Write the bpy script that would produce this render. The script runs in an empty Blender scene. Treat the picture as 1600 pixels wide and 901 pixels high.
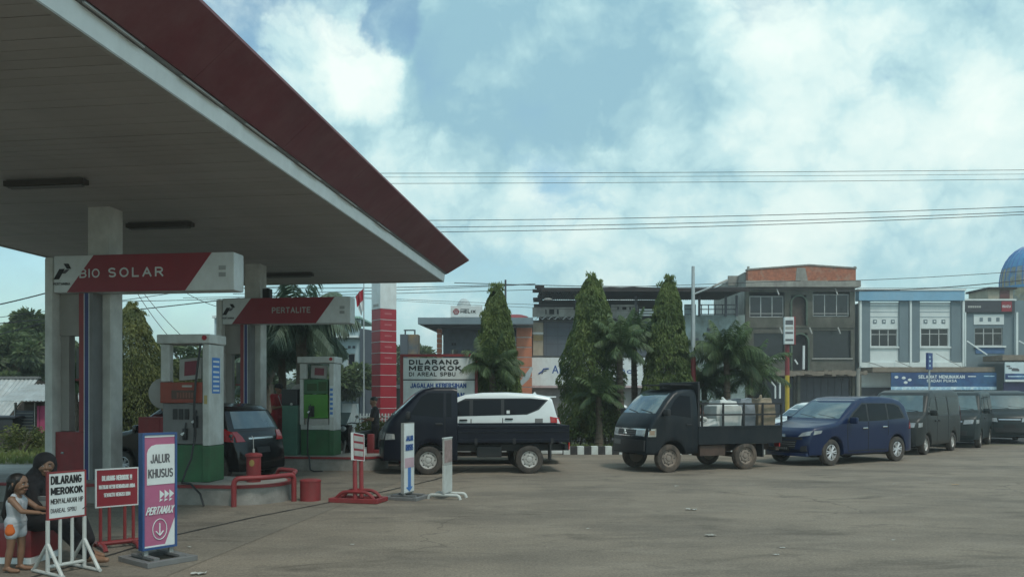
import bpy, bmesh, math, random
from mathutils import Vector, Matrix
R = math.radians
sc = bpy.context.scene
COL = sc.collection
random.seed(7)
# ---------------------------------------------------------------- camera, world, sun, exposure
cd = bpy.data.cameras.new('camera'); cam = bpy.data.objects.new('camera', cd); COL.objects.link(cam)
cam.location = (0, 0, 1.7); cam.rotation_euler = (R(90), 0, 0)
cd.sensor_width = 36; cd.lens = 36*1250/1600
cd.shift_y = (619-450.5)/1600
cd.clip_start = 0.05; cd.clip_end = 3000
sc.camera = cam
sc.view_settings.view_transform = 'Standard'; sc.view_settings.look = 'None'
sc.view_settings.exposure = 0.12; sc.view_settings.gamma = 1
SUN_EL, SUN_AZ = 58, 150      # azimuth clockwise from +Y
w = bpy.data.worlds.new("World"); sc.world = w; w.use_nodes = True
nt = w.node_tree; N = nt.nodes; Lk = nt.links; N.clear()
def wn(t, **k):
    n = N.new(t)
    for a, b in k.items(): setattr(n, a, b)
    return n
def setin(n, i, v):
    if isinstance(v, bpy.types.NodeSocket): n.id_data.links.new(v, n.inputs[i])
    else: n.inputs[i].default_value = v
def wmath(op, a, b=0.0, clamp=False):
    n = N.new('ShaderNodeMath'); n.operation = op; n.use_clamp = clamp
    setin(n, 0, a); setin(n, 1, b); return n.outputs[0]
tc = wn('ShaderNodeTexCoord')
sky = wn('ShaderNodeTexSky', sky_type='NISHITA', sun_disc=False)
sky.sun_elevation = R(SUN_EL); sky.sun_rotation = R(SUN_AZ); sky.air_density = 1.0; sky.dust_density = 2.0; sky.ozone_density = 1.5
bg1 = wn('ShaderNodeBackground'); bg1.inputs[1].default_value = 0.15
tint = wn('ShaderNodeMixRGB', blend_type='MULTIPLY'); tint.inputs[0].default_value = 1; tint.inputs[2].default_value = (1.1, 1.30, 1.10, 1)
Lk.new(sky.outputs[0], tint.inputs[1]); Lk.new(tint.outputs[0], bg1.inputs[0])
def noise(vec, scale, detail, rough, dist=0.0, off=(0, 0, 0), st=(1, 1, 1)):
    m = wn('ShaderNodeMapping'); Lk.new(vec, m.inputs[0]); m.inputs[1].default_value = off; m.inputs[3].default_value = st
    n = wn('ShaderNodeTexNoise'); n.inputs['Scale'].default_value = scale; n.inputs['Detail'].default_value = detail
    n.inputs['Roughness'].default_value = rough; n.inputs['Distortion'].default_value = dist
    Lk.new(m.outputs[0], n.inputs[0]); return n
gen = tc.outputs['Generated']
# wobble the direction so that cloud masses get ragged edges
wob = noise(gen, 5.0, 9, 0.62, 0.2)
vs = wn('ShaderNodeVectorMath', operation='SUBTRACT'); Lk.new(wob.outputs['Color'], vs.inputs[0]); vs.inputs[1].default_value = (.5, .5, .5)
vm = wn('ShaderNodeVectorMath', operation='SCALE'); Lk.new(vs.outputs[0], vm.inputs[0]); vm.inputs[3].default_value = 0.16
va = wn('ShaderNodeVectorMath', operation='ADD'); Lk.new(gen, va.inputs[0]); Lk.new(vm.outputs[0], va.inputs[1])
wdir = va.outputs[0]
def blob(px, py, rad, soft=0.6):
    """a cloud mass centred on a compass direction: 1 inside, 0 beyond rad (in image-width units)"""
    d = Vector(((px-800)/1250, 1, (619-py)/1250)).normalized()
    s = wn('ShaderNodeVectorMath', operation='DISTANCE'); Lk.new(wdir, s.inputs[0]); s.inputs[1].default_value = d
    m = wn('ShaderNodeMapRange', interpolation_type='SMOOTHSTEP'); Lk.new(s.outputs['Value'], m.inputs[0])
    m.inputs[1].default_value = rad/1250; m.inputs[2].default_value = rad/1250*soft
    m.inputs[3].default_value = 0; m.inputs[4].default_value = 1
    return m.outputs[0]
def acc(lst):
    o = None
    for v, k in lst:
        t = wmath('MULTIPLY', v, k); o = t if o is None else wmath('ADD', o, t)
    return o
big = noise(gen, 2.6, 10, 0.58, 0.25, (3.1, 1.7, .4), (1, 1, 2.0)).outputs['Fac']
fine = noise(gen, 6.5, 9, 0.56, 0.2, (7.3, 2.2, 5.4), (1, 1, 1.6)).outputs['Fac']
vb = wn('ShaderNodeTexVoronoi', feature='F1'); vb.inputs['Scale'].default_value = 7.5; vb.inputs['Detail'].default_value = 3; vb.inputs['Roughness'].default_value = .55; vb.inputs['Lacunarity'].default_value = 2.3;
vmp = wn('ShaderNodeMapping'); Lk.new(wdir, vmp.inputs[0]); vmp.inputs[1].default_value = (1.3, .2, .9); vmp.inputs[3].default_value = (1, 1, 1.35); Lk.new(vmp.outputs[0], vb.inputs[0])
puff = wmath('SUBTRACT', .52, vb.outputs['Distance'])     # billows of the cloud heads
# coverage: how much cloud stands before the blue
cov = wmath('ADD', wmath('MULTIPLY', big, 1.6), acc([(puff, .42),
    (blob(600, 20, 60), -.42), (blob(900, 290, 110, .3), -.35), (blob(1180, 30, 90, .2), -.2), (blob(1380, 180, 110, .2), -.12),
    (blob(520, 110, 130), .35), (blob(850, 80, 330), .4), (blob(1330, 120, 300), .25), (blob(640, 260, 140), .25),
    (blob(1560, 200, 160), .35), (blob(1150, 330, 260), .2)]))
cr = wn('ShaderNodeMapRange', interpolation_type='SMOOTHSTEP'); Lk.new(cov, cr.inputs[0])
cr.inputs[1].default_value = .26; cr.inputs[2].default_value = .86
# brightness of the cloud: lit heads and grey bases
br = wmath('ADD', wmath('ADD', wmath('MULTIPLY', fine, .85), .10), acc([(puff, .50),
    (blob(840, 70, 360, .15), -.20), (blob(1050, 170, 180, .1), -.10), (blob(700, 150, 200, .1), -.10),
    (blob(550, 100, 85, .5), .50), (blob(440, 60, 130, .3), .22), (blob(650, 240, 100, .4), .22), (blob(1200, 60, 110, .3), .2),
    (blob(1330, 230, 330, .3), .08), (blob(1545, 160, 110, .4), .32), (blob(1280, 110, 110), .05), (blob(840, 280, 70, .4), .18), (blob(1220, 390, 60, .3), .15), (blob(1150, 340, 380, .3), .13), (blob(700, 380, 240, .3), .14), (blob(820, 290, 130, .3), .12)]))
ramp = wn('ShaderNodeValToRGB'); Lk.new(br, ramp.inputs[0])
e = ramp.color_ramp.elements
e[0].position = 0.0; e[0].color = (.26, .46, .55, 1)
e[1].position = 1.0; e[1].color = (.80, .90, .85, 1)
for p_, c_ in ((.18, (.34, .55, .61, 1)), (.36, (.48, .69, .715, 1)), (.60, (.65, .81, .79, 1))):
    x_ = e.new(p_); x_.color = c_
bg2 = wn('ShaderNodeBackground'); bg2.inputs[1].default_value = 1.12
Lk.new(ramp.outputs[0], bg2.inputs[0])
mx = wn('ShaderNodeMixShader'); Lk.new(cr.outputs[0], mx.inputs[0]); Lk.new(bg1.outputs[0], mx.inputs[1]); Lk.new(bg2.outputs[0], mx.inputs[2])
wo = wn('ShaderNodeOutputWorld'); Lk.new(mx.outputs[0], wo.inputs[0])
ld = bpy.data.lights.new('sun', 'SUN'); ld.energy = 1.35; ld.angle = R(8); ld.color = (1, .95, .86)
sun = bpy.data.objects.new('sun', ld); COL.objects.link(sun)
az = R(SUN_AZ); el = R(SUN_EL)
sd = Vector((math.sin(az)*math.cos(el), math.cos(az)*math.cos(el), math.sin(el)))
sun.rotation_euler = sd.to_track_quat('Z', 'Y').to_euler(); sun.location = (0, 0, 40)

# ---------------------------------------------------------------- materials
MATS = {}
def mat(name, col, rough=.6, metal=0.0, var=.18, scale=3.0, bump=0.0, bscale=40.0, dirt=None, dirt_amt=.4, dirt_scale=1.3, coat=0.0, spec=.5, col2=None, two=0.5, emit=None, trans=0.0):
    if name in MATS: return MATS[name]
    m = bpy.data.materials.new(name); m.use_nodes = True; t = m.node_tree; n = t.nodes; l = t.links
    b = n['Principled BSDF']; b.inputs['Roughness'].default_value = rough; b.inputs['Metallic'].default_value = metal
    b.inputs['Coat Weight'].default_value = coat; b.inputs['Coat Roughness'].default_value = .08
    b.inputs['Specular IOR Level'].default_value = spec
    if trans: b.inputs['Transmission Weight'].default_value = trans
    tcn = n.new('ShaderNodeTexCoord')
    ns = n.new('ShaderNodeTexNoise'); ns.inputs['Scale'].default_value = scale; ns.inputs['Detail'].default_value = 6; ns.inputs['Roughness'].default_value = .6
    l.new(tcn.outputs['Object'], ns.inputs[0])
    mr = n.new('ShaderNodeMapRange'); l.new(ns.outputs['Fac'], mr.inputs[0]); mr.inputs[1].default_value = .3; mr.inputs[2].default_value = .7
    mr.inputs[3].default_value = 1-var; mr.inputs[4].default_value = 1+var
    base = n.new('ShaderNodeMixRGB'); base.blend_type = 'MULTIPLY'; base.inputs[0].default_value = 1
    c4 = (*col, 1)
    if col2:
        mm = n.new('ShaderNodeMixRGB'); mm.inputs[1].default_value = c4; mm.inputs[2].default_value = (*col2, 1)
        n2 = n.new('ShaderNodeTexNoise'); n2.inputs['Scale'].default_value = scale*.37; n2.inputs['Detail'].default_value = 8; n2.inputs['Roughness'].default_value = .65
        l.new(tcn.outputs['Object'], n2.inputs[0])
        r2 = n.new('ShaderNodeMapRange'); l.new(n2.outputs['Fac'], r2.inputs[0]); r2.inputs[1].default_value = two-.12; r2.inputs[2].default_value = two+.12
        l.new(r2.outputs[0], mm.inputs[0]); l.new(mm.outputs[0], base.inputs[1])
    else: base.inputs[1].default_value = c4
    l.new(mr.outputs[0], base.inputs[2]); out = base.outputs[0]
    if dirt:
        n3 = n.new('ShaderNodeTexNoise'); n3.inputs['Scale'].default_value = dirt_scale; n3.inputs['Detail'].default_value = 9; n3.inputs['Roughness'].default_value = .7
        mp = n.new('ShaderNodeMapping'); mp.inputs[3].default_value = (1, 1, .45); l.new(tcn.outputs['Object'], mp.inputs[0]); l.new(mp.outputs[0], n3.inputs[0])
        r3 = n.new('ShaderNodeMapRange'); l.new(n3.outputs['Fac'], r3.inputs[0]); r3.inputs[1].default_value = .42; r3.inputs[2].default_value = .72; r3.inputs[4].default_value = dirt_amt
        dm = n.new('ShaderNodeMixRGB'); l.new(r3.outputs[0], dm.inputs[0]); l.new(out, dm.inputs[1]); dm.inputs[2].default_value = (*dirt, 1); out = dm.outputs[0]
    l.new(out, b.inputs['Base Color'])
    if bump:
        nb = n.new('ShaderNodeTexNoise'); nb.inputs['Scale'].default_value = bscale; nb.inputs['Detail'].default_value = 5
        l.new(tcn.outputs['Object'], nb.inputs[0])
        bp = n.new('ShaderNodeBump'); bp.inputs['Strength'].default_value = bump; bp.inputs['Distance'].default_value = .02
        l.new(nb.outputs['Fac'], bp.inputs['Height']); l.new(bp.outputs[0], b.inputs['Normal'])
    MATS[name] = m; return m
GR = (.16, .13, .10)
M = dict(
 white=mat('white paint', (.52, .54, .52), .5, dirt=(.30, .28, .24), dirt_amt=.55, dirt_scale=4),
 whitec=mat('white column paint', (.62, .63, .60), .6, dirt=(.34, .32, .28), dirt_amt=.45, dirt_scale=1.5, bump=.1),
 whitef=mat('white fascia', (.80, .83, .82), .4, var=.06, dirt=(.5, .5, .46), dirt_amt=.3, dirt_scale=2),
 red=mat('red paint', (.25, .028, .032), .5, dirt=(.11, .05, .045), dirt_amt=.5, dirt_scale=4),
 redf=mat('canopy red fascia', (.15, .029, .040), .45, var=.14, scale=1.2, dirt=(.23, .115, .12), dirt_amt=.6, dirt_scale=1.1),
 redt=mat('totem red panel', (.33, .02, .035), .35, var=.08, dirt=(.3,.08,.09), dirt_amt=.3),
 reds=mat('sign red', (.26, .022, .035), .45, var=.08, dirt=(.2, .05, .06), dirt_amt=.3, dirt_scale=2),
 soffit=mat('soffit board', (.40, .375, .358), .6, var=.06, scale=2.0, dirt=(.245, .23, .22), dirt_amt=.4, dirt_scale=.8),
 soffit2=mat('soffit board duller', (.38, .357, .34), .6, var=.06, scale=2.0, dirt=(.235, .21, .19), dirt_amt=.4, dirt_scale=.8),
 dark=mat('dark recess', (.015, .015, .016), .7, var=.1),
 black=mat('black plastic', (.02, .02, .022), .45, var=.1),
 rubber=mat('tyre rubber', (.035, .032, .030), .85, dirt=(.17, .13, .10), dirt_amt=.5, dirt_scale=5),
 rubberd=mat('muddy tyre rubber', (.05, .042, .036), .9, dirt=(.22, .16, .12), dirt_amt=.75, dirt_scale=4),
 glass=mat('tinted glass', (.008, .009, .012), .07, var=.05, spec=.16),
 glassl=mat('windscreen glass', (.06, .10, .11), .05, var=.3, scale=2.5, spec=1.0, coat=.8),  # cyan base colour stands in for sky mirrored in the glass
 wglass=mat('window glass', (.016, .019, .025), .16, var=.3, spec=.5),
 chrome=mat('chrome', (.6, .6, .6), .2, 1.0, var=.05),
 alloy=mat('alloy', (.62, .62, .63), .35, .35, var=.08, dirt=(.3, .27, .24), dirt_amt=.3, dirt_scale=6),
 steelw=mat('steel wheel', (.46, .45, .43), .45, .1, var=.1, dirt=(.35, .3, .25), dirt_amt=.35, dirt_scale=6),
 steelm=mat('muddy steel wheel', (.24, .20, .17), .7, .1, var=.1, dirt=(.2, .14, .10), dirt_amt=.7, dirt_scale=4),
 lamp=mat('headlamp glass', (.28, .30, .31), .12, var=.25, scale=12, spec=.8, coat=.5),
 amber=mat('amber lamp', (.55, .20, .04), .2, var=.1),
 tail=mat('tail lamp', (.40, .015, .02), .15, var=.1, coat=.5),
 navy=mat('navy truck paint', (.003, .0045, .013), .3, var=.1, spec=.3, dirt=(.05, .05, .055), dirt_amt=.14, dirt_scale=3),
 blkp=mat('black dusty paint', (.005, .009, .014), .35, var=.1, spec=.35, dirt=(.07, .065, .06), dirt_amt=.30, dirt_scale=2.5),
 bluep=mat('blue car paint', (.003, .013, .056), .28, var=.06, coat=.15, spec=.4, dirt=(.05, .06, .10), dirt_amt=.12, dirt_scale=2),
 whitep=mat('white car paint', (.72, .76, .76), .25, var=.03, coat=.8),
 charp=mat('charcoal van paint', (.026, .029, .029), .38, var=.06, spec=.3, dirt=(.07, .07, .065), dirt_amt=.25, dirt_scale=2),
 grnp=mat('dark green grey paint', (.018, .027, .029), .38, var=.06, spec=.3, dirt=(.07, .07, .065), dirt_amt=.25, dirt_scale=2),
 blackp=mat('black car paint', (.005, .005, .006), .2, var=.05, coat=.2, spec=.4),
 silverp=mat('silver car paint', (.45, .47, .48), .3, .3, var=.05, coat=.7),
 green=mat('pump green', (.035, .13, .055), .45, dirt=(.06, .09, .05), dirt_amt=.5, dirt_scale=4),
 greenb=mat('pump lime green', (.07, .24, .03), .4, dirt=(.07, .15, .04), dirt_amt=.3, dirt_scale=5),
 teal=mat('teal cabinet', (.06, .15, .11), .5, dirt=(.06, .1, .08), dirt_amt=.4),
 orange=mat('pump orange red', (.27, .05, .03), .5, dirt=(.14, .05, .04), dirt_amt=.5, dirt_scale=5),
 grey=mat('grey metal', (.17, .17, .17), .5, var=.12, dirt=(.12, .11, .10), dirt_amt=.4, dirt_scale=4),
 greyl=mat('light grey', (.40, .40, .38), .5, var=.12, dirt=(.2, .18, .16), dirt_amt=.4, dirt_scale=3),
 galv=mat('galvanised bar', (.34, .35, .34), .5, .3, var=.12, dirt=(.2, .18, .15), dirt_amt=.5, dirt_scale=6),
 panel=mat('grey panel', (.36, .35, .33), .6, var=.1, dirt=(.22, .2, .18), dirt_amt=.4),
 conc=mat('island concrete', (.27, .26, .24), .85, var=.18, scale=6, bump=.3, dirt=(.12, .11, .10), dirt_amt=.5),
 blue=mat('deep blue paint', (.02, .03, .16), .45, dirt=(.06, .06, .1), dirt_amt=.4, dirt_scale=5),
 signblue=mat('sign frame blue', (.03, .08, .22), .45, dirt=(.08, .1, .16), dirt_amt=.4, dirt_scale=5),
 sticker=mat('blue sticker', (.06, .20, .52), .4, var=.1),
 pink=mat('pink sign', (.40, .11, .21), .45, var=.1, dirt=(.34, .16, .22), dirt_amt=.4, dirt_scale=4),
 signw=mat('sign white', (.66, .70, .70), .45, var=.06, dirt=(.45, .45, .42), dirt_amt=.4, dirt_scale=5),
 ink=mat('black lettering', (.012, .012, .014), .6, var=.05),
 inkb=mat('blue lettering', (.015, .07, .26), .6, var=.05),
 inkr=mat('red lettering', (.35, .03, .04), .6, var=.05),
 inkg=mat('grey lettering', (.10, .10, .11), .6, var=.05),
 cyan=mat('pale blue cloud print', (.25, .45, .62), .5, var=.2, scale=8, col2=(.6, .72, .78)),
 skin=mat('skin', (.24, .13, .08), .5, var=.06),
 hair=mat('black hair', (.012, .009, .008), .5, var=.2, scale=30),
 cblack=mat('black cloth', (.014, .012, .014), .85, var=.2, scale=14, bump=.3, bscale=30),
 cred=mat('red uniform cloth', (.30, .02, .025), .8, var=.15, scale=10, bump=.2, bscale=30),
 cmar=mat('maroon cloth', (.10, .018, .025), .85, var=.15, scale=10),
 cwhite=mat('white cotton', (.48, .50, .53), .85, var=.08, scale=14, bump=.2, bscale=30),
 corange=mat('orange cloth', (.75, .16, .03), .8, var=.08),
 cpink=mat('pink cloth', (.32, .05, .12), .8, var=.2),
 tin=mat('corrugated tin', (.42, .45, .45), .45, .3, var=.15, dirt=(.25, .20, .16), dirt_amt=.5, dirt_scale=.8),
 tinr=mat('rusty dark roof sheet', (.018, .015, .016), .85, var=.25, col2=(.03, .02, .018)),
 brickw=mat('bare brick wall', (.36, .13, .075), .9, var=.3, scale=6, bump=.5, col2=(.30, .22, .17), two=.62),
 plast=mat('mossy plaster', (.13, .125, .105), .9, var=.3, scale=1.2, bump=.3, col2=(.075, .085, .06), two=.55, dirt=(.035, .035, .03), dirt_amt=.75, dirt_scale=.9),
 plastg=mat('green stained plaster', (.10, .14, .105), .9, var=.3, scale=1.5, dirt=(.03, .035, .03), dirt_amt=.7, dirt_scale=1.2),
 plastd=mat('weathered cement block', (.30, .29, .26), .9, var=.2, scale=2, dirt=(.12, .11, .10), dirt_amt=.7, dirt_scale=1.2),
 skyblue=mat('pale blue wall', (.36, .45, .48), .8, var=.1, scale=1, dirt=(.22, .25, .26), dirt_amt=.5, dirt_scale=.7),
 ltblue=mat('light blue parapet', (.20, .40, .56), .7, var=.1, scale=1, dirt=(.3, .42, .5), dirt_amt=.5, dirt_scale=.8),
 bluegrey=mat('blue grey wall', (.165, .215, .24), .8, var=.08, scale=1, dirt=(.10, .13, .15), dirt_amt=.4, dirt_scale=.8),
 wallw=mat('white wall', (.68, .73, .72), .8, var=.06, scale=1, dirt=(.42, .46, .46), dirt_amt=.4, dirt_scale=.7),
 slab=mat('blue grey roof slab', (.20, .25, .28), .7, var=.1, scale=1, dirt=(.13, .16, .18), dirt_amt=.5),
 obrick=mat('orange facing', (.50, .17, .09), .75, var=.12, scale=3, dirt=(.36, .14, .09), dirt_amt=.4),
 beige=mat('beige wall', (.38, .34, .26), .8, var=.1, dirt=(.2, .18, .14), dirt_amt=.5),
 greyd=mat('dark grey wall', (.085, .10, .12), .8, var=.1, scale=1, dirt=(.06, .07, .08), dirt_amt=.4),
 awn=mat('brown awning sheet', (.22, .18, .14), .8, var=.2, dirt=(.12, .10, .08), dirt_amt=.5, dirt_scale=1),
 ban=mat('blue banner', (.025, .06, .17), .5, var=.3, scale=1.0, col2=(.05, .16, .30), two=.55),
 banw=mat('pale banner', (.55, .64, .66), .5, var=.1, scale=1.5),
 isz=mat('charcoal sign band', (.045, .045, .055), .4, var=.08),
 shut=mat('dark shutter', (.045, .05, .065), .5, var=.2),
 dome=mat('blue mosaic tile', (.08, .27, .50), .5, var=.2, scale=8),
 domeb=mat('blue dome rib', (.05, .17, .42), .35, var=.1),
 domet=mat('tan mosaic', (.34, .30, .20), .6, var=.35, scale=2.5, col2=(.12, .24, .38), two=.55),
 bark=mat('bark', (.12, .095, .07), .9, var=.25, scale=8, bump=.6, bscale=20),
 kb=mat('kerb black', (.03, .03, .032), .8, dirt=(.12, .11, .1), dirt_amt=.5, dirt_scale=5),
 kw=mat('kerb white', (.62, .66, .64), .7, dirt=(.35, .34, .30), dirt_amt=.4, dirt_scale=5),
 wire=mat('wire', (.015, .016, .02), .6, var=.05),
 pole=mat('pole metal', (.42, .46, .47), .5, .2, var=.1),
 yel=mat('yellow paint', (.50, .34, .03), .5, dirt=(.3, .22, .06), dirt_amt=.4),
 bag=mat('white sack', (.55, .57, .55), .8, var=.1, scale=4, bump=.5, bscale=7, dirt=(.35, .33, .30), dirt_amt=.5, dirt_scale=3),
 sackb=mat('brown sack', (.26, .21, .15), .9, var=.2, scale=5, bump=.6, bscale=8, dirt=(.14, .11, .08), dirt_amt=.5, dirt_scale=4),
 drum=mat('grey drum', (.16, .18, .20), .7, var=.15, scale=4, bump=.4, bscale=9),
 rust=mat('rusty chassis', (.07, .045, .035), .85, var=.3, scale=6),
 paper=mat('paper scrap', (.42, .42, .39), .8, var=.05),
)
def leafmat(name, c1, c2):
    m = bpy.data.materials.new(name); m.use_nodes = True; t = m.node_tree; n = t.nodes; l = t.links
    b = n['Principled BSDF']; b.inputs['Roughness'].default_value = .6
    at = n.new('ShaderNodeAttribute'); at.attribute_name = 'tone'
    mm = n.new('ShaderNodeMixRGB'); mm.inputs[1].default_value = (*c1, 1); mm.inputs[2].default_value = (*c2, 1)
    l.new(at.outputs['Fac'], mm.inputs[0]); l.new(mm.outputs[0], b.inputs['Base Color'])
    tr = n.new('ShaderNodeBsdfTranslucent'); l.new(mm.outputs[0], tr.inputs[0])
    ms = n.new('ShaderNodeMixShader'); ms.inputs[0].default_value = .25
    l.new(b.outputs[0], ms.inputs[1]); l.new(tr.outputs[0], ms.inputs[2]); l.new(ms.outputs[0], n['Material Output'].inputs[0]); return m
M['leaf'] = leafmat('mast tree leaf', (.055, .095, .022), (.17, .225, .058))
M['leafy'] = leafmat('yellow green leaf', (.06, .085, .022), (.20, .21, .055))
M['palm'] = leafmat('palm leaf', (.04, .075, .030), (.13, .19, .07))
M['palmb'] = leafmat('blue green palm leaf', (.055, .09, .06), (.18, .26, .19))
M['dark_leaf'] = leafmat('dark leaf', (.05, .075, .035), (.14, .19, .075))
M['grassm'] = leafmat('grass blade', (.07, .10, .025), (.20, .24, .07))

# ---------------------------------------------------------------- mesh helpers
class MB:
    def __init__(s): s.v = []; s.f = []
    def add(s, vs, fs):
        o = len(s.v); s.v += [tuple(v) for v in vs]; s.f += [tuple(i+o for i in f) for f in fs]; return s
    def box(s, x0, x1, y0, y1, z0, z1, m=None):
        vs = [(x, y, z) for z in (z0, z1) for y in (y0, y1) for x in (x0, x1)]
        if m: vs = [m @ Vector(v) for v in vs]
        return s.add(vs, [(0, 2, 3, 1), (4, 5, 7, 6), (0, 1, 5, 4), (2, 6, 7, 3), (0, 4, 6, 2), (1, 3, 7, 5)])
    def bbox(s, x0, x1, y0, y1, z0, z1, r=.01, m=None):
        """box with chamfered edges"""
        bm = bmesh.new(); bmesh.ops.create_cube(bm, size=1)
        for v in bm.verts: v.co = Vector(((x0+x1)/2+v.co.x*(x1-x0), (y0+y1)/2+v.co.y*(y1-y0), (z0+z1)/2+v.co.z*(z1-z0)))
        bmesh.ops.bevel(bm, geom=bm.edges[:], offset=r, segments=2, affect='EDGES', profile=.6)
        return s.bm(bm, m)
    def bm(s, bm, m=None):
        bm.verts.ensure_lookup_table(); bm.verts.index_update()
        s.add([(m @ v.co if m else v.co.copy()) for v in bm.verts], [[v.index for v in f.verts] for f in bm.faces]); bm.free(); return s
    def prism(s, poly, y0, y1, m=None):
        """poly in (x,z) pushed from y0 to y1"""
        n = len(poly); vs = [(x, y0, z) for x, z in poly]+[(x, y1, z) for x, z in poly]
        if m: vs = [m @ Vector(v) for v in vs]
        return s.add(vs, [tuple(range(n)), tuple(range(2*n-1, n-1, -1))]+[(i, i+n, (i+1) % n+n, (i+1) % n) for i in range(n)])
    def slab(s, poly, z0, z1):
        n = len(poly); vs = [(x, y, z0) for x, y in poly]+[(x, y, z1) for x, y in poly]
        return s.add(vs, [tuple(range(n-1, -1, -1)), tuple(range(n, 2*n))]+[(i, (i+1) % n, (i+1) % n+n, i+n) for i in range(n)])
    def tube(s, pts, r, n=8, closed=False):
        pts = [Vector(p) for p in pts]; k = len(pts); rr = r if isinstance(r, (list, tuple)) else [r]*k
        vs = []; up = Vector((0, 0, 1)); last = None
        for i, p in enumerate(pts):
            a = pts[i-1] if i else (pts[-1] if closed else p); b = pts[(i+1) % k] if (i < k-1 or closed) else p
            d = (b-a).normalized() if (b-a).length > 1e-9 else Vector((0, 0, 1))
            if last is None:
                u = d.cross(up)
                if u.length < .05: u = d.cross(Vector((1, 0, 0)))
            else: u = last-d*last.dot(d)
            u.normalize(); last = u; v = d.cross(u)
            for j in range(n):
                t = 2*math.pi*j/n; vs.append(p+(u*math.cos(t)+v*math.sin(t))*rr[i])
        fs = []
        for i in range(k if closed else k-1):
            i2 = (i+1) % k
            for j in range(n): fs.append((i*n+j, i*n+(j+1) % n, i2*n+(j+1) % n, i2*n+j))
        if not closed: fs += [tuple(range(n-1, -1, -1)), tuple((k-1)*n+j for j in range(n))]
        return s.add(vs, fs)
    def cyl(s, p0, p1, r0, r1=None, n=12): return s.tube([p0, p1], [r0, r0 if r1 is None else r1], n)
    def lathe(s, prof, n=24, m=None, axis='z', caps=True):
        """prof: (radius, height)"""
        vs = []
        for r, h in prof:
            for j in range(n):
                t = 2*math.pi*j/n; c, q = r*math.cos(t), r*math.sin(t)
                vs.append((c, q, h) if axis == 'z' else (c, h, q))
        if m: vs = [m @ Vector(v) for v in vs]
        fs = [(i*n+j, i*n+(j+1) % n, (i+1)*n+(j+1) % n, (i+1)*n+j) for i in range(len(prof)-1) for j in range(n)]
        if caps and prof[0][0] > 1e-6: fs.append(tuple(range(n-1, -1, -1)))
        if caps and prof[-1][0] > 1e-6: fs.append(tuple((len(prof)-1)*n+j for j in range(n)))
        return s.add(vs, fs)
    def ell(s, c, r, n=12, k=8):
        c = Vector(c); vs = []; fs = []
        for i in range(k+1):
            p = math.pi*i/k
            for j in range(n):
                t = 2*math.pi*j/n; vs.append((c.x+r[0]*math.sin(p)*math.cos(t), c.y+r[1]*math.sin(p)*math.sin(t), c.z+r[2]*math.cos(p)))
        for i in range(k):
            for j in range(n): fs.append((i*n+j, (i+1)*n+j, (i+1)*n+(j+1) % n, i*n+(j+1) % n))
        return s.add(vs, fs)
    def cap(s, p0, r0, p1, r1, n=12, sx=1.0):
        p0, p1 = Vector(p0), Vector(p1); d = (p1-p0); L = d.length; d = d.normalized() if L > 1e-9 else Vector((0, 0, 1))
        pts = []; rs = []
        for i in range(4):
            t = math.pi/2*(i+.15)/4; pts.append(p0-d*r0*math.cos(t)); rs.append(r0*math.sin(t))
        pts.append(p0); rs.append(r0); pts.append(p1); rs.append(r1)
        for i in range(3, -1, -1):
            t = math.pi/2*(i+.15)/4; pts.append(p1+d*r1*math.cos(t)); rs.append(r1*math.sin(t))
        return s.tube(pts, rs, n)
    def mesh(s, name, m, smooth=False, angle=35, normals=True):
        me = bpy.data.meshes.new(name); me.from_pydata(s.v, [], s.f); me.validate()
        bm = bmesh.new(); bm.from_mesh(me)
        if normals: bmesh.ops.recalc_face_normals(bm, faces=bm.faces[:])
        if smooth:
            ca = R(angle)
            for f in bm.faces: f.smooth = True
            for e_ in bm.edges:
                if len(e_.link_faces) == 2 and e_.calc_face_angle(0) > ca: e_.smooth = False
        bm.to_mesh(me); bm.free(); me.materials.append(m); return me
    def build(s, name, m, parent=None, smooth=False, loc=None, rz=0, angle=35, label=None, cat=None, group=None, kind=None, normals=True):
        o = bpy.data.objects.new(name, s.mesh(name, m, smooth, angle, normals)); COL.objects.link(o)
        if parent: o.parent = parent
        if loc: o.location = loc
        if rz: o.rotation_euler = (0, 0, rz)
        tag(o, label, cat, group, kind); return o
def tag(o, label=None, cat=None, group=None, kind=None):
    for k_, v_ in (('label', label), ('category', cat), ('group', group), ('kind', kind)):
        if v_: o[k_] = v_
    return o
def thing(name, label, cat, loc=(0, 0, 0), rz=0, group=None):
    o = bpy.data.objects.new(name, None); COL.objects.link(o); o.empty_display_size = .2
    o.location = loc; o.rotation_euler = (0, 0, rz); return tag(o, label, cat, group)
def inst(name, me, parent=None, loc=(0, 0, 0), rz=0, rot=None, scale=None):
    o = bpy.data.objects.new(name, me); COL.objects.link(o)
    if parent: o.parent = parent
    o.location = loc; o.rotation_euler = rot or (0, 0, rz)
    if scale: o.scale = scale
    return o
def kids(o): return [c for c in bpy.data.objects if c.parent == o]
def dup(o, loc=None, rz=None, label=None, parent=None):
    c = o.copy(); COL.objects.link(c); c.parent = parent
    if loc is not None: c.location = loc
    if rz is not None: c.rotation_euler = (0, 0, rz)
    if label: c['label'] = label
    for ch in kids(o): dup(ch, parent=c)
    return c
def _arc(cx, cy, rx, ry, a0, a1, n=8): return [(cx+rx*math.cos(R(a0+(a1-a0)*k/n)), cy+ry*math.sin(R(a0+(a1-a0)*k/n))) for k in range(n+1)]
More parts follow.
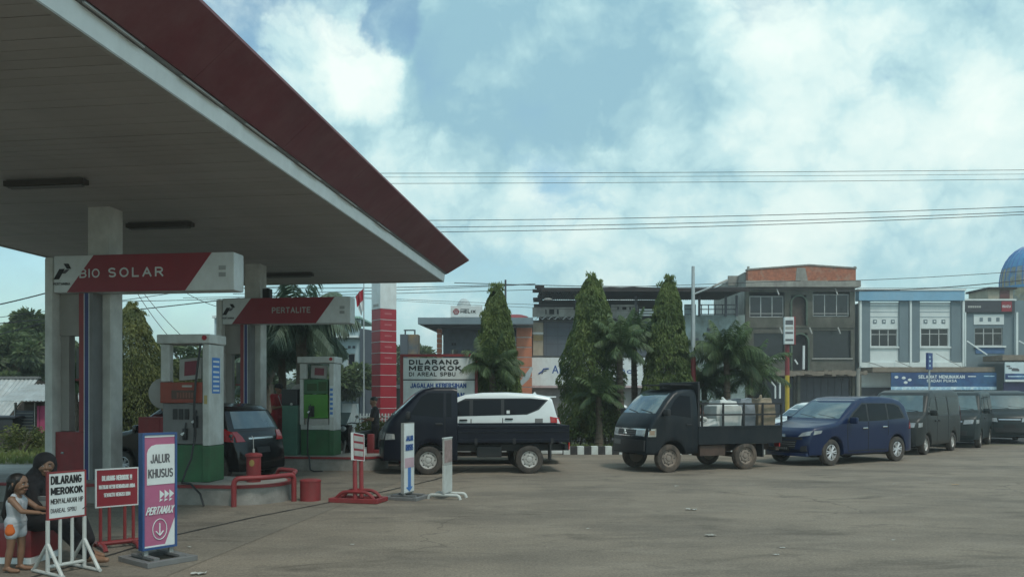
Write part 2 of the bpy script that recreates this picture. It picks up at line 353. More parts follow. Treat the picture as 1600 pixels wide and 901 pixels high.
GL = {  # block capitals as strokes: (width, strokes)
 'A': (.62, [[(0, 0), (.31, 1), (.62, 0)], [(.11, .34), (.51, .34)]]),
 'B': (.55, [[(0, 0), (0, 1), (.3, 1)]+_arc(.3, .76, .22, .24, 90, -90)+[(0, .52)], [(.3, .52)]+_arc(.3, .26, .25, .26, 90, -90)+[(0, 0)]]),
 'C': (.58, [_arc(.32, .5, .32, .5, 50, 310, 14)]), 'D': (.58, [[(0, 0), (0, 1), (.24, 1)]+_arc(.24, .5, .34, .5, 90, -90)+[(0, 0)]]),
 'E': (.48, [[(.48, 0), (0, 0), (0, 1), (.48, 1)], [(0, .52), (.42, .52)]]), 'F': (.46, [[(0, 0), (0, 1), (.46, 1)], [(0, .52), (.4, .52)]]),
 'G': (.60, [_arc(.32, .5, .32, .5, 50, 330, 14)+[(.60, .45), (.38, .45)]]), 'H': (.56, [[(0, 0), (0, 1)], [(.56, 0), (.56, 1)], [(0, .52), (.56, .52)]]),
 'I': (.02, [[(.01, 0), (.01, 1)]]), 'J': (.42, [[(.42, 1), (.42, .24)]+_arc(.21, .22, .21, .22, 0, -180)]), 'K': (.54, [[(0, 0), (0, 1)], [(.5, 1), (0, .42)], [(.17, .60), (.54, 0)]]),
 'L': (.44, [[(0, 1), (0, 0), (.44, 0)]]), 'M': (.70, [[(0, 0), (0, 1), (.35, .25), (.70, 1), (.70, 0)]]), 'N': (.56, [[(0, 0), (0, 1), (.56, 0), (.56, 1)]]),
 'O': (.62, [_arc(.31, .5, .31, .5, 0, 360, 20)]), 'P': (.52, [[(0, 0), (0, 1), (.28, 1)]+_arc(.28, .73, .24, .27, 90, -90)+[(0, .46)]]),
 'R': (.55, [[(0, 0), (0, 1), (.28, 1)]+_arc(.28, .74, .24, .26, 90, -90)+[(0, .48)], [(.28, .48), (.55, 0)]]),
 'S': (.52, [_arc(.26, .75, .25, .25, 40, 270, 10)+_arc(.26, .25, .26, .25, 90, -140, 10)]), 'T': (.54, [[(0, 1), (.54, 1)], [(.27, 1), (.27, 0)]]),
 'U': (.56, [[(0, 1), (0, .28)]+_arc(.28, .28, .28, .28, 180, 360)+[(.56, 1)]]), 'V': (.6, [[(0, 1), (.3, 0), (.6, 1)]]), 'W': (.8, [[(0, 1), (.2, 0), (.4, .8), (.6, 0), (.8, 1)]]),
 'X': (.58, [[(0, 0), (.58, 1)], [(0, 1), (.58, 0)]]), 'Y': (.58, [[(0, 1), (.29, .5), (.58, 1)], [(.29, .5), (.29, 0)]]), 'Z': (.52, [[(0, 1), (.52, 1), (0, 0), (.52, 0)]]),
 '!': (.02, [[(.01, 1), (.01, .3)], [(.01, .04), (.01, 0)]]), ' ': (.22, []), '-': (.3, [[(0, .5), (.3, .5)]]),
 'm': (.66, [[(0, 0), (0, .62)], [(0, .42)]+_arc(.165, .42, .165, .2, 180, 0)+[(.33, 0)], [(.33, .42)]+_arc(.495, .42, .165, .2, 180, 0)+[(.66, 0)]]),
 'n': (.36, [[(0, 0), (0, .62)], [(0, .42)]+_arc(.18, .42, .18, .2, 180, 0)+[(.36, 0)]]), 'a': (.40, [_arc(.2, .27, .2, .27, 0, 360, 14), [(.4, .58), (.4, 0)]]),
}
def text(s, O, w, h, m, parent, U=(1, 0, 0), V=(0, 0, 1), bold=.02, name='lettering', shear=0.0, depth=.002, anchor='l', space=1.0):
    """block lettering as flat painted strokes: O lower left corner of the block, w x h its size"""
    st = .062+bold*1.3; gap = (.17+st*1.3)*space; x = 0; strokes = []
    for ch in s:
        gw, gs = GL[ch]
        for g in gs:      # split at sharp corners so that every bar keeps its width
            cur = [g[0]]
            for q in range(1, len(g)):
                cur.append(g[q])
                if q < len(g)-1:
                    v0 = Vector((g[q][0]-g[q-1][0], g[q][1]-g[q-1][1])); v1 = Vector((g[q+1][0]-g[q][0], g[q+1][1]-g[q][1]))
                    if v0.length > 1e-6 and v1.length > 1e-6 and v0.angle(v1) > R(48): strokes.append([(x+a, b) for a, b in cur]); cur = [g[q]]
            strokes.append([(x+a, b) for a, b in cur])
        x += gw+gap
    tot = x-gap; O, U, V = Vector(O), Vector(U).normalized(), Vector(V).normalized(); Nn = U.cross(V)
    r = st*h; kx = (w-2*r-shear*h)/tot; ky = h-2*r; mb = MB()
    kr = min(1.0, kx/h*1.5) if kx < h*.66 else 1.0; r *= max(.6, kr)
    for q_, g in enumerate(strokes):
        pt = [Vector((r+a*kx+shear*b*h, r+b*ky, 0)) for a, b in g]
        pt = [pt[0]+(pt[0]-pt[1]).normalized()*r*.75]+pt[1:-1]+[pt[-1]+(pt[-1]-pt[-2]).normalized()*r*.75]
        tmp = MB().tube(pt, r, 6)
        mb.add([O+U*p[0]+V*p[1]+Nn*(depth+p[2]/r*.0012+.0001*(q_ % 5)) for p in tmp.v], tmp.f)
    me = bpy.data.meshes.new(name); me.from_pydata([tuple(v) for v in mb.v], [], mb.f); me.materials.append(m)
    o = bpy.data.objects.new(name, me); COL.objects.link(o)
    if parent: o.parent = parent
    return o
def at(px, py, Y): return Vector(((px-800)/1250*Y, Y, 1.7-(py-619)*Y/1250))
def zat(py, Y): return 1.7-(py-619)*Y/1250
def xat(px, Y): return (px-800)/1250*Y
# ---------------------------------------------------------------- ground sheets
def groundmat(name, ca, cb, cc, stain, bump=.6):
    m = bpy.data.materials.new(name); m.use_nodes = True; t = m.node_tree; n = t.nodes; l = t.links
    b = n['Principled BSDF']; b.inputs['Roughness'].default_value = .88; b.inputs['Specular IOR Level'].default_value = .25
    g = n.new('ShaderNodeNewGeometry')
    def nz(sc_, de, ro, st=(1, 1, 1), di=0.0, off=(0, 0, 0)):
        mp = n.new('ShaderNodeMapping'); mp.inputs[1].default_value = off; mp.inputs[3].default_value = st; l.new(g.outputs['Position'], mp.inputs[0])
        x = n.new('ShaderNodeTexNoise'); x.inputs['Scale'].default_value = sc_; x.inputs['Detail'].default_value = de; x.inputs['Roughness'].default_value = ro; x.inputs['Distortion'].default_value = di
        l.new(mp.outputs[0], x.inputs[0]); return x.outputs['Fac']
    def rg(s, a, b_, lo=0, hi=1):
        x = n.new('ShaderNodeMapRange'); l.new(s, x.inputs[0]); x.inputs[1].default_value = a; x.inputs[2].default_value = b_; x.inputs[3].default_value = lo; x.inputs[4].default_value = hi; return x.outputs[0]
    def mixc(f, a, b_, bt='MIX'):
        x = n.new('ShaderNodeMixRGB'); x.blend_type = bt
        for i_, v_ in ((0, f), (1, a), (2, b_)):
            if isinstance(v_, bpy.types.NodeSocket): l.new(v_, x.inputs[i_])
            else: x.inputs[i_].default_value = v_ if i_ == 0 else (*v_, 1)
        return x.outputs[0]
    c = mixc(rg(nz(.33, 8, .62, (1, 1.7, 1)), .40, .60), ca, cb)
    c = mixc(rg(nz(.9, 9, .68, (1, 2.2, 1), .4, (5, 3, 0)), .50, .68, 0, .6), c, cc)
    c = mixc(rg(nz(.55, 7, .7, (1, 2.6, 1), .6, (15, 9, 0)), .54, .70, 0, .8), c, stain)          # oil and damp stains
    c = mixc(rg(nz(1.6, 7, .75, (1, 1.8, 1), 0, (2, 9, 0)), .58, .74, 0, .6), c, stain)
    c = mixc(rg(nz(7, 5, .8), .64, .74, 0, .35), c, (.36, .34, .30))       # pale scuffs
    f1 = nz(34, 5, .75); c = mixc(1.0, c, rg(f1, .25, .75, .62, 1.38), 'MULTIPLY')
    f2 = nz(140, 3, .7); c = mixc(1.0, c, rg(f2, .25, .75, .78, 1.22), 'MULTIPLY')
    # cracks
    vo = n.new('ShaderNodeTexVoronoi'); vo.feature = 'DISTANCE_TO_EDGE'; vo.inputs['Scale'].default_value = .23
    mp = n.new('ShaderNodeMapping'); l.new(g.outputs['Position'], mp.inputs[0])
    wn_ = n.new('ShaderNodeTexNoise'); wn_.inputs['Scale'].default_value = 1.4; wn_.inputs['Detail'].default_value = 8; l.new(g.outputs['Position'], wn_.inputs[0])
    ad = n.new('ShaderNodeVectorMath'); ad.operation = 'MULTIPLY_ADD'; l.new(wn_.outputs['Color'], ad.inputs[0]); ad.inputs[1].default_value = (1.3, 1.3, 0); l.new(mp.outputs[0], ad.inputs[2])
    l.new(ad.outputs[0], vo.inputs[0])
    cg = n.new('ShaderNodeMath'); cg.operation = 'MULTIPLY'; l.new(rg(vo.outputs['Distance'], .0, .006, 1, 0), cg.inputs[0]); l.new(rg(nz(.4, 3, .5, off=(9, 1, 0)), .53, .6, 0, .45), cg.inputs[1])
    c = mixc(cg.outputs[0], c, (.045, .04, .036))
    l.new(c, b.inputs['Base Color'])
    ad2 = n.new('ShaderNodeMath'); ad2.operation = 'ADD'; l.new(f1, ad2.inputs[0]); l.new(f2, ad2.inputs[1])
    bp = n.new('ShaderNodeBump'); bp.inputs['Strength'].default_value = bump; bp.inputs['Distance'].default_value = .015
    l.new(ad2.outputs[0], bp.inputs['Height']); l.new(bp.outputs[0], b.inputs['Normal'])
    return m
gm_fore = groundmat('worn forecourt asphalt', (.258, .215, .168), (.182, .154, .124), (.295, .252, .202), (.10, .086, .070))
gm_conc = groundmat('station concrete', (.21, .18, .143), (.155, .136, .112), (.245, .215, .178), (.07, .062, .053), .25)
gm_earth = groundmat('bare earth', (.20, .17, .12), (.12, .13, .07), (.25, .22, .17), (.10, .09, .06))
gm_road = groundmat('road asphalt', (.075, .075, .075), (.06, .06, .06), (.10, .10, .10), (.04, .04, .04))
gm_pale = groundmat('pale driveway concrete', (.40, .39, .36), (.33, .32, .30), (.45, .44, .41), (.24, .23, .21))
def sheet(name, pts, z, m):
    mb = MB(); mb.add([(x, y, z) for x, y in pts], [tuple(range(len(pts)))]); return mb.build(name, m, kind='structure')
sheet('ground', [(-600, -200), (600, -200), (600, 1200), (-600, 1200)], 0.0, gm_earth)
sheet('forecourt', [(-30, -14), (34, -14), (34, 30), (8.2, 26.8), (8.2, 23.35), (-10.2, 23.35), (-10.2, 16.5), (-30, 16.5)], .004, gm_fore)
def ST(a, b, z=0): return Vector((a*.9926+b*.1211, -a*.1211+b*.9926, z))
RZ = -math.atan2(.1211, .9926)
st_pts = [ST(-14.5, 1), ST(-4.15, 1), ST(-4.15, 22.5), ST(-14.5, 22.5)]
sheet('station_floor', [(p.x, p.y) for p in st_pts], .008, gm_conc)
sheet('driveway', [(-34, 16.5), (-10.2, 16.5), (-10.2, 19.9), (-34, 19.9)], .012, gm_pale)
sheet('road', [(-120, 28.5), (120, 28.5), (120, 49), (-120, 49)], .004, gm_road)
sheet('far_pavement', [(-120, 49), (120, 49), (120, 60), (-120, 60)], .06, gm_pale)
# dark expansion joint crossing the forecourt: a thin tarred strip
jp = [(-4.55, 7.2), (-4.28, 8.6), (-4.1, 9.8), (-3.62, 11.2), (-2.95, 12.7), (-2.3, 14.2), (-1.6, 16.2), (-.9, 19)]
mb = MB()
for i in range(len(jp)-1):
    (x0, y0), (x1, y1) = jp[i], jp[i+1]
    for k in range(6):
        xa, ya = x0+(x1-x0)*k/6, y0+(y1-y0)*k/6; xb, yb = x0+(x1-x0)*(k+1)/6, y0+(y1-y0)*(k+1)/6
        w0 = .018+.012*random.random()
        mb.add([(xa-w0, ya, .0135), (xa+w0, ya, .0135), (xb+w0, yb, .0135), (xb-w0, yb, .0135)], [(0, 1, 2, 3)])
mb.build('tar_joint', mat('tar', (.03, .028, .026), .8), kind='structure')

# ---------------------------------------------------------------- canopy
can = thing('station_canopy', 'big station canopy with slanted red fascia, white band and slatted soffit over the pumps', 'canopy', (0, 0, 0), RZ)
AL, AR, B0, B1, ZS = -12.85, -4.58, 1.0, 21.9, 4.9
bw = .2; nb = int((B1-B0)/bw)
bmesh_board = [MB().box(AL+.02, AR-.02, .003, bw-.003, 0, .03).mesh('soffit_board', M['soffit']), MB().box(AL+.02, AR-.02, .006, bw-.006, 0, .03).mesh('soffit_board', M['soffit2'])]
for i in range(nb):
    inst('soffit_board', bmesh_board[1 if random.random() < .35 else 0], can, (0, B0+i*bw, ZS+random.uniform(-.003, .003)))
MB().box(AL+.01, AR-.01, B0+.01, B1-.01, ZS+.04, ZS+.30).build('deck', M['dark'], can)
def ring(prof, name, m, seg=0):
    """profile of (outward offset, height) carried round right, far and left edges of the canopy"""
    mb = MB()
    cs = [lambda o: (AR+o, B0), lambda o: (AR+o, B1+o), lambda o: (AL-o, B1+o), lambda o: (AL-o, B0)]
    n = len(prof)
    for k in range(4): mb.v += [(*cs[k](o), z) for o, z in prof]
    for k in range(3):
        for j in range(n): mb.f.append((k*n+j, k*n+(j+1) % n, (k+1)*n+(j+1) % n, (k+1)*n+j))
    mb.f += [tuple(range(n)), tuple(range(4*n-1, 3*n-1, -1))]
    return mb.build(name, m, can)
ring([(-.05, ZS-.02), (.0, ZS-.02), (.0, ZS+.015), (-.05, ZS+.015)], 'edge_trim', M['greyl'])
ring([(.003, ZS-.005), (.02, ZS+.20), (-.04, ZS+.20), (-.04, ZS+.02)], 'white_band', M['whitef'])
ring([(-.02, ZS+.205), (.06, ZS+.205), (.075, ZS+.225), (-.02, ZS+.225)], 'shadow_gap_trim', M['grey'])
# red fascia in bent panels with a joint every 2.4 m along the right edge
pl = 2.4; nseg = int((B1-B0)/pl)+1
def panelp(p0, p1, o0, o1):
    (x0, y0), (x1, y1) = p0, p1
    return p0
prof = [(.09, ZS+.228), (.60, ZS+.665), (.60, ZS+.70), (.52, ZS+.70), (.02, ZS+.24)]
def fpanel(ya, yb, mit):
    mb = MB(); n = len(prof)
    mb.v = [(AR+o, ya, z) for o, z in prof]+[(AR+o, yb+(o if mit else 0), z) for o, z in prof]
    for j in range(n): mb.f.append((j, (j+1) % n, n+(j+1) % n, n+j))
    mb.f += [tuple(range(n)), tuple(range(2*n-1, n-1, -1))]
    return mb
y = B0
while y < B1-.01:
    y2 = min(y+pl, B1); last = y2 >= B1-.01
    fpanel(y, y2-(0 if last else .004), last).build('fascia_panel', M['redf'], can); y = y2
mb = MB(); n = len(prof); mb.v = [(AR+o, B1+o, z) for o, z in prof]+[(AL-o, B1+o, z) for o, z in prof]
for j in range(n): mb.f.append((j, (j+1) % n, n+(j+1) % n, n+j))
mb.f += [tuple(range(n)), tuple(range(2*n-1, n-1, -1))]; mb.build('fascia_panel', M['redf'], can)
mb = MB(); mb.v = [(AL-o, B0, z) for o, z in prof]+[(AL-o, B1+o, z) for o, z in prof]
for j in range(n): mb.f.append((j, (j+1) % n, n+(j+1) % n, n+j))
mb.f += [tuple(range(n)), tuple(range(2*n-1, n-1, -1))]; mb.build('fascia_panel', M['redf'], can)
# spotlights strip brackets tucked under the red fascia
for b in (3.6, 5.2, 6.4, 8.0, 9.5, 11.2, 13.0, 15.2):
    mb = MB(); mb.box(AR+.065, AR+.088, b, b+.9, ZS+.19, ZS+.2035); mb.build('clip_rail', M['greyl'], can)
# columns
for bc in (12.75, 18.6):
    c0 = MB(); c0.bbox(-8.64, -8.36, bc-.17, bc+.17, .32, 4.0, .015).build('column', M['whitec'], can)
    c1 = MB(); c1.bbox(-8.76, -8.37, bc-.19, bc+.19, 4.0, ZS+.01, .012).build('column_collar', M['whitec'], can)
# fluorescent battens
for i, (px, Y) in enumerate(((72, 11.8), (250, 14.7), (452, 20.7))):
    X = xat(px, Y)
    lab = ['dark lamp batten under the canopy soffit, the nearest one, above the BIO SOLAR emblem', 'lamp batten under the canopy soffit just right of the tall pylon column', 'farthest lamp batten under the canopy near its far edge'][i]
    t = thing('ceiling_batten', lab, 'lamp', (X, Y, 4.9), RZ, 'lamp battens under the canopy')
    MB().bbox(-.64, .64, -.07, .07, -.10, -.02, .012).build('housing', mat('dark batten', (.07, .062, .055), .7), t)  # housing in one dark brown tone
    MB().box(-.60, .60, -.05, .05, -.02, .03).build('mount', M['grey'], t)
    MB().cyl((-.58, -.03, -.115), (.58, -.03, -.115), .016, n=8).build('tube', M['grey'], t)
    MB().cyl((-.58, .03, -.115), (.58, .03, -.115), .016, n=8).build('tube', M['grey'], t)
# loudspeaker box above the second fuel sign
t = thing('loudspeaker', 'small black box speaker on top of the PERTALITE sign beside the column', 'speaker', ST(-8.2, 18.3, 4.03), RZ)
MB().bbox(-.02, .16, -.09, .09, 0, .24, .015).build('case', M['black'], t); MB().box(0, .14, -.097, -.092, .02, .21).build('front_grille', M['ink'], t)

# ---------------------------------------------------------------- islands (local x = a+8.45, local y = b-centre)
def island(bc, label):
    t = thing('pump_island', label, 'island', ST(-8.45, bc), RZ, 'raised pump islands')
    def oval(x0, x1, h, n=14):
        p = []
        for i in range(n+1): q = -math.pi/2+math.pi*i/n; p.append((x1-h+h*math.cos(q), h*math.sin(q)))
        for i in range(n+1): q = math.pi/2+math.pi*i/n; p.append((x0+h+h*math.cos(q), h*math.sin(q)))
        return p
    MB().slab(oval(-3.2, 3.25, .70), .0, .27).build('kerb_wall', M['conc'], t, smooth=True)
    MB().slab(oval(-3.22, 3.27, .72), .272, .315).build('red_edge', M['red'], t, smooth=True)
    MB().slab(oval(-3.14, 3.19, .64), .317, .322).build('top_slab', M['conc'], t)
    return t
island(12.5, 'grey concrete island with red rim under the orange-faced pump, pipe guard at its end')
island(18.35, 'grey concrete pump island with red rim under the green pump')

# ---------------------------------------------------------------- fuel sign gantries
def logo(parent, x, z, s, y=-.004):
    """emblem of three slanted bars and the word under it"""
    def par(x0, z0, w_, h_, sh, m, nm):
        MB().prism([(x+s*x0, z+s*z0), (x+s*(x0+w_), z+s*z0), (x+s*(x0+w_+sh), z+s*(z0+h_)), (x+s*(x0+sh), z+s*(z0+h_))], y-.004, y).build(nm, m, parent)
    par(.0, .30, .20, .36, .22, M['ink'], 'emblem_bar')
    par(.30, .50, .14, .14, .16, M['inkg'], 'emblem_bar')
    MB().prism([(x+s*.38, z+s*.84), (x+s*.56, z+s*.84), (x+s*.66, z+s*.66), (x+s*.50, z+s*.66)], y-.004, y).build('emblem_bar', M['ink'], parent)
def gantry(bc, word, label, big):
    t = thing('fuel_sign_gantry', label, 'sign', ST(-8.45, bc, .322), RZ, 'overhead fuel grade signs')
    z = lambda v: v-.322
    x0, x1 = -.80, 2.42; yf, yb = -.24, .12
    sb = MB().bbox(x0+.055, x1, yf, yb, z(3.42), z(4.04), .03).build('sign_box', M['signw'], t, smooth=True)
    # red slanted stripe on the face
    MB().prism([(x0+.30, z(3.425)), (x0+2.38, z(3.425)), (x0+2.84, z(4.035)), (x0+.78, z(4.035))], yf-.006, yf-.002).build('red_stripe', M['reds'], sb)
    if big:
        text('BIO', (x0+.53, yf-.008, z(3.66)), .36, .15, M['signw'], sb, bold=.012, space=1.1)
        text('SOLAR', (x0+1.04, yf-.008, z(3.66)), .97, .16, M['signw'], sb, bold=.02, space=1.4)
    else:
        text(word, (x0+1.30, yf-.008, z(3.67)), .95, .14, M['greyl'], sb, bold=.02, space=1.1)
    logo(sb, x0+.06, z(3.50), .48, yf-.002)
    text('PERTAMINA', (x0+.06, yf-.004, z(3.545)), .30, .045, M['ink'], sb, bold=.02)
    for k in range(2): MB().box(x1-.26, x1-.14, yf-.005, yf-.002, z(3.64)+.11*k, z(3.71)+.11*k).build('faded_mark', mat('faded grey print', (.36, .38, .38), .5), sb)
    # left fin post running the whole height, rounded top
    MB().bbox(x0-.10, x0+.05, yf-.02, .14, 0, z(4.02), .045).build('post', M['whitec'], t, smooth=True)
    MB().box(x0+.052, x0+.62, -.08, .10, z(2.72), z(3.418)).build('upper_panel', M['panel'], t)
    MB().box(x0+.052, x0+.20, -.05, .10, z(1.12), z(2.72)).build('side_jamb', M['panel'], t)
    lb = MB().box(x0+.28, x0+.62, .02, .06, z(2.0), z(2.52)).build('notice_glass', mat('murky notice glass', (.10, .11, .10), .25, var=.3), t)
    MB().box(x0+.27, x0+.63, .0, .08, z(1.965), z(2.0)).build('notice_sill', M['red'], t)
    MB().bbox(x0+.052, x0+.62, -.19, .10, 0, z(1.11), .012).build('red_cabinet', M['red'], t)
    MB().cyl((x0+.17, -.2, z(.76)), (x0+.21, -.2, z(.76)), .018, n=8).build('latch', M['galv'], t)
    # coloured cladding strips beside the column
    for a_, b_, m_, nm in ((.52, .605, M['red'], 'red_strip'), (.607, .617, M['whitef'], 'white_strip'), (.619, .69, M['blue'], 'blue_strip'), (.692, .702, M['whitef'], 'white_strip'), (.704, .765, M['grey'], 'grey_strip')):
        MB().box(x0+a_-.02, x0+b_-.02, yf-.02+.04, .07, 0 if nm != 'red_strip' else .79, z(3.415)).build(nm, m_, t)
    return t
gantry(12.54, 'BIO SOLAR', 'overhead BIO SOLAR fuel sign, red and white, on a white fin post with blue stripe', True)
gantry(18.39, 'PERTALITE', 'overhead PERTALITE fuel sign, dark red and white, farther back under the canopy', False)

# ---------------------------------------------------------------- pumps
def nozzle(parent, x, z, y0):
    n_ = MB(); n_.bbox(x-.03, x+.03, y0-.09, y0-.01, z-.02, z+.17, .012); n_.cyl((x, y0-.05, z+.16), (x, y0-.03, z+.26), .014, .01, 8)
    o = n_.build('nozzle', M['black'], parent, smooth=True)
    MB().cyl((x, y0-.07, z+.10), (x-.045, y0-.09, z+.06), .022, n=8).build('nozzle_boot', M['signw'], o, smooth=True)
    return o
def pump(bc, kind, label):
    t = thing('fuel_pump', label, 'fuel pump', ST(-7.21, bc-.35, .322), RZ, 'fuel pumps')
    z = lambda v: v-.322
    Wd, D = .83, .50; top = 2.70 if kind == 'o' else 2.63
    MB().bbox(.02, Wd-.02, .03, D-.03, 0, z(.92), .012).build('base_cabinet', M['green'], t)
    MB().bbox(Wd-.115, Wd+.004, .0, D, z(.005+.322), z(.90), .012).build('base_corner', M['green'], t)
    MB().bbox(0, .15, .01, .13, z(1.94 if kind == 'o' else 2.11), z(top-.16), .012).build('side_post', M['white'], t)
    MB().bbox(Wd-.11, Wd, .0, D, z(.91), z(top-.16), .012).build('side_post', M['white'], t)
    MB().bbox(-.05, Wd+.03, -.03, D+.03, z(top-.15), z(top), .02).build('header_beam', M['white'], t)
    MB().cyl((Wd-.06, -.032, z(top-.06)), (Wd-.06, -.045, z(top-.06)), .04, n=14).build('header_lamp', M['inkr'], t)
    if kind == 'o':
        zm, zo = 1.59, 1.93
        MB().bbox(.02, Wd-.115, .04, D-.06, z(.93), z(zm), .008).build('hose_bay', M['grey'], t)
        h = MB().bbox(.0, Wd-.115, -.01, D-.03, z(zm+.005), z(zo), .012).build('display_head', M['orange'], t)
        MB().box(.20, .60, -.016, -.012, z(1.66), z(1.80)).build('display', mat('brown display glass', (.07, .03, .02), .2), h)
        for k in range(6): MB().box(.29+k*.05, .325+k*.05, -.019, -.0165, z(1.675), z(1.765)).build('digit', mat('display digit', (.16, .05, .03), .3), h)
        MB().box(.38, .55, -.016, -.012, z(1.85), z(1.88)).build('maker_plate', M['greyl'], h)
        for k in range(3): MB().box(.2+.1*k, .27+.1*k, .025, .038, z(1.33), z(1.5)).build('panel_slot', M['black'], t)
        nozzle(t, .60, z(1.22), .06); nozzle(t, .42, z(1.02), .06)
        mb = MB(); mb.tube([(.60, -.02, z(1.22)), (.61, -.05, z(1.0)), (.58, -.10, z(.7)), (.52, -.16, z(.5)), (.50, -.2, z(.38)), (.54, -.30, z(.345)), (.75, -.42, z(.345)), (.95, -.50, z(.20)), (1.05, -.58, z(.03))], .016, 8)
        mb.build('hose', M['black'], t, smooth=True)
        mb = MB(); mb.tube([(Wd-.13, -.02, z(top-.16)), (Wd-.17, -.04, z(2.2)), (Wd-.20, -.05, z(1.9)), (Wd-.22, -.06, z(1.5)), (Wd-.2, -.05, z(1.1)), (Wd-.24, -.02, z(.95))], .017, 8)
        mb.build('hose', M['black'], t, smooth=True)
        s = MB(); s.box(Wd+.001, Wd+.004, .10, .36, z(1.75), z(2.33)); s.build('blue_sticker', M['sticker'], t)
        
        for k, zz in enumerate((2.27, 2.19, 2.10, 2.02, 1.95, 1.87, 1.80)): MB().box(Wd+.0045, Wd+.006, .13, .33, z(zz-.018), z(zz+.012)).build('sticker_print', M['signw'], t)
        MB().box(Wd-.08, Wd-.03, -.004, -.001, z(1.58), z(1.72)).build('yellow_sticker', mat('faded yellow', (.42, .34, .14), .6), t)
    else:
        h = MB().bbox(.10, Wd-.15, .0, D-.05, z(1.76), z(2.10), .012).build('display_head', M['green'], t)
        MB().box(.18, .42, -.006, -.002, z(1.83), z(2.0)).build('display', mat('green display glass', (.03, .07, .02), .2), h)
        MB().box(.46, .66, -.006, -.002, z(1.83), z(2.04)).build('display', mat('green display glass', (.03, .07, .02), .2), h)
        f = MB().bbox(.10, Wd-.15, .0, D-.05, z(1.19), z(1.75), .012).build('front_panel', M['greenb'], t)
        MB().box(.22, .36, -.012, -.001, z(1.22), z(1.48)).build('nozzle_recess', M['black'], f)
        MB().bbox(.14, Wd-.14, .03, D-.05, z(1.04), z(1.185), .008).build('lower_panel', M['greyl'], t); MB().bbox(.02, Wd-.115, .02, D-.05, z(.925), z(1.035), .008).build('white_skirt', M['white'], t); MB().bbox(.0, .095, .01, .12, z(1.04), z(2.10), .008).build('side_post', M['white'], t)
        nozzle(t, .28, z(1.26), -.01)
        mb = MB(); mb.tube([(.26, -.08, z(1.28)), (.24, -.09, z(1.1)), (.23, -.09, z(.8)), (.24, -.12, z(.45)), (.30, -.25, z(.34)), (.40, -.42, z(.32)), (.5, -.62, z(.05)), (.62, -.7, z(.02)), (.8, -.64, z(.02))], .018, 8)
        mb.build('hose', M['black'], t, smooth=True)
        s = MB(); s.box(Wd-.10, Wd-.005, -.005, -.002, z(1.22), z(1.95)); s.build('sticker', M['signw'], t)
        for k in range(6): MB().box(Wd-.09, Wd-.02, -.009, -.006, z(1.28+k*.11), z(1.34+k*.11)).build('sticker_print', M['sticker'], t)
    # tilted notice in the open bay above the counter head
    zb = 1.97 if kind == 'o' else 2.13
    mm = Matrix.Translation((.42, .18, z(zb))) @ Matrix.Rotation(R(-5), 4, 'Y') @ Matrix.Rotation(R(-12), 4, 'X') if kind == 'o' else Matrix.Translation((.40, .18, z(zb))) @ Matrix.Rotation(R(3), 4, 'Y')
    MB().box(-.19, .19, -.02, .02, 0, .36 if kind == 'o' else .30, mm).build('notice', M['greyl'], t)
    MB().box(-.10, .13, -.026, -.022, .07, .31 if kind == 'o' else .24, mm).build('notice_print', mat('dull magenta print', (.22, .05, .07), .5), t)
    # round white hose disc on the left side
    zc = 1.75
    MB().lathe([(.0, -.05), (.22, -.05), (.25, -.03), (.25, .03), (.22, .05), (.0, .05)], 28, Matrix.Translation((-.06, .2, z(zc))), 'y').build('side_disc', M['panel'], t, smooth=True)
    return t
pump(12.5, 'o', 'near fuel pump with orange display head, open white frame and green base')
pump(18.35, 'g', 'far fuel pump with lime green front panel and white frame beside the red-clad attendant')

# teal cabinet and black box left of the far pump
t = thing('teal_cabinet', 'narrow teal metal cabinet standing left of the green pump', 'cabinet', ST(-7.62, 17.95, .322), RZ)
MB().bbox(0, .36, 0, .4, 0, 1.17, .012).build('cabinet_body', M['teal'], t); MB().box(.02, .34, -.006, -.001, .04, 1.10).build('cabinet_door', M['teal'], t)
MB().bbox(-.01, .37, -.01, .41, 1.172, 1.55, .02).build('black_hood', M['black'], t)
MB().cyl((.24, -.01, 1.20), (.24, -.03, 1.20), .03, n=10).build('dial', M['greyl'], t)
# red box beside the near column, behind which the attendant stands
t = thing('red_locker', 'dark red steel locker on the near island, left of the orange pump', 'locker', ST(-7.95, 12.72, .322), RZ)
MB().bbox(0, .40, 0, .36, 0, 1.03, .012).build('locker_body', M['red'], t); MB().box(.02, .38, -.006, -.001, .03, 1.0).build('locker_door', M['red'], t); MB().cyl((.34, -.02, .55), (.34, -.01, .55), .02, n=8).build('handle', M['galv'], t)

# pipe guard at the island end
t = thing('pipe_guard', 'thick red bent pipe guard wrapped round the near island end', 'guard rail', ST(-5.73, 11.68), RZ)
g = MB()
def bend(p, r=.10):
    out = [Vector(p[0])]
    for i in range(1, len(p)-1):
        a, b, c = Vector(p[i-1]), Vector(p[i]), Vector(p[i+1]); d1 = (a-b).normalized(); d2 = (c-b).normalized()
        for k in range(5):
            q = k/4; out.append((b+d1*r)*(1-q)**2+b*2*q*(1-q)+(b+d2*r)*q*q)
    out.append(Vector(p[-1])); return out
g.tube(bend([(.0, .0, 0), (.0, .0, .44), (.42, .22, .44), (.66, .74, .44), (.66, .74, 0)]), .041, 12)
g.build('rail', M['red'], t, smooth=True)
g = MB().tube(bend([(.64, .76, .443), (.45, 1.35, .443), (.0, 1.62, .443), (.0, 1.62, 0)], .12), .036, 12).build('rail', M['red'], t, smooth=True)
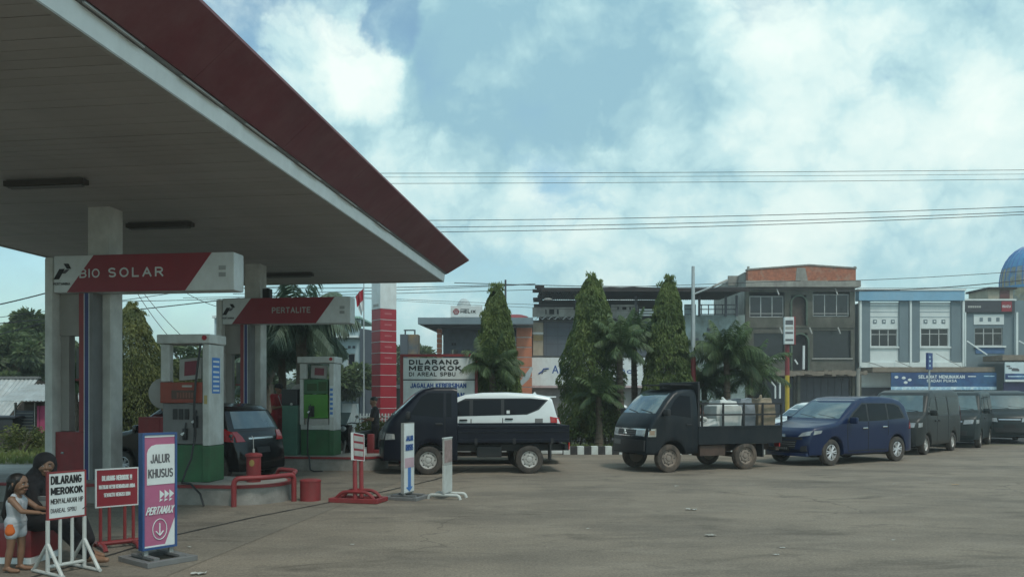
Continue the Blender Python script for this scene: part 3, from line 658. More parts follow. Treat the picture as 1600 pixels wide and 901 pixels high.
# fire extinguisher like canister on the island end
t = thing('red_canister', 'red canister with yellow label standing at the near island end behind the pipe guard', 'fire extinguisher', ST(-5.72, 12.35, .322), RZ)
MB().lathe([(0, 0), (.11, 0), (.115, .02), (.115, .40), (.135, .41), (.135, .44), (.12, .455), (.05, .47), (0, .47)], 20).build('cylinder', M['red'], t, smooth=True)
MB().cyl((0, 0, .47), (0, 0, .53), .018, n=8).build('valve', M['greyl'], t); MB().tube([(0, 0, .52), (-.01, .01, .62), (-.02, .03, .70), (-.05, .04, .74)], .005, 6).build('lever', M['greyl'], t)
MB().ell((.02, -.113, .31), (.045, .006, .055), 12, 6).build('label_print', mat('label yellow', (.35, .25, .08), .6), t)
# red drum
t = thing('red_drum', 'small round red drum standing on the forecourt right of the pipe guard', 'bollard', (xat(485, 13.05), 13.05, .008))
MB().lathe([(0, 0), (.165, 0), (.165, .33), (.158, .335), (0, .335)], 26).build('drum_body', M['red'], t, smooth=True); MB().lathe([(.168, .30), (.172, .31), (.168, .335), (.14, .345), (0, .345)], 26).build('lid', M['red'], t, smooth=True)

# ---------------------------------------------------------------- sign stands
def frame_boxes(w_, h_, tk, fw, parent, m, z0, name='frame_bar', y=0.0):
    for x0, x1, a, b in ((-w_/2, w_/2, z0, z0+fw), (-w_/2, w_/2, z0+h_-fw, z0+h_), (-w_/2, -w_/2+fw, z0+fw, z0+h_-fw), (w_/2-fw, w_/2, z0+fw, z0+h_-fw)):
        MB().box(x0, x1, y-tk/2, y+tk/2, a, b).build(name, m, parent)
# white no smoking sign
t = thing('no_smoking_stand', 'white DILARANG MEROKOK board on white pipe trestle, in front of the seated woman', 'sign', (-4.30, 7.72, .008), R(57), 'portable warning sign stands')
bz = .52; bwid, bh = .37, .455
bd = MB().box(-bwid/2+.015, bwid/2-.015, -.012, .012, bz+.015, bz+bh-.015).build('board', M['signw'], t)
frame_boxes(bwid, bh, .03, .016, t, M['red'], bz)
for s_, zz, hh, ww, mm in (('DILARANG', .335, .085, .37, M['ink']), ('MEROKOK', .235, .072, .38, M['ink']), ('MENYALAKAN HP', .150, .05, .385, M['ink']), ('DIAREAL SPBU', .065, .042, .30, M['inkg'])):
    text(s_, (-.155, -.013, bz+zz), ww*.81, hh, mm, bd, bold=.035 if hh > .06 else .01)
MB().tube([(.15, -.015, bz+.075), (.19, -.015, bz+.10)], .004, 5).build('cigarette_mark', M['ink'], bd)
for x_ in (-.175, .175):
    MB().cyl((x_, 0, .03), (x_, 0, bz), .019, n=10).build('post', M['white'], t, smooth=True)
    for sy in (-1, 1):
        MB().tube([(x_, 0, .30), (x_, sy*.26, .02)], .017, 8).build('strut', M['white'], t, smooth=True)
    MB().tube([(x_, -.28, .02), (x_, .28, .02)], .017, 8).build('foot_rail', M['white'], t, smooth=True)
for x_ in (-.06, .055): MB().cyl((x_, 0, .08), (x_, 0, bz), .016, n=10).build('post', M['white'], t, smooth=True)
MB().cyl((-.175, 0, .08), (.175, 0, .08), .018, n=10).build('cross_bar', M['white'], t, smooth=True)
# red warning board
t = thing('red_warning_stand', 'red board with white DILARANG MEROKOK lettering on red legs, behind the PERTAMAX board', 'sign', (xat(183, 8.98), 8.98, .008), R(40), 'portable warning sign stands')
bz = .46; bwid, bh = .45, .43
bd = MB().box(-bwid/2+.012, bwid/2-.012, -.012, .012, bz+.012, bz+bh-.012).build('board', M['reds'], t)
frame_boxes(bwid, bh, .03, .014, t, M['signw'], bz)
text('DILARANG MEROKOK !!!', (-.16, -.013, bz+.295), .32, .065, M['signw'], bd, bold=.05)
text('MATIKAN MESIN KENDARAAN ANDA', (-.19, -.013, bz+.205), .38, .05, M['signw'], bd, bold=.05)
text('SEWAKTU MENGISI BBM', (-.14, -.013, bz+.115), .28, .05, M['signw'], bd, bold=.05)
for x_ in (-.17, -.08, .08, .17): MB().cyl((x_, 0, .06), (x_, 0, bz), .018, n=8).build('post', M['red'], t, smooth=True)
MB().cyl((-.2, 0, .06), (.24, 0, .06), .026, n=8).build('cross_bar', M['red'], t, smooth=True)
for x_ in (-.17, .17): MB().tube(bend([(x_, -.24, .0), (x_, -.18, .05), (x_, .18, .05), (x_, .24, .0)], .04), .026, 8).build('foot_rail', M['red'], t, smooth=True)
# A-board with lane name
def laneboard(label, loc, rz, w_, h_, z0, full):
    t = thing('lane_board', label, 'sign', loc, rz, 'tall lane boards')
    core = MB().box(-w_/2+.015, w_/2-.015, -.03, .03, z0+.015, z0+h_-.015).build('board', M['pink'] if full else M['signw'], t)
    fr = M['signblue'] if full else M['galv']
    frame_boxes(w_, h_, .085 if full else .05, .022, t, fr, z0)
    y = -.031
    if full:
        r = .06; x0, x1, za, zb = -w_/2+.05, w_/2-.024, z0+.66, z0+1.07
        pts = [(x0, za), (x1, za), (x1, zb), (x0+r*1.6, zb)]+[(x0+r*1.6*(1-math.sin(q)), zb-r*1.6*(1-math.cos(q))) for q in (R(30), R(60), R(85))]
        MB().prism(pts, y-.004, y).build('white_field', M['signw'], core)
        text('JALUR', (-.10, y-.005, z0+.88), .21, .095, M['inkg'], core, bold=.02); text('KHUSUS', (-.125, y-.005, z0+.73), .27, .095, M['inkg'], core, bold=.02)
        for k in range(3):
            xx = .0+k*.052; MB().prism([(xx, z0+.51), (xx+.05, z0+.555), (xx, z0+.60)], y-.004, y).build('arrow_mark', M['signw'], core)
            MB().prism([(xx-.004, z0+.48), (xx+.035, z0+.50), (xx+.004, z0+.51)], y-.004, y).build('arrow_mark', M['signw'], core)
        text('PERTAMAX', (-.15, y-.005, z0+.355), .315, .085, M['signw'], core, bold=.03, shear=.25)
        MB().tube([(.0+.075*math.cos(a*math.pi/14), y-.003, z0+.20+.105*math.sin(a*math.pi/14)) for a in range(28)], .0045, 6, True).build('ring_mark', M['signw'], core)
        MB().tube([(0, y-.003, z0+.26), (0, y-.003, z0+.14)], .007, 6).build('arrow_mark', M['signw'], core)
        MB().tube([(-.04, y-.003, z0+.18), (0, y-.003, z0+.135), (.04, y-.003, z0+.18)], .007, 6).build('arrow_mark', M['signw'], core)
        MB().prism([(w_/2-.13, z0+.035), (w_/2-.024, z0+.035), (w_/2-.024, z0+.30)], y-.004, y).build('corner_patch', M['signw'], core)
        MB().box(-w_/2+.024, w_/2-.024, y-.003, y, z0+h_-.045, z0+h_-.024).build('top_line', M['signw'], core)
        MB().box(-w_/2+.024, w_/2-.024, y-.003, y, z0+.024, z0+.04).build('bottom_line', M['signw'], core)
    else:
        text('JALUR', (-.13, y-.005, z0+.86), .26, .09, M['inkb'], core, bold=.05); text('KHUSUS', (-.14, y-.005, z0+.70), .28, .12, M['inkb'], core, bold=.05)
        MB().box(-.16, .16, y-.004, y, z0+.42, z0+.58).build('pink_print', mat('faded pink', (.5, .35, .40), .5), core)
        MB().prism([(-.12, z0+.10), (0, z0+.02), (.12, z0+.10), (.05, z0+.10), (.05, z0+.42), (-.05, z0+.42), (-.05, z0+.10)], y-.004, y).build('arrow_mark', M['sticker'], core)
    # legs and wooden base
    for x_ in (-w_/2+.05, w_/2-.05): MB().box(x_-.022, x_+.022, -.02, .02, .05, z0).build('leg', M['galv'], t)
    bs = M['grey']; L_, D_ = w_*.9+.2, .30
    MB().bbox(-L_/2, L_/2, -D_, -D_+.07, 0, .055, .006).build('base_rail', bs, t); MB().bbox(-L_/2, L_/2, D_-.07, D_, 0, .055, .006).build('base_rail', bs, t)
    for x_ in (-L_/2, L_/2-.07): MB().bbox(x_, x_+.07, -D_+.072, D_-.072, 0, .05, .006).build('base_rail', bs, t)
    for x_ in (-w_/2+.05, w_/2-.05): MB().box(x_-.03, x_+.03, -D_+.072, D_-.072, .051, .075).build('base_tie', bs, t)
    return t
laneboard('tall pink and white JALUR KHUSUS PERTAMAX board with blue frame on a timber base', (xat(247, 8.25), 8.25, .008), R(52), .37, 1.19, .13, True)
laneboard('tall narrow white board with blue arrow, seen edge-on, in front of the navy pickup cab', (xat(637, 13.3), 13.3, .004), R(70), .38, 1.16, .10, False)
# red stand seen almost edge on
t = thing('red_pole_stand', 'red warning stand turned edge-on, with red hoops and frame base, right of the drum', 'sign', (xat(560, 12.9), 12.9, .008), R(76), 'portable warning sign stands')
tl = Matrix.Translation((0, 0, .04)) @ Matrix.Rotation(R(-4), 4, 'X') @ Matrix.Rotation(R(7), 4, 'Y')
bd = MB().box(-.20, .20, -.015, .015, .63, 1.05, tl).build('board', M['reds'], t)
for z0_ in (.93, .81, .69): MB().box(-.17, .17, -.019, -.0155, z0_, z0_+.085, tl).build('white_text_band', M['greyl'], bd)
for q in ((-.205, .205, 1.05, 1.062), (-.205, .205, .618, .63)): MB().box(q[0], q[1], -.02, .02, q[2], q[3], tl).build('frame_bar', M['signw'], t)
for q in ((-.212, -.2), (.2, .212)): MB().box(q[0], q[1], -.02, .02, .618, 1.062, tl).build('frame_bar', M['signw'], t)
for x_ in (-.12, .12): MB().tube([tl @ Vector((x_, 0, .62)), Vector((x_, 0, .05))], .035, 8).build('post', M['red'], t, smooth=True)
for x_ in (-.13, .13): MB().tube(bend([(x_, -.33, .06), (x_, -.22, .17), (x_, .22, .17), (x_, .33, .06)], .09), .028, 8).build('hoop', M['red'], t, smooth=True)
for x0, x1, y0, y1 in ((-.22, -.15, -.42, .42), (.15, .22, -.42, .42), (-.149, .149, -.42, -.35), (-.149, .149, .35, .42)): MB().bbox(x0, x1, y0, y1, 0, .07, .008).build('base_rail', M['red'], t)
# white stand
t = thing('white_pole_stand', 'slim white sign stand with two rounded white feet, below the navy pickup door', 'sign', (xat(699, 13.35), 13.35, .004), R(74), 'portable warning sign stands')
bd = MB().box(-.19, .19, -.014, .014, .56, 1.0).build('board', M['greyl'], t); MB().box(-.175, .175, -.018, -.0145, .60, .97).build('printed_face', mat('faded brown print', (.28, .20, .19), .6, var=.3, scale=12), bd)
MB().box(-.20, .20, -.02, .02, 1.0, 1.015).build('frame_bar', M['signw'], t)
MB().box(-.19, .19, -.016, .016, .10, .555).build('lower_panel', M['white'], t)
for x_ in (-.15, .15): MB().tube(bend([(x_, -.28, .0), (x_, -.26, .07), (x_, .26, .07), (x_, .28, .0)], .05), .026, 10).build('foot_rail', M['white'], t, smooth=True)

# big notice board on the verge
t = thing('notice_board', 'large white notice board in red frame reading DILARANG MEROKOK, behind the navy pickup', 'sign', (xat(686, 24.2), 24.2, .12), R(-2))
z = lambda py: zat(py, 24.2)-.12
hw = 1.085
MB().box(-hw, hw, -.03, .03, z(592), z(559)).build('upper_board', M['signw'], t); MB().box(-hw, hw, -.03, .03, z(660), z(594)).build('lower_board', M['signw'], t)
MB().box(-hw, hw, -.02, .02, z(594)+.002, z(592)-.002).build('divider', M['ink'], t)
for x_ in (-hw-.09, hw+.005): MB().box(x_, x_+.085, -.05, .05, 0, z(557)).build('post', M['red'], t)
MB().box(-hw-.09, hw+.09, -.05, .05, z(557)+.002, z(553)).build('top_rail', M['red'], t)
def tz(s_, px0, px1, p0, p1, m_, bold=.04):
    text(s_, (xat(px0, 24.2)-xat(686, 24.2), -.032, z(p1)), (px1-px0)/1250*24.2, (p1-p0)/1250*24.2, m_, t, bold=bold)
tz('DILARANG', 639, 717, 561.5, 569.5, M['ink'], .055); tz('MEROKOK', 639, 721, 571, 579, M['ink'], .055); tz('DI AREAL SPBU', 639, 712, 581, 587.5, M['ink'], .03)
tz('JAGALAH KEBERSIHAN', 641, 729, 598, 606, M['inkb'], .035); tz('KENYAMANAN', 660, 726, 613, 622, M['inkb'], .04)
# ---------------------------------------------------------------- vehicles
def lerp(pts, x):
    if x <= pts[0][0]: return pts[0][1]
    for (x0, z0), (x1, z1) in zip(pts, pts[1:]):
        if x <= x1: return z0+(z1-z0)*(x-x0)/(x1-x0) if x1 > x0 else z1
    return pts[-1][1]
class Body:
    """x runs from the nose (0) to the tail (L), y across, z up; lofted from rounded cross sections"""
    def __init__(s, L, W, up, sill, belt, wheels, Ra, tumble=.14, nose=.16, tail=.10, nl=.45, tl=.35, bow=.10, tbow=.05, rr=.09):
        s.L, s.W, s.up, s.sill, s.belt, s.wheels, s.Ra = L, W/2, up, sill, belt, wheels, Ra
        s.tumble, s.nose, s.tail, s.nl, s.tl, s.bow, s.tbow, s.rr = tumble, nose, tail, nl, tl, bow, tbow, rr
        s.H = max(z for x, z in up)
        s.front = []
        for x, z in up:
            s.front.append((z, x))
            if z >= s.H-.001: break
        s.rear = []
        for x, z in reversed(up):
            if s.rear and z <= s.rear[-1][0]: z = s.rear[-1][0]+1e-4
            s.rear.append((z, x))
            if z >= s.H-.02: break
    def D(s, x, y, z):
        k = 1.0
        if z > s.belt: k -= s.tumble*((z-s.belt)/(s.H-s.belt))**1.25
        else: k -= .035*((s.belt-z)/s.belt)**2
        if x < s.nl: k *= 1-s.nose*(1-x/s.nl)**2
        if x > s.L-s.tl: k *= 1-s.tail*(1-(s.L-x)/s.tl)**2
        q = (y/s.W)**2
        x2 = x+s.bow*q*max(0, 1-2*x/s.L)-s.tbow*q*max(0, 2*x/s.L-1)
        return Vector((s.L/2-x2, y*k, z))
    def zup(s, x): return lerp(s.up, x)
    def zlow(s, x):
        z = s.sill
        for xw, zw in s.wheels:
            if abs(x-xw) < s.Ra: z = max(z, zw+math.sqrt(max(0, s.Ra**2-(x-xw)**2)))
        # chin and tail undercut
        if x < .25: z = max(z, s.sill-.03+.02)
        return z
    def rnd(s, x): return max(.01, min(s.rr, (s.zup(x)-s.zlow(x))*.35))
    def half(s, x, z):
        r = s.rnd(x); zu = s.zup(x)
        if z > zu-r:
            d = min(1, (z-(zu-r))/r); return s.W-r+r*math.sqrt(max(0, 1-d*d))
        return s.W
    def xs(s):
        X = set(round(x, 4) for x, z in s.up)
        n = int(s.L/.09)
        for i in range(n+1): X.add(round(s.L*i/n, 4))
        for xw, zw in s.wheels:
            for i in range(25):
                X.add(round(xw-s.Ra*math.cos(math.pi*i/24), 4))
            X.add(round(xw-s.Ra-.002, 4)); X.add(round(xw+s.Ra+.002, 4))
        X = sorted(x for x in X if 0 <= x <= s.L); out = [X[0]]
        for x in X[1:]:
            if x-out[-1] > .0015: out.append(x)
        return out
    def shell(s, parent, m, name='body'):
        mb = MB(); X = s.xs(); rings = []
        for x in X:
            zu, zl, r = s.zup(x), s.zlow(x), s.rnd(x); W = s.W
            p = [(0, zl), (W*.55, zl), (W-.05, zl), (W-.008, zl+.015)]
            za, zb = zl+.03, zu-r
            if zb < za: zb = za+.001
            for j in range(12): p.append((W, za+(zb-za)*j/11))
            for q in (22, 45, 67): p.append((W-r+r*math.cos(R(q)), zb+(zu-zb)*math.sin(R(q))))
            p.append((W-r, zu))
            for k in (.72, .45, .2): p.append(((W-r)*k, zu))
            h = [(y, z) for y, z in p]
            full = h+[(0, zu)]+[(-y, z) for y, z in reversed(h[1:])]
            rings.append([s.D(x, y, z) for y, z in full])
        n = len(rings[0])
        for rg_ in rings: mb.v += [tuple(v) for v in rg_]
        for i in range(len(rings)-1):
            for j in range(n): mb.f.append((i*n+j, (i+1)*n+j, (i+1)*n+(j+1) % n, i*n+(j+1) % n))
        # end caps as strips so that they follow the bow
        k = n//2
        for base in (0, (len(rings)-1)*n):
            for j in range(1, k-0):
                a, b, c, d = base+j, base+j+1, base+(n-j-1) % n, base+(n-j) % n
                if len({a, b, c, d}) == 4: mb.f.append((a, b, c, d))
                elif len({a, b, c, d}) == 3: mb.f.append(tuple(dict.fromkeys((a, b, c, d))))
            mb.f.append((base, base+1, base+n-1))
        return mb.build(name, m, parent, smooth=True, angle=42)
    def tess(s, poly, step=.11):
        bm = bmesh.new(); vs = [bm.verts.new((a, b, 0)) for a, b in poly]; f = bm.faces.new(vs)
        bmesh.ops.triangulate(bm, faces=[f])
        for ax in (0, 1):
            lo, hi = min(p[ax] for p in poly), max(p[ax] for p in poly); n = int((hi-lo)/step)
            for i in range(1, n+1):
                co = [0, 0, 0]; no = [0, 0, 0]; co[ax] = lo+(hi-lo)*i/(n+1); no[ax] = 1
                bmesh.ops.bisect_plane(bm, geom=bm.verts[:]+bm.edges[:]+bm.faces[:], plane_co=co, plane_no=no)
        bm.verts.index_update()
        r = [(v.co.x, v.co.y) for v in bm.verts], [[v.index for v in f.verts] for f in bm.faces]; bm.free(); return r
    def patch(s, pts3, faces, name, m, parent, th):
        mb = MB(); n = len(pts3[0]); mb.v = [tuple(p) for p in pts3[0]]+[tuple(p) for p in pts3[1]]
        mb.f = [tuple(f) for f in faces]+[tuple(i+n for i in reversed(f)) for f in faces]
        ec = {}
        for f in faces:
            for a, b in zip(f, list(f[1:])+[f[0]]): ec[(a, b)] = ec.get((a, b), 0)+1
        for (a, b) in ec:
            if (b, a) not in ec: mb.f.append((b, a, a+n, b+n))
        return mb.build(name, m, parent, smooth=True, angle=40)
    def side(s, poly, name, m, parent, sides=(1, -1), eps=.006, th=.02):
        out = []
        pv, pf = s.tess(poly)
        for sg in sides:
            a = [s.D(x, sg*(s.half(x, z)+eps), z) for x, z in pv]; b = [s.D(x, sg*(s.half(x, z)-th), z) for x, z in pv]
            out.append(s.patch((a, b), pf, name, m, parent, th))
        return out
    def fr(s, poly, name, m, parent, eps=.006, th=.03, rear=False):
        """poly in (y,z) laid on the nose (or tail) surface"""
        pv, pf = s.tess(poly)
        xf = (lambda z: lerp(s.rear, z)) if rear else (lambda z: lerp(s.front, z)); sg = 1 if rear else -1
        a = [s.D(xf(z)+sg*eps, y, z) for y, z in pv]; b = [s.D(xf(z)-sg*th, y, z) for y, z in pv]
        return s.patch((a, b), pf, name, m, parent, th)
def strip(p0, p1, w_):
    (x0, z0), (x1, z1) = p0, p1; d = math.hypot(x1-x0, z1-z0); nx, nz = -(z1-z0)/d*w_/2, (x1-x0)/d*w_/2
    return [(x0+nx, z0+nz), (x0-nx, z0-nz), (x1-nx, z1-nz), (x1+nx, z1+nz)]
TY = {}
def wheel(parent, x, y, r, kind, side_, L, wdt=.17):
    key = (round(r, 3), kind)
    if key not in TY:
        h = wdt/2
        ty = MB().lathe([(r*.60, -h*.8), (r*.66, -h), (r*.90, -h), (r*.97, -h*.85), (r, -h*.6), (r, h*.6), (r*.97, h*.85), (r*.90, h), (r*.66, h), (r*.60, h*.8)], 36, None, 'y', caps=False)
        tm = ty.mesh('wheel', M['rubberd' if kind == 'mud' else 'rubber'], True)
        rm = MB(); q = r*.62
        if kind == 'alloy':
            rm.lathe([(q, -h*.8), (q, h*.75), (q*.90, h*.8), (q*.88, h*.55), (q*.88, -h*.3)], 36, None, 'y', caps=False)
            for k in range(6):
                for dd in (-.13, .13):
                    a = 2*math.pi*k/6+dd; a2 = 2*math.pi*k/6+dd*1.4
                    rm.tube([(q*.12*math.cos(a), h*.62, q*.12*math.sin(a)), (q*.9*math.cos(a2), h*.72, q*.9*math.sin(a2))], [q*.10, q*.085], 6)
            rm.lathe([(q*.24, h*.3), (q*.24, h*.74), (q*.1, h*.8), (0, h*.8)], 20, None, 'y')
            im = rm.mesh('rim', M['alloy'], True)
        else:
            rm.lathe([(q, -h*.8), (q, h*.72), (q*.93, h*.76), (q*.86, h*.5), (q*.70, h*.40), (q*.62, h*.62), (q*.42, h*.66), (q*.36, h*.50), (q*.30, h*.72), (q*.12, h*.80), (0, h*.80)], 32, None, 'y')
            im = rm.mesh('rim', M['steelm' if kind == 'mud' else 'steelw'], True)
        bk = MB().lathe([(0, -h*.35), (q*.95, -h*.35), (q*.95, -h*.2), (0, -h*.2)], 24, None, 'y')
        if kind != 'alloy':
            for k in range(8):
                a = 2*math.pi*k/8; bk.cyl((q*.78*math.cos(a), h*.40, q*.78*math.sin(a)), (q*.78*math.cos(a), h*.475, q*.78*math.sin(a)), q*.09, n=8)
            for k in range(5):
                a = 2*math.pi*k/5; bk.cyl((q*.5*math.cos(a), h*.6, q*.5*math.sin(a)), (q*.5*math.cos(a), h*.72, q*.5*math.sin(a)), q*.05, n=6)
        bm_ = bk.mesh('wheel_back', M['dark'], True)
        TY[key] = (tm, im, bm_)
    tm, im, bm_ = TY[key]
    wh = inst('wheel', tm, parent, (L/2-x, y, r), 0 if side_ > 0 else math.pi)
    inst('rim', im, wh); inst('wheel_back', bm_, wh); return wh
def mirror(B, parent, x, z, m, sides=(1, -1), s=1.0, glass=True):
    for sg in sides:
        p = B.D(x, sg*(B.W+.02), z)
        mb = MB(); mb.bbox(-.05*s, .05*s, -.10*s, .10*s, -.08*s, .08*s, .03*s, Matrix.Translation(p+Vector((.02, sg*.12*s, 0)))); mb.cyl(p+Vector((0, -sg*.04, -.03)), p+Vector((.02, sg*.06, 0)), .02, n=8)
        o = mb.build('mirror', m, parent, smooth=True)
        MB().bbox(-.056*s, -.048*s, -.085*s, .085*s, -.065*s, .065*s, .003, Matrix.Translation(p+Vector((.02, sg*.12*s, 0)))).build('mirror_glass', M['glass'], o)
def place_root(label, cat, name, nw, heading_deg, wheel_x, L, track, group='vehicles queueing for fuel', nz=.004):
    """nw: ground point of the near front wheel (left side wheel for a vehicle facing picture left)"""
    rz = math.pi+R(heading_deg); c, s = math.cos(rz), math.sin(rz); lx, ly = L/2-wheel_x, track/2
    loc = (nw[0]-(c*lx-s*ly), nw[1]-(s*lx+c*ly), nz)
    return thing(name, label, cat, loc, rz, group)
def gp(px, py): Y = 2125/(py-619); return (xat(px, Y), Y)
def mpv(root, B, paint, wheels, r, kind, track, wins, ws, rw, lampz, opts):
    L = B.L
    body = B.shell(root, paint)
    for xw, zw in wheels:
        for sg in (1, -1): wheel(root, xw, sg*(track/2), r, kind, sg, L)
    MB().box(L/2-(wheels[1][0]+.4), L/2-.45, -B.W+.26, B.W-.26, .20, .62).build('underbody', M['dark'], root)
    for w_ in wins: B.side(w_, 'window', M['glass'], root)
    # pillars: black band under the panes
    if 'band' in opts: B.side(opts['band'], 'window_surround', M['black'], root, eps=.003)
    yw = B.W*.84
    z0, z1 = ws; B.fr([(-yw-.04, z0), (yw+.04, z0), (yw*.97, z1), (-yw*.97, z1)], 'windscreen', M['glassl'], root)
    for ya, yb in ((.05, -.55), (.62, .05)):
        xa, xb = lerp(B.front, z0+.02), lerp(B.front, z0+.10)
        MB().tube([B.D(xa-.02, ya, z0+.015), B.D(xb-.02, yb, z0+.09)], .009, 5).build('wiper', M['black'], root)
    z0, z1 = rw; yr = B.W*.80
    B.fr([(-yr, z0), (yr, z0), (yr*.94, z1), (-yr*.94, z1)], 'rear_window', opts.get('rg', M['glass']), root, rear=True)
    for l_ in opts.get('lines', []):
        B.side(strip(l_[0], l_[1], .02), 'door_gap', M['dark'], root, eps=.003, th=.005)
    for hx, hz in opts.get('handles', []):
        for sg in (1, -1):
            p = B.D(hx, sg*(B.W+.015), hz); MB().bbox(-.10, .10, -.018, .018, -.02, .02, .015, Matrix.Translation(p)).build('door_handle', opts.get('hm', paint), root, smooth=True)
    if opts.get('mirror'): mirror(B, root, *opts['mirror'], paint)
    return body
# ---- blue MPV
def xenia(label, nw, hd, paint, plate=True):
    L, Wd = 4.19, 1.66
    up = [(0, .40), (.004, .55), (.02, .70), (.07, .83), (.18, .93), (.50, 1.00), (.90, 1.055), (1.02, 1.09), (1.12, 1.14), (1.50, 1.37), (1.90, 1.585), (2.12, 1.66), (2.5, 1.70), (2.9, 1.70), (3.4, 1.665), (3.70, 1.60), (3.84, 1.5), (4.02, 1.12), (4.12, .98), (4.18, .70), (4.19, .42)]
    whs = [(.80, .325), (3.45, .325)]
    B = Body(L, Wd, up, .25, 1.02, whs, .375, nose=.20, nl=.7, tail=.10, bow=.16)
    t = place_root(label, 'car', 'parked_car', nw, hd, .80, L, 1.45)
    wins = [[(1.42, 1.08), (2.18, 1.075), (2.18, 1.50), (2.05, 1.50), (1.62, 1.26)], [(2.25, 1.075), (3.02, 1.09), (3.0, 1.51), (2.25, 1.515)], [(3.09, 1.10), (3.72, 1.15), (3.56, 1.42), (3.38, 1.485), (3.08, 1.51)]]
    b = mpv(t, B, paint, whs, .325, 'alloy', 1.47, wins, (1.15, 1.61), (1.14, 1.50), .8, dict(
        band=[(1.30, 1.065), (3.82, 1.12), (3.62, 1.455), (3.40, 1.52), (2.04, 1.535), (1.55, 1.275)],
        lines=[((1.36, .36), (1.30, 1.02)), ((2.215, .30), (2.215, 1.06)), ((3.05, .70), (3.05, 1.07)), ((1.36, .34), (3.0, .34))],
        handles=[(2.05, .90), (2.88, .92)], hm=M['chrome'], mirror=(1.42, 1.10)))
    B.fr([(-.40, .42), (.40, .42), (.46, .62), (-.46, .62)], 'grille', M['black'], t)
    for zz in (.47, .52, .57): B.fr([(-.42, zz), (.42, zz), (.42, zz+.012), (-.42, zz+.012)], 'grille_bar', M['grey'], t, eps=.012)
    B.fr([(-.62, .64), (.62, .64), (.62, .70), (-.62, .70)], 'upper_grille', M['black'], t); B.fr([(-.075, .70), (.075, .70), (.06, .775), (-.06, .775)], 'badge', M['chrome'], t, eps=.014)
    for sg in (1, -1):
        B.fr([(sg*.50, .71), (sg*.80, .75), (sg*.80, .86), (sg*.58, .81)], 'headlight', M['lamp'], t, eps=.012)
        B.side([(.10, .76), (.30, .80), (.34, .87), (.14, .86)], 'headlight', M['lamp'], t, sides=(sg,), eps=.008)
        B.fr([(sg*.58, .36), (sg*.76, .36), (sg*.76, .50), (sg*.60, .48)], 'fog_lamp', M['black'], t, eps=.010)
        B.side([(3.98, .84), (4.16, .86), (4.12, 1.10), (4.0, 1.12)], 'tail_light', M['tail'], t, sides=(sg,), eps=.008)
    pl = B.fr([(-.22, .36), (.22, .36), (.22, .48), (-.22, .48)], 'number_plate', M['ink'], t, eps=.02)
    B.fr([(-.80, .24), (.80, .24), (.78, .315), (-.78, .315)], 'bumper_lip', paint, t, eps=.03)
    for k_ in range(6): MB().box(L/2+.024, L/2+.028, -.16+.055*k_, -.125+.055*k_, .395, .445).build('plate_mark', M['grey'], pl)
    MB().tube([(L/2-3.55, 0, 1.67), (L/2-3.68, 0, 1.79)], .006, 5).build('aerial', M['black'], t)
    return t
xenia('metallic blue people carrier with silver alloy wheels, behind the cargo pickup in the queue', gp(1295, 727), 31, M['bluep'])

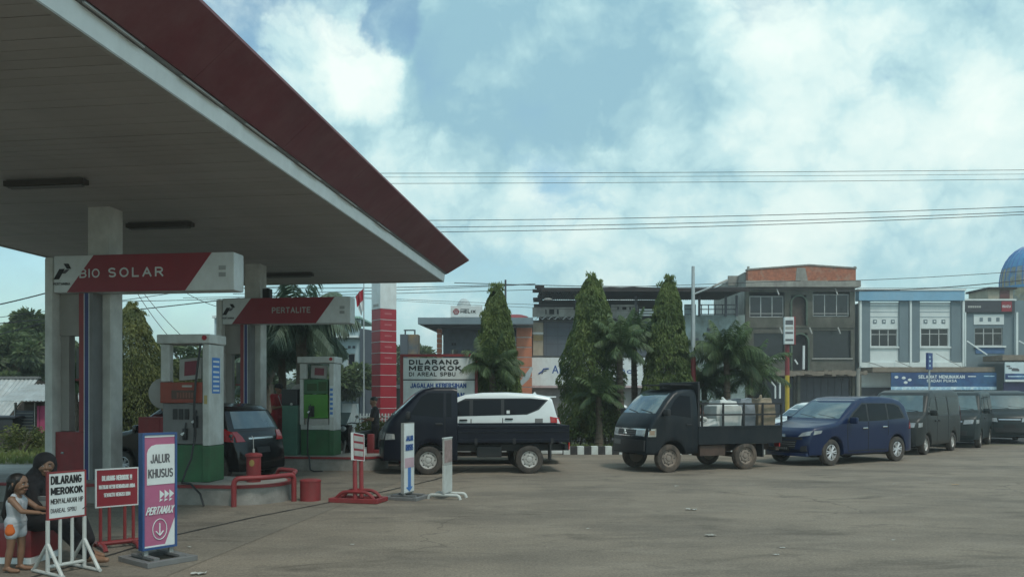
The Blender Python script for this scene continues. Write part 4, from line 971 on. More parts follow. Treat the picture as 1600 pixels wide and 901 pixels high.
# ---- white MPV behind the navy pickup
def innova():
    L, Wd = 4.73, 1.83
    up = [(0, .42), (.005, .60), (.03, .78), (.10, .92), (.30, 1.03), (.75, 1.10), (1.05, 1.13), (1.22, 1.17), (1.6, 1.42), (2.0, 1.66), (2.25, 1.74), (2.7, 1.79), (3.3, 1.80), (4.0, 1.76), (4.38, 1.69), (4.46, 1.62), (4.58, 1.22), (4.66, 1.05), (4.71, .80), (4.73, .5)]
    whs = [(.93, .33), (3.68, .33)]
    B = Body(L, Wd, up, .25, 1.10, whs, .385, tail=.12, bow=.14)
    Y = 19.8; rx = xat(887, 19.9)
    t = thing('parked_car', 'white people carrier with tinted windows, half hidden behind the navy pickup bed', 'car', (rx-L/2-.1, Y+.92, .004), math.pi+R(2), 'vehicles queueing for fuel')
    wins = [[(1.55, 1.21), (2.36, 1.215), (2.36, 1.60), (2.2, 1.59), (1.95, 1.48)], [(2.45, 1.215), (3.16, 1.235), (3.16, 1.62), (2.45, 1.61)], [(3.24, 1.24), (3.80, 1.265), (4.08, 1.38), (4.30, 1.60), (3.9, 1.63), (3.24, 1.625)]]
    mpv(t, B, M['whitep'], whs, .33, 'alloy', 1.54, wins, (1.18, 1.64), (1.22, 1.58), .8, dict(
        band=[(1.45, 1.19), (3.82, 1.245), (4.12, 1.365), (4.36, 1.61), (3.9, 1.655), (2.25, 1.645), (1.9, 1.49)],
        lines=[((2.40, .32), (2.40, 1.14)), ((3.20, .5), (3.20, 1.16)), ((1.45, .35), (1.42, 1.12))],
        handles=[(2.20, 1.115), (3.36, 1.14)], hm=M['black'], mirror=(1.6, 1.18)))
    for sg in (1, -1):
        B.side([(4.42, 1.03), (4.66, 1.0), (4.64, 1.16), (4.40, 1.20)], 'tail_light', M['tail'], t, sides=(sg,), eps=.012)
        B.fr([(sg*.60, .98), (sg*.84, .98), (sg*.84, 1.17), (sg*.72, 1.17)], 'tail_light', M['tail'], t, eps=.012, rear=True)
        B.fr([(sg*.5, .82), (sg*.84, .86), (sg*.84, .99), (sg*.55, .95)], 'headlight', M['lamp'], t, eps=.012)
    B.side([(4.02, 1.03), (4.22, 1.03), (4.22, 1.15), (4.02, 1.15)], 'fuel_flap', M['grey'], t, sides=(1, -1), eps=.004)
    B.side([(3.30, 1.27), (3.38, 1.27), (3.38, 1.35), (3.30, 1.35)], 'window_sticker', M['signw'], t, sides=(1,), eps=.010)
    MB().prism([(-.0, 0), (.17, 0), (.10, .05), (.06, .09)], -.015, .015, Matrix.Translation((L/2-4.1, 0, 1.73))).build('aerial', M['whitep'], t)
    MB().bbox(L/2-4.54, L/2-4.26, -.62, .62, 1.665, 1.70, .015).build('roof_spoiler', M['whitep'], t, smooth=True)
innova()

# ---- black hatchback between the islands
def hatch(name, label, loc, rz, paint, group, full=True, H=1.56):
    L, Wd = 3.65, 1.62; k = H/1.57
    up = [(0, .42), (.005, .58), (.04, .75), (.15, .86), (.45, .95), (.78, 1.0), (.95, 1.05), (1.3, 1.30), (1.62, 1.48), (1.85, 1.545), (2.2, 1.57), (2.75, 1.555), (3.10, 1.50), (3.24, 1.42), (3.46, 1.02), (3.55, .90), (3.62, .65), (3.65, .45)]
    up = [(x, z*k) for x, z in up]
    whs = [(.70, .28), (3.12, .28)]
    B = Body(L, Wd, up, .22, .98*k, whs, .335, tumble=.16)
    t = thing(name, label, 'car', loc, rz, group)
    q = lambda P: [(x, z*k) for x, z in P]
    wins = [q([(1.25, 1.03), (1.95, 1.02), (1.95, 1.42), (1.72, 1.40), (1.5, 1.27)]), q([(2.02, 1.02), (2.70, 1.05), (2.68, 1.41), (2.02, 1.425)]), q([(2.78, 1.07), (3.10, 1.13), (2.98, 1.36), (2.78, 1.40)])]
    mpv(t, B, paint, whs, .28, 'alloy', 1.42, wins, (1.06*k, 1.47*k), (1.06*k, 1.40*k), .8, dict(
        lines=[((1.98, .3), (1.98, 1.0*k)), ((1.2, .32), (1.15, 1.0*k)), ((2.76, .7), (2.76, 1.0*k))], handles=[(1.82, .86), (2.6, .88)], mirror=(1.25, 1.04*k), rg=M['glassl']))
    for sg in (1, -1):
        B.side([(3.28, .82), (3.56, .80), (3.52, .96), (3.38, 1.06), (3.25, .98)], 'tail_light', M['tail'], t, sides=(sg,), eps=.014)
        B.fr([(sg*.52, .80), (sg*.76, .80), (sg*.76, 1.0), (sg*.62, 1.0)], 'tail_light', M['tail'], t, eps=.014, rear=True)
        B.fr([(sg*.42, .64), (sg*.74, .68), (sg*.74, .80), (sg*.5, .76)], 'headlight', M['lamp'], t, eps=.012)
    B.fr([(-.40, .84), (.40, .84), (.40, .875), (-.40, .875)], 'chrome_strip', M['chrome'], t, eps=.014, rear=True)
    B.fr([(-.22, .56), (.22, .56), (.22, .68), (-.22, .68)], 'number_plate', M['ink'], t, eps=.015, rear=True)
    B.fr([(-.34, .40), (.34, .40), (.38, .58), (-.38, .58)], 'grille', M['black'], t)
    return t
c_ = ST(-8.72, 15.95); hatch('parked_car', 'black hatchback between the pump islands, red rear lamp showing beside the orange pump', (c_.x, c_.y, .008), RZ+math.pi-R(14), M['blackp'], 'cars being refuelled')
hatch('parked_car', 'white hatchback parked beyond the blue people carrier, only its roof and windscreen showing', (xat(1275, 27.8), 28.0, .004), math.pi+R(25), M['whitep'], 'cars parked by the road', H=1.50)
hatch('parked_car', 'white hatchback beyond the cargo pickup, glimpsed through its cab and cage rails', (xat(1085, 27), 27.0, .004), math.pi+R(6), M['whitep'], 'cars parked by the road', H=1.60)
hatch('parked_car', 'silver hatchback on the road beyond the dark verge fence', (xat(925, 34), 34, .004), math.pi, M['silverp'], 'cars parked by the road', H=1.45)

# ---- vans
def van(label, nw, hd, paint, L=4.04, H=1.90, whx=(.66, 3.10), r=.29, kind='steel', nosez=1.15):
    Wd = 1.66
    up = [(0, .40), (.004, .62), (.02, .82), (.06, .95), (.16, 1.05), (.36, nosez), (.50, nosez+.10), (.92, 1.72), (1.08, 1.82), (1.4, 1.88), (2.2, H), (3.3, H), (L-.28, H-.03), (L-.14, H-.12), (L-.06, 1.2), (L-.02, .9), (L, .45)]
    whs = [(whx[0], r), (whx[1], r)]
    B = Body(L, Wd, up, .26, 1.08, whs, r+.055, tumble=.13, nose=.16, bow=.13)
    t = place_root(label, 'van', 'parked_van', nw, hd, whx[0], L, 1.44)
    w0 = L-.16
    wins = [[(.66, 1.16), (1.42, 1.12), (1.42, 1.66), (1.12, 1.66), (.98, 1.58)], [(1.56, 1.12), (2.52, 1.12), (2.52, 1.68), (1.56, 1.68)], [(2.64, 1.12), (w0-.05, 1.12), (w0-.12, 1.66), (2.64, 1.68)]]
    mpv(t, B, paint, whs, r, kind, 1.44, wins, (nosez+.10, 1.73), (1.18, 1.70), .8, dict(
        lines=[((1.50, .34), (1.50, 1.74)), ((2.58, .34), (2.58, 1.74)), ((.60, .7), (.60, 1.1))], handles=[(1.36, .98), (1.68, .98)], hm=M['black'], mirror=(.74, 1.22)))
    for sg in (1, -1):
        B.fr([(sg*.44, .78), (sg*.76, .80), (sg*.76, .94), (sg*.46, .92)], 'headlight', M['lamp'], t, eps=.014)
        B.side([(.06, .80), (.22, .82), (.22, .94), (.08, .93)], 'headlight', M['lamp'], t, sides=(sg,), eps=.008)
        B.side([(L-.12, .95), (L-.03, .95), (L-.06, 1.4), (L-.13, 1.4)], 'tail_light', M['tail'], t, sides=(sg,), eps=.008)
    B.fr([(-.40, .82), (.40, .82), (.40, .92), (-.40, .92)], 'grille', M['black'], t)
    B.fr([(-.40, .855), (.40, .855), (.40, .885), (-.40, .885)], 'grille_bar', M['chrome'], t, eps=.013)
    B.fr([(-.55, .42), (.55, .42), (.58, .58), (-.58, .58)], 'lower_intake', M['black'], t)
    B.fr([(-.22, .58), (.22, .58), (.22, .69), (-.22, .69)], 'number_plate', M['ink'], t, eps=.016)
    return t
van('charcoal minivan with roof gutters, first van behind the blue people carrier', gp(1443, 710), 45, M['charp'])
van('dark grey minivan with one bright headlamp, between the charcoal van and the last van', gp(1528, 699), 53, M['grnp'], L=3.9, H=1.88)
van('dark van with pale reflecting windscreen and chrome grille, last in the queue', (18.75, 29.0), 68, M['grnp'], H=1.92, r=.31)

# ---- pickups
def cab(root, up, L, Wd, sill, belt, wh, r, kind, paint, glasz, win, tot, track, lines, tumble=.13, nose=.14, bow=.12):
    B = Body(tot, Wd, up, sill, belt, [wh], r+.07, tumble=tumble, nose=nose, tail=0, bow=bow, tbow=0)
    # cut the loft at the cab's rear by stopping the stations there
    B.xs_old = B.xs
    X = [x for x in B.xs() if x <= L]; B.xs = lambda: X+[L]
    B.shell(root, paint, 'cab')
    z0, z1 = glasz; yw = Wd/2*.86
    B.fr([(-yw, z0), (yw, z0), (yw*.96, z1), (-yw*.96, z1)], 'windscreen', M['glassl'], root)
    for ya, yb in ((.02, -.5), (.6, .08)):
        MB().tube([B.D(lerp(B.front, z0+.02)-.02, ya, z0+.015), B.D(lerp(B.front, z0+.09)-.02, yb, z0+.08)], .010, 5).build('wiper', M['black'], root)
    for w_ in win: B.side(w_, 'window', M['glass'], root)
    for a, b in lines: B.side(strip(a, b, .014), 'door_gap', M['dark'], root, eps=.002, th=.005)
    return B
def bed(root, L, x0, x1, z0, z1, W2, paint, ribs=True):
    y = W2
    for sg in (1, -1):
        s_ = MB().bbox(L/2-x1, L/2-x0, sg*y-(.03 if sg > 0 else 0), sg*y+(0 if sg > 0 else .03), z0, z1, .008).build('side_gate', paint, root)
        MB().bbox(L/2-x1, L/2-x0, sg*y-.012-(.0 if sg < 0 else .035), sg*y+.012+(.035 if sg < 0 else 0), z1-.05, z1+.01, .008).build('gate_rail', paint, s_)
        if ribs:
            MB().bbox(L/2-x1+.01, L/2-x0-.01, sg*(y+.012)-.012, sg*(y+.012)+.012, z0+(z1-z0)*.62, z0+(z1-z0)*.66, .004).build('pressed_rib', paint, s_)
            MB().bbox(L/2-x1+.01, L/2-x0-.01, sg*(y+.012)-.012, sg*(y+.012)+.012, z0+.02, z0+.08, .004).build('pressed_rib', paint, s_)
            for k in range(3):
                xx = L/2-x0-(x1-x0)*(.16+.34*k); MB().box(xx-.03, xx+.03, sg*(y+.015)-.01, sg*(y+.015)+.01, z0-.03, z0+.10).build('gate_hinge', M['black'], s_)
    MB().bbox(L/2-x1, L/2-x1+.03, -y+.031, y-.031, z0, z1, .006).build('tailgate', paint, root)
    MB().bbox(L/2-x0-.03, L/2-x0, -y+.031, y-.031, z0, z1+.02, .006).build('front_gate', paint, root)
    MB().box(L/2-x1+.032, L/2-x0-.032, -y+.033, y-.033, z0, z0+.06).build('bed_floor', M['dark'], root)
def chassis(root, L, xs, zc, w, m):
    mb = MB()
    for sg in (1, -1): mb.box(L/2-xs[1], L/2-xs[0], sg*w-.05, sg*w+.05, zc-.08, zc+.06)
    for k in range(5):
        x = L/2-(xs[0]+(xs[1]-xs[0])*(k+.4)/5); mb.box(x-.04, x+.04, -w+.05, w-.05, zc-.06, zc+.04)
    mb.build('chassis', m, root)
# navy pickup, side on
L = 4.22
t = place_root('navy blue pickup with empty bed and steel wheels, side on beside the white lane boards', 'pickup truck', 'pickup_truck', gp(669, 741), 7, 1.08, L, 1.42)
up = [(0, .36), (.004, .60), (.02, .78), (.07, .98), (.13, 1.12), (.26, 1.27), (.52, 1.52), (.80, 1.78), (.95, 1.86), (1.15, 1.90), (1.60, 1.90), (1.69, 1.88), (4.22, 1.88)]
B = cab(t, up, 1.69, 1.66, .30, 1.16, (1.08, .31), .31, 'steel', M['navy'], (1.30, 1.82), [[(.60, 1.30), (1.36, 1.24), (1.37, 1.77), (1.02, 1.77), (.86, 1.69)], [(1.43, 1.25), (1.55, 1.25), (1.55, 1.77), (1.43, 1.77)]], L, 1.42,
        [((1.40, .45), (1.40, 1.80)), ((.58, .75), (.55, 1.25)), ((.6, .40), (.7, .37))])
for sg in (1, -1):
    B.fr([(sg*.40, .74), (sg*.74, .76), (sg*.75, .92), (sg*.45, .90)], 'headlight', M['lamp'], t, eps=.014)
    B.side([(.03, .76), (.26, .77), (.24, .89), (.06, .90)], 'headlight', M['lamp'], t, sides=(sg,), eps=.012)
    B.side([(.19, .785), (.255, .785), (.245, .88), (.19, .885)], 'indicator', M['greyl'], t, sides=(sg,), eps=.018)
B.fr([(-.5, .42), (.5, .42), (.5, .56), (-.5, .56)], 'grille', M['black'], t)
B.fr([(-.22, .58), (.22, .58), (.22, .70), (-.22, .70)], 'number_plate', M['ink'], t, eps=.015)
mirror(B, t, .58, 1.30, M['black'], s=.95)
for sg in (1, -1):
    p = B.D(1.26, sg*(B.W+.012), 1.10); MB().bbox(-.08, .08, -.015, .015, -.02, .02, .01, Matrix.Translation(p)).build('door_handle', M['black'], t)
for xw, k in ((1.08, 1), (3.30, 1)):
    for sg in (1, -1): wheel(t, xw, sg*.71, .31, 'steel', sg, L)
bed(t, L, 1.72, 4.19, .68, 1.055, .80, M['navy'])
chassis(t, L, (.9, 4.12), .56, .38, M['black'])
MB().bbox(L/2-2.65, L/2-2.1, -.66, -.28, .34, .58, .02).build('fuel_tank', M['grey'], t); MB().bbox(L/2-2.7, L/2-2.15, .30, .66, .36, .60, .02).build('battery_box', M['black'], t)
MB().cyl((L/2-3.30, -.7, .31), (L/2-3.30, .7, .31), .05, n=10).build('rear_axle', M['rust'], t); MB().cyl((L/2-2.9, .1, .40), (L/2-1.2, .1, .42), .03, n=8).build('drive_shaft', M['rust'], t)
MB().box(L/2-4.19, L/2-4.1, -.72, .72, .50, .62).build('rear_bumper', M['black'], t)
for sg in (1, -1):
    MB().box(L/2-3.78, L/2-3.74, sg*.72-.12, sg*.72+.12, .30, .66).build('mud_flap', M['black'], t); MB().bbox(L/2-4.21, L/2-4.18, sg*.66-.08, sg*.66+.08, .52, .68, .008).build('tail_light', M['tail'], t)
    MB().box(L/2-1.70, L/2-1.66, sg*.62-.16, sg*.62+.16, .34, .70).build('mud_flap', M['black'], t)
# loaded cargo pickup with cage
L = 3.80
t = place_root('dusty black cargo pickup with chrome nose and cage rails round sacks, middle of the queue', 'pickup truck', 'pickup_truck', gp(1043, 737.5), 22, .66, L, 1.42)
cargo = t
up = [(0, .44), (.004, .62), (.02, .84), (.05, .98), (.10, 1.08), (.22, 1.24), (.30, 1.32), (.55, 1.60), (.74, 1.77), (.86, 1.83), (1.05, 1.86), (1.30, 1.86), (1.36, 1.84), (3.80, 1.84)]
B = cab(t, up, 1.36, 1.66, .40, 1.20, (.66, .315), .315, 'mud', M['blkp'], (1.32, 1.78), [[(.52, 1.30), (1.16, 1.22), (1.18, 1.70), (.90, 1.72), (.76, 1.62)]], L, 1.42,
        [((1.22, .5), (1.22, 1.76)), ((.46, .95), (.44, 1.22))], nose=.10, bow=.09)
B.fr([(-.74, .80), (.74, .80), (.74, .98), (-.74, .98)], 'grille_surround', M['chrome'], t, eps=.012)
B.fr([(-.42, .83), (.42, .83), (.42, .95), (-.42, .95)], 'grille', M['black'], t, eps=.020)
for zz in (.86, .90): B.fr([(-.41, zz), (.41, zz), (.41, zz+.01), (-.41, zz+.01)], 'grille_bar', M['grey'], t, eps=.026)
bd = MB()
for k in range(3):
    a = math.pi/2+2*math.pi*k/3; q = Vector((0, math.cos(a), math.sin(a))); s_ = Vector((0, -math.sin(a), math.cos(a)))
    p0 = Vector((L/2-.0+.03, 0, .885)); pts = [p0, p0+q*.03+s_*.018, p0+q*.06, p0+q*.03-s_*.018]
    bd.add([p+Vector((.006, 0, 0)) for p in pts]+[p-Vector((.03, 0, 0)) for p in pts], [(0, 1, 2, 3), (7, 6, 5, 4), (0, 4, 5, 1), (1, 5, 6, 2), (2, 6, 7, 3), (3, 7, 4, 0)])
bd.build('badge', M['signw'], t)
for sg in (1, -1):
    B.fr([(sg*.46, .83), (sg*.70, .83), (sg*.70, .95), (sg*.46, .95)], 'headlight', M['lamp'], t, eps=.022)
    B.side([(.03, .80), (.22, .80), (.22, .98), (.06, .98)], 'grille_surround', M['chrome'], t, sides=(sg,), eps=.008)
    B.side([(.05, .84), (.18, .84), (.18, .94), (.07, .94)], 'indicator', mat('dull indicator glass', (.30, .22, .16), .2), t, sides=(sg,), eps=.014)
B.fr([(-.78, .48), (.78, .48), (.78, .72), (-.78, .72)], 'bumper', M['black'], t, eps=.03)
pl = B.fr([(-.66, .60), (-.22, .60), (-.22, .71), (-.66, .71)], 'number_plate', M['grey'], t, eps=.04)
text('BG 9210', (L/2+.055, .24, .625), .38, .06, M['signw'], pl, U=(0, 1, 0), bold=.03) if False else None
MB().tube(bend([B.D(.42, .55, 1.84), B.D(.75, .62, 1.93), B.D(.75, -.62, 1.93), B.D(.42, -.55, 1.84)], .08), .001, 4) if False else None
mirror(B, t, .44, 1.34, M['black'], s=.95)
for sg in (1, -1):
    p = B.D(1.10, sg*(B.W+.012), 1.06); MB().bbox(-.07, .07, -.015, .015, -.018, .018, .01, Matrix.Translation(p)).build('door_handle', M['black'], t)
    for xw in (.66, 2.76): wheel(t, xw, sg*.71, .315, 'mud', sg, L)
W2 = .80; bed(t, L, 1.42, 3.79, .60, 1.01, W2, M['blkp'], ribs=False)
cg = M['black']
hd_ = MB(); hd_.bbox(L/2-1.47, L/2-1.41, -.80, .80, 1.98, 2.03, .01); hd_.bbox(L/2-1.47, L/2-1.41, -.80, -.75, 1.02, 1.98, .01); hd_.bbox(L/2-1.47, L/2-1.41, .75, .80, 1.02, 1.98, .01); hd_.bbox(L/2-1.46, L/2-1.42, -.74, .74, 1.4, 1.98, .01)
hd_.build('headboard', cg, t)
MB().bbox(L/2-1.40, L/2-.80, -.6, .6, 1.95, 1.975, .006).build('roof_rack', cg, t)
for sg in (1, -1):
    for zz in (1.26, 1.51): MB().box(L/2-3.79, L/2-1.45, sg*W2-.02, sg*W2+.02, zz, zz+.035).build('cage_rail', cg, t)
    for xx in (1.52, 2.10, 2.68, 3.22, 3.77): MB().box(L/2-xx-.018, L/2-xx+.018, sg*W2-.017, sg*W2+.017, 1.02, 1.55).build('cage_post', cg, t)
for zz in (1.26, 1.51): MB().box(L/2-3.80, L/2-3.765, -W2+.02, W2-.02, zz, zz+.035).build('cage_rail', cg, t)
chassis(t, L, (.8, 3.7), .50, .36, M['rust']); MB().box(L/2-2.2, L/2-1.5, .42, .74, .34, .58).build('fuel_tank', M['rust'], t)
MB().cyl((L/2-2.76, -.7, .315), (L/2-2.76, .7, .315), .06, n=10).build('rear_axle', M['rust'], t)
for sg in (1, -1):
    MB().box(L/2-3.22, L/2-3.18, sg*.72-.12, sg*.72+.12, .28, .58).build('mud_flap', M['black'], t); MB().bbox(L/2-3.81, L/2-3.78, sg*.62-.09, sg*.62+.09, .50, .60, .008).build('tail_light', M['tail'], t)
MB().box(L/2-3.78, L/2-3.68, -.7, .7, .42, .50).build('rear_bumper', M['rust'], t)
# cargo: lumpy sacks and a drum, each its own thing
rzc = cargo.rotation_euler.z
def cw(x, y, z): c, s = math.cos(rzc), math.sin(rzc); return (cargo.location.x+c*(L/2-x)-s*y, cargo.location.y+s*(L/2-x)+c*y, z)
def sack(label, x, y, w_, d_, h_, m, seed, z0=.665, wedge=False, name='cargo_sack', cat='sack', neck=True):
    rnd = random.Random(seed); bm = bmesh.new(); bmesh.ops.create_cube(bm, size=1); bmesh.ops.bevel(bm, geom=bm.edges[:], offset=.14, segments=3, affect='EDGES'); bmesh.ops.subdivide_edges(bm, edges=[e_ for e_ in bm.edges if e_.calc_length() > .2], cuts=4, use_grid_fill=True)
    from mathutils import noise as nz
    for v in bm.verts:
        n_ = nz.noise(v.co*3+Vector((seed, 0, 0)))*.05+nz.noise(v.co*8+Vector((0, seed, 0)))*.02
        q = v.co*(1+n_*1.6); zz = q.z+.5
        k = 1+.10*math.sin(math.pi*max(0, min(1, zz)))
        if wedge: zz *= (.55+.5*(.5-q.x))
        v.co = Vector((q.x*w_*k, q.y*d_*k, max(0, zz)*h_))
    mb = MB().bm(bm)
    if neck: mb.cap((rnd.uniform(-.1, .1), 0, h_*.98), .05, (rnd.uniform(-.1, .1), 0, h_*1.06), .03, 8)
    return mb.build(name, m, smooth=True, loc=cw(x, y, z0), rz=rzc, angle=80, label=label, cat=cat, group='cargo on the caged pickup')
sack('bulging white sack standing in the middle of the caged pickup bed', 2.45, .32, .66, .62, .94, M['bag'], 3)
sack('slumped small white sack at the front of the caged pickup bed', 1.85, .38, .56, .5, .52, M['bag'], 8, wedge=True)
sack('grey wrapped load between the white and brown sacks on the caged pickup', 3.02, .2, .42, .7, .98, M['drum'], 5, neck=False)
sack('brown sack of goods at the tail of the caged pickup bed', 3.48, .38, .44, .62, .99, M['sackb'], 9)
sack('dark brown bundle on the far side of the caged pickup behind the slumped sack', 2.0, -.42, .6, .5, .80, mat('dark brown bundle', (.10, .05, .04), .8, var=.2), 12, name='cargo_bundle', cat='bundle', neck=False)
# ---------------------------------------------------------------- verge, kerb, fences
MB().box(-10.2, 8.2, 23.62, 28.3, 0, .10).build('planted_verge', gm_earth, kind='structure')
kr = tag(bpy.data.objects.new('kerb', None), kind='structure'); COL.objects.link(kr); kr.location = (0, 23.36, 0)
kbm = [MB().bbox(0, .195, 0, .24, 0, .24, .012).mesh('kerb_block', m_) for m_ in (M['kb'], M['kw'])]
kbm = [MB().bbox(0, .205, 0, .24, 0, .24, .012).mesh('kerb_block', M['kb']), MB().bbox(0, .195, 0, .24, 0, .245, .012).mesh('kerb_block', M['kw'])]
xk = -10.1; i = 0
while xk < 8.1: inst('kerb_block', kbm[i % 2], kr, (xk, 0, 0)); xk += .208 if i % 2 == 0 else .199; i += 1
# dark bar fence on the verge
def fence(name, label, x0, x1, y, z0, z1, sp, m, r=.012, posts=2.0):
    t = thing(name, label, 'fence', (x0, y, z0)); Lx = x1-x0
    for zz in (.10, z1-z0-.12): MB().box(0, Lx, -.015, .015, zz, zz+.035).build('rail', m, t)
    n = int(Lx/posts)
    pm = MB().box(-.03, .03, -.03, .03, 0, z1-z0+.05).mesh('post', m)
    for k in range(n+1): inst('post', pm, t, (Lx*k/n, 0, 0))
    mb = MB(); k = 0; x = sp/2
    while x < Lx: mb.box(x-r, x+r, -r, r, .02, z1-z0); x += sp
    mb.build('pickets', m, t, kind='stuff'); return t
fence('verge_fence', 'dark metal bar fence on the planted verge between the two pickups', -1.0, 8.0, 26.4, .1, 1.15, .13, M['shut'])
fence('picket_fence', 'low white picket fence by the red totem, left of the navy pickup', -5.6, -3.6, 25.6, .1, 1.16, .10, M['signw'], r=.022, posts=1.0)

# ---------------------------------------------------------------- vegetation
def leaves(name, m, parent, gen, n, seed):
    """gen(rnd) -> centre, direction, length, width, tone; folded diamond leaves"""
    rnd = random.Random(seed); v = []; f = []; tone = []
    for _ in range(n):
        r_ = gen(rnd)
        if r_ is None: continue
        c, d, l_, w_, tn = r_; d = d.normalized(); s_ = d.cross(Vector((rnd.uniform(-1, 1), rnd.uniform(-1, 1), rnd.uniform(-.3, 1)))).normalized()
        o = len(v); nn = d.cross(s_)
        v += [tuple(c-d*l_*.5), tuple(c+s_*w_*.5+nn*w_*.12), tuple(c+d*l_*.5), tuple(c-s_*w_*.5+nn*w_*.12)]
        f.append((o, o+1, o+2, o+3)); tone += [tn]*4
    me = bpy.data.meshes.new(name); me.from_pydata(v, [], f); me.materials.append(m)
    at_ = me.attributes.new('tone', 'FLOAT', 'POINT'); at_.data.foreach_set('value', tone)
    o = bpy.data.objects.new(name, me); COL.objects.link(o)
    if parent: o.parent = parent
    return o
from mathutils import noise as NZ
def mast(px, ytop, hw, Y, label, seed, leafm='leaf', n=17000, base=.1, group='conical mast trees on the verge', sh=1.0, low=.35):
    """drooping column tree: hw is the half width near the bottom in metres"""
    H = zat(ytop, Y)-base; t = thing('mast_tree', label, 'tree', (xat(px, Y), Y, base), 0, group)
    MB().tube([(0, 0, 0), (.03, 0, H*.3), (-.02, .02, H*.7), (0, 0, H*.96)], [.13, .10, .06, .015], 8).build('trunk', M['bark'], t, smooth=True)
    sd_ = Vector((seed*3.1, seed*1.7, 0))
    def gen(r):
        q = r.random()**.85; z = low+(H-low)*q
        prof = hw*min(1, 1.18*(1-q)**.55+.05)
        a = r.uniform(0, 2*math.pi)
        lump = 1+.26*NZ.noise(Vector((math.cos(a)*1.4, math.sin(a)*1.4, z*.9))+sd_)+.18*NZ.noise(Vector((math.cos(a)*3, math.sin(a)*3, z*2.6))+sd_)
        rad = prof*lump*(1-.62*r.random()**2.2); c = Vector((rad*math.cos(a), rad*math.sin(a), z))
        if NZ.noise(c*2.6+sd_) < -.42: return None
        d = Vector((math.cos(a)*.45, math.sin(a)*.45, -1))+Vector((r.uniform(-.35, .35), r.uniform(-.35, .35), r.uniform(-.2, .5)))
        tn = .35+.55*NZ.noise(c*1.9+sd_)+.25*NZ.noise(c*6)+r.uniform(-.2, .25)
        return c, d, r.uniform(.08, .16)*sh, r.uniform(.022, .04)*sh, max(0, min(1, tn))
    cr = leaves('crown', M[leafm], t, gen, int(n*1.9), seed)
    # feathery top sprays and side tufts
    def gen2(r):
        k = r.randrange(14); rr = random.Random(seed*50+k); a = rr.uniform(0, 6.28); q = .55+.45*rr.random() if k > 2 else 1.0; z = low+(H-low)*q; prof = hw*min(1, 1.2*(1-q)**.62+.02)*.9
        c0 = Vector((prof*math.cos(a), prof*math.sin(a), z)); u = r.random(); c = c0+Vector((math.cos(a)*.16*u, math.sin(a)*.16*u, .10+.22*u-.28*u*u if k > 2 else .10*u))+Vector((r.gauss(0, .035), r.gauss(0, .035), r.gauss(0, .035)))
        return c, Vector((r.uniform(-.4, .4), r.uniform(-.4, .4), -1)), r.uniform(.09, .16), .035, r.uniform(.4, 1)
    leaves('top_sprays', M[leafm], t, gen2, 650, seed+5)
    return t
mast(775, 449, .76, 25.0, 'conical drooping tree before the HELIX building, right of the notice board', 1, n=17000)
mast(924, 433, .95, 25.2, 'tallest conical drooping tree, in front of the AM lettered sign', 2, n=22000)
mast(1044, 438, .80, 25.6, 'conical drooping tree left of the white lamp pole', 3, n=18000)
mast(205, 478, 1.25, 27.5, 'yellowish conical tree behind the station, between the two columns', 4, 'leafy', n=16000, base=0, group='trees left of the station', low=.2)

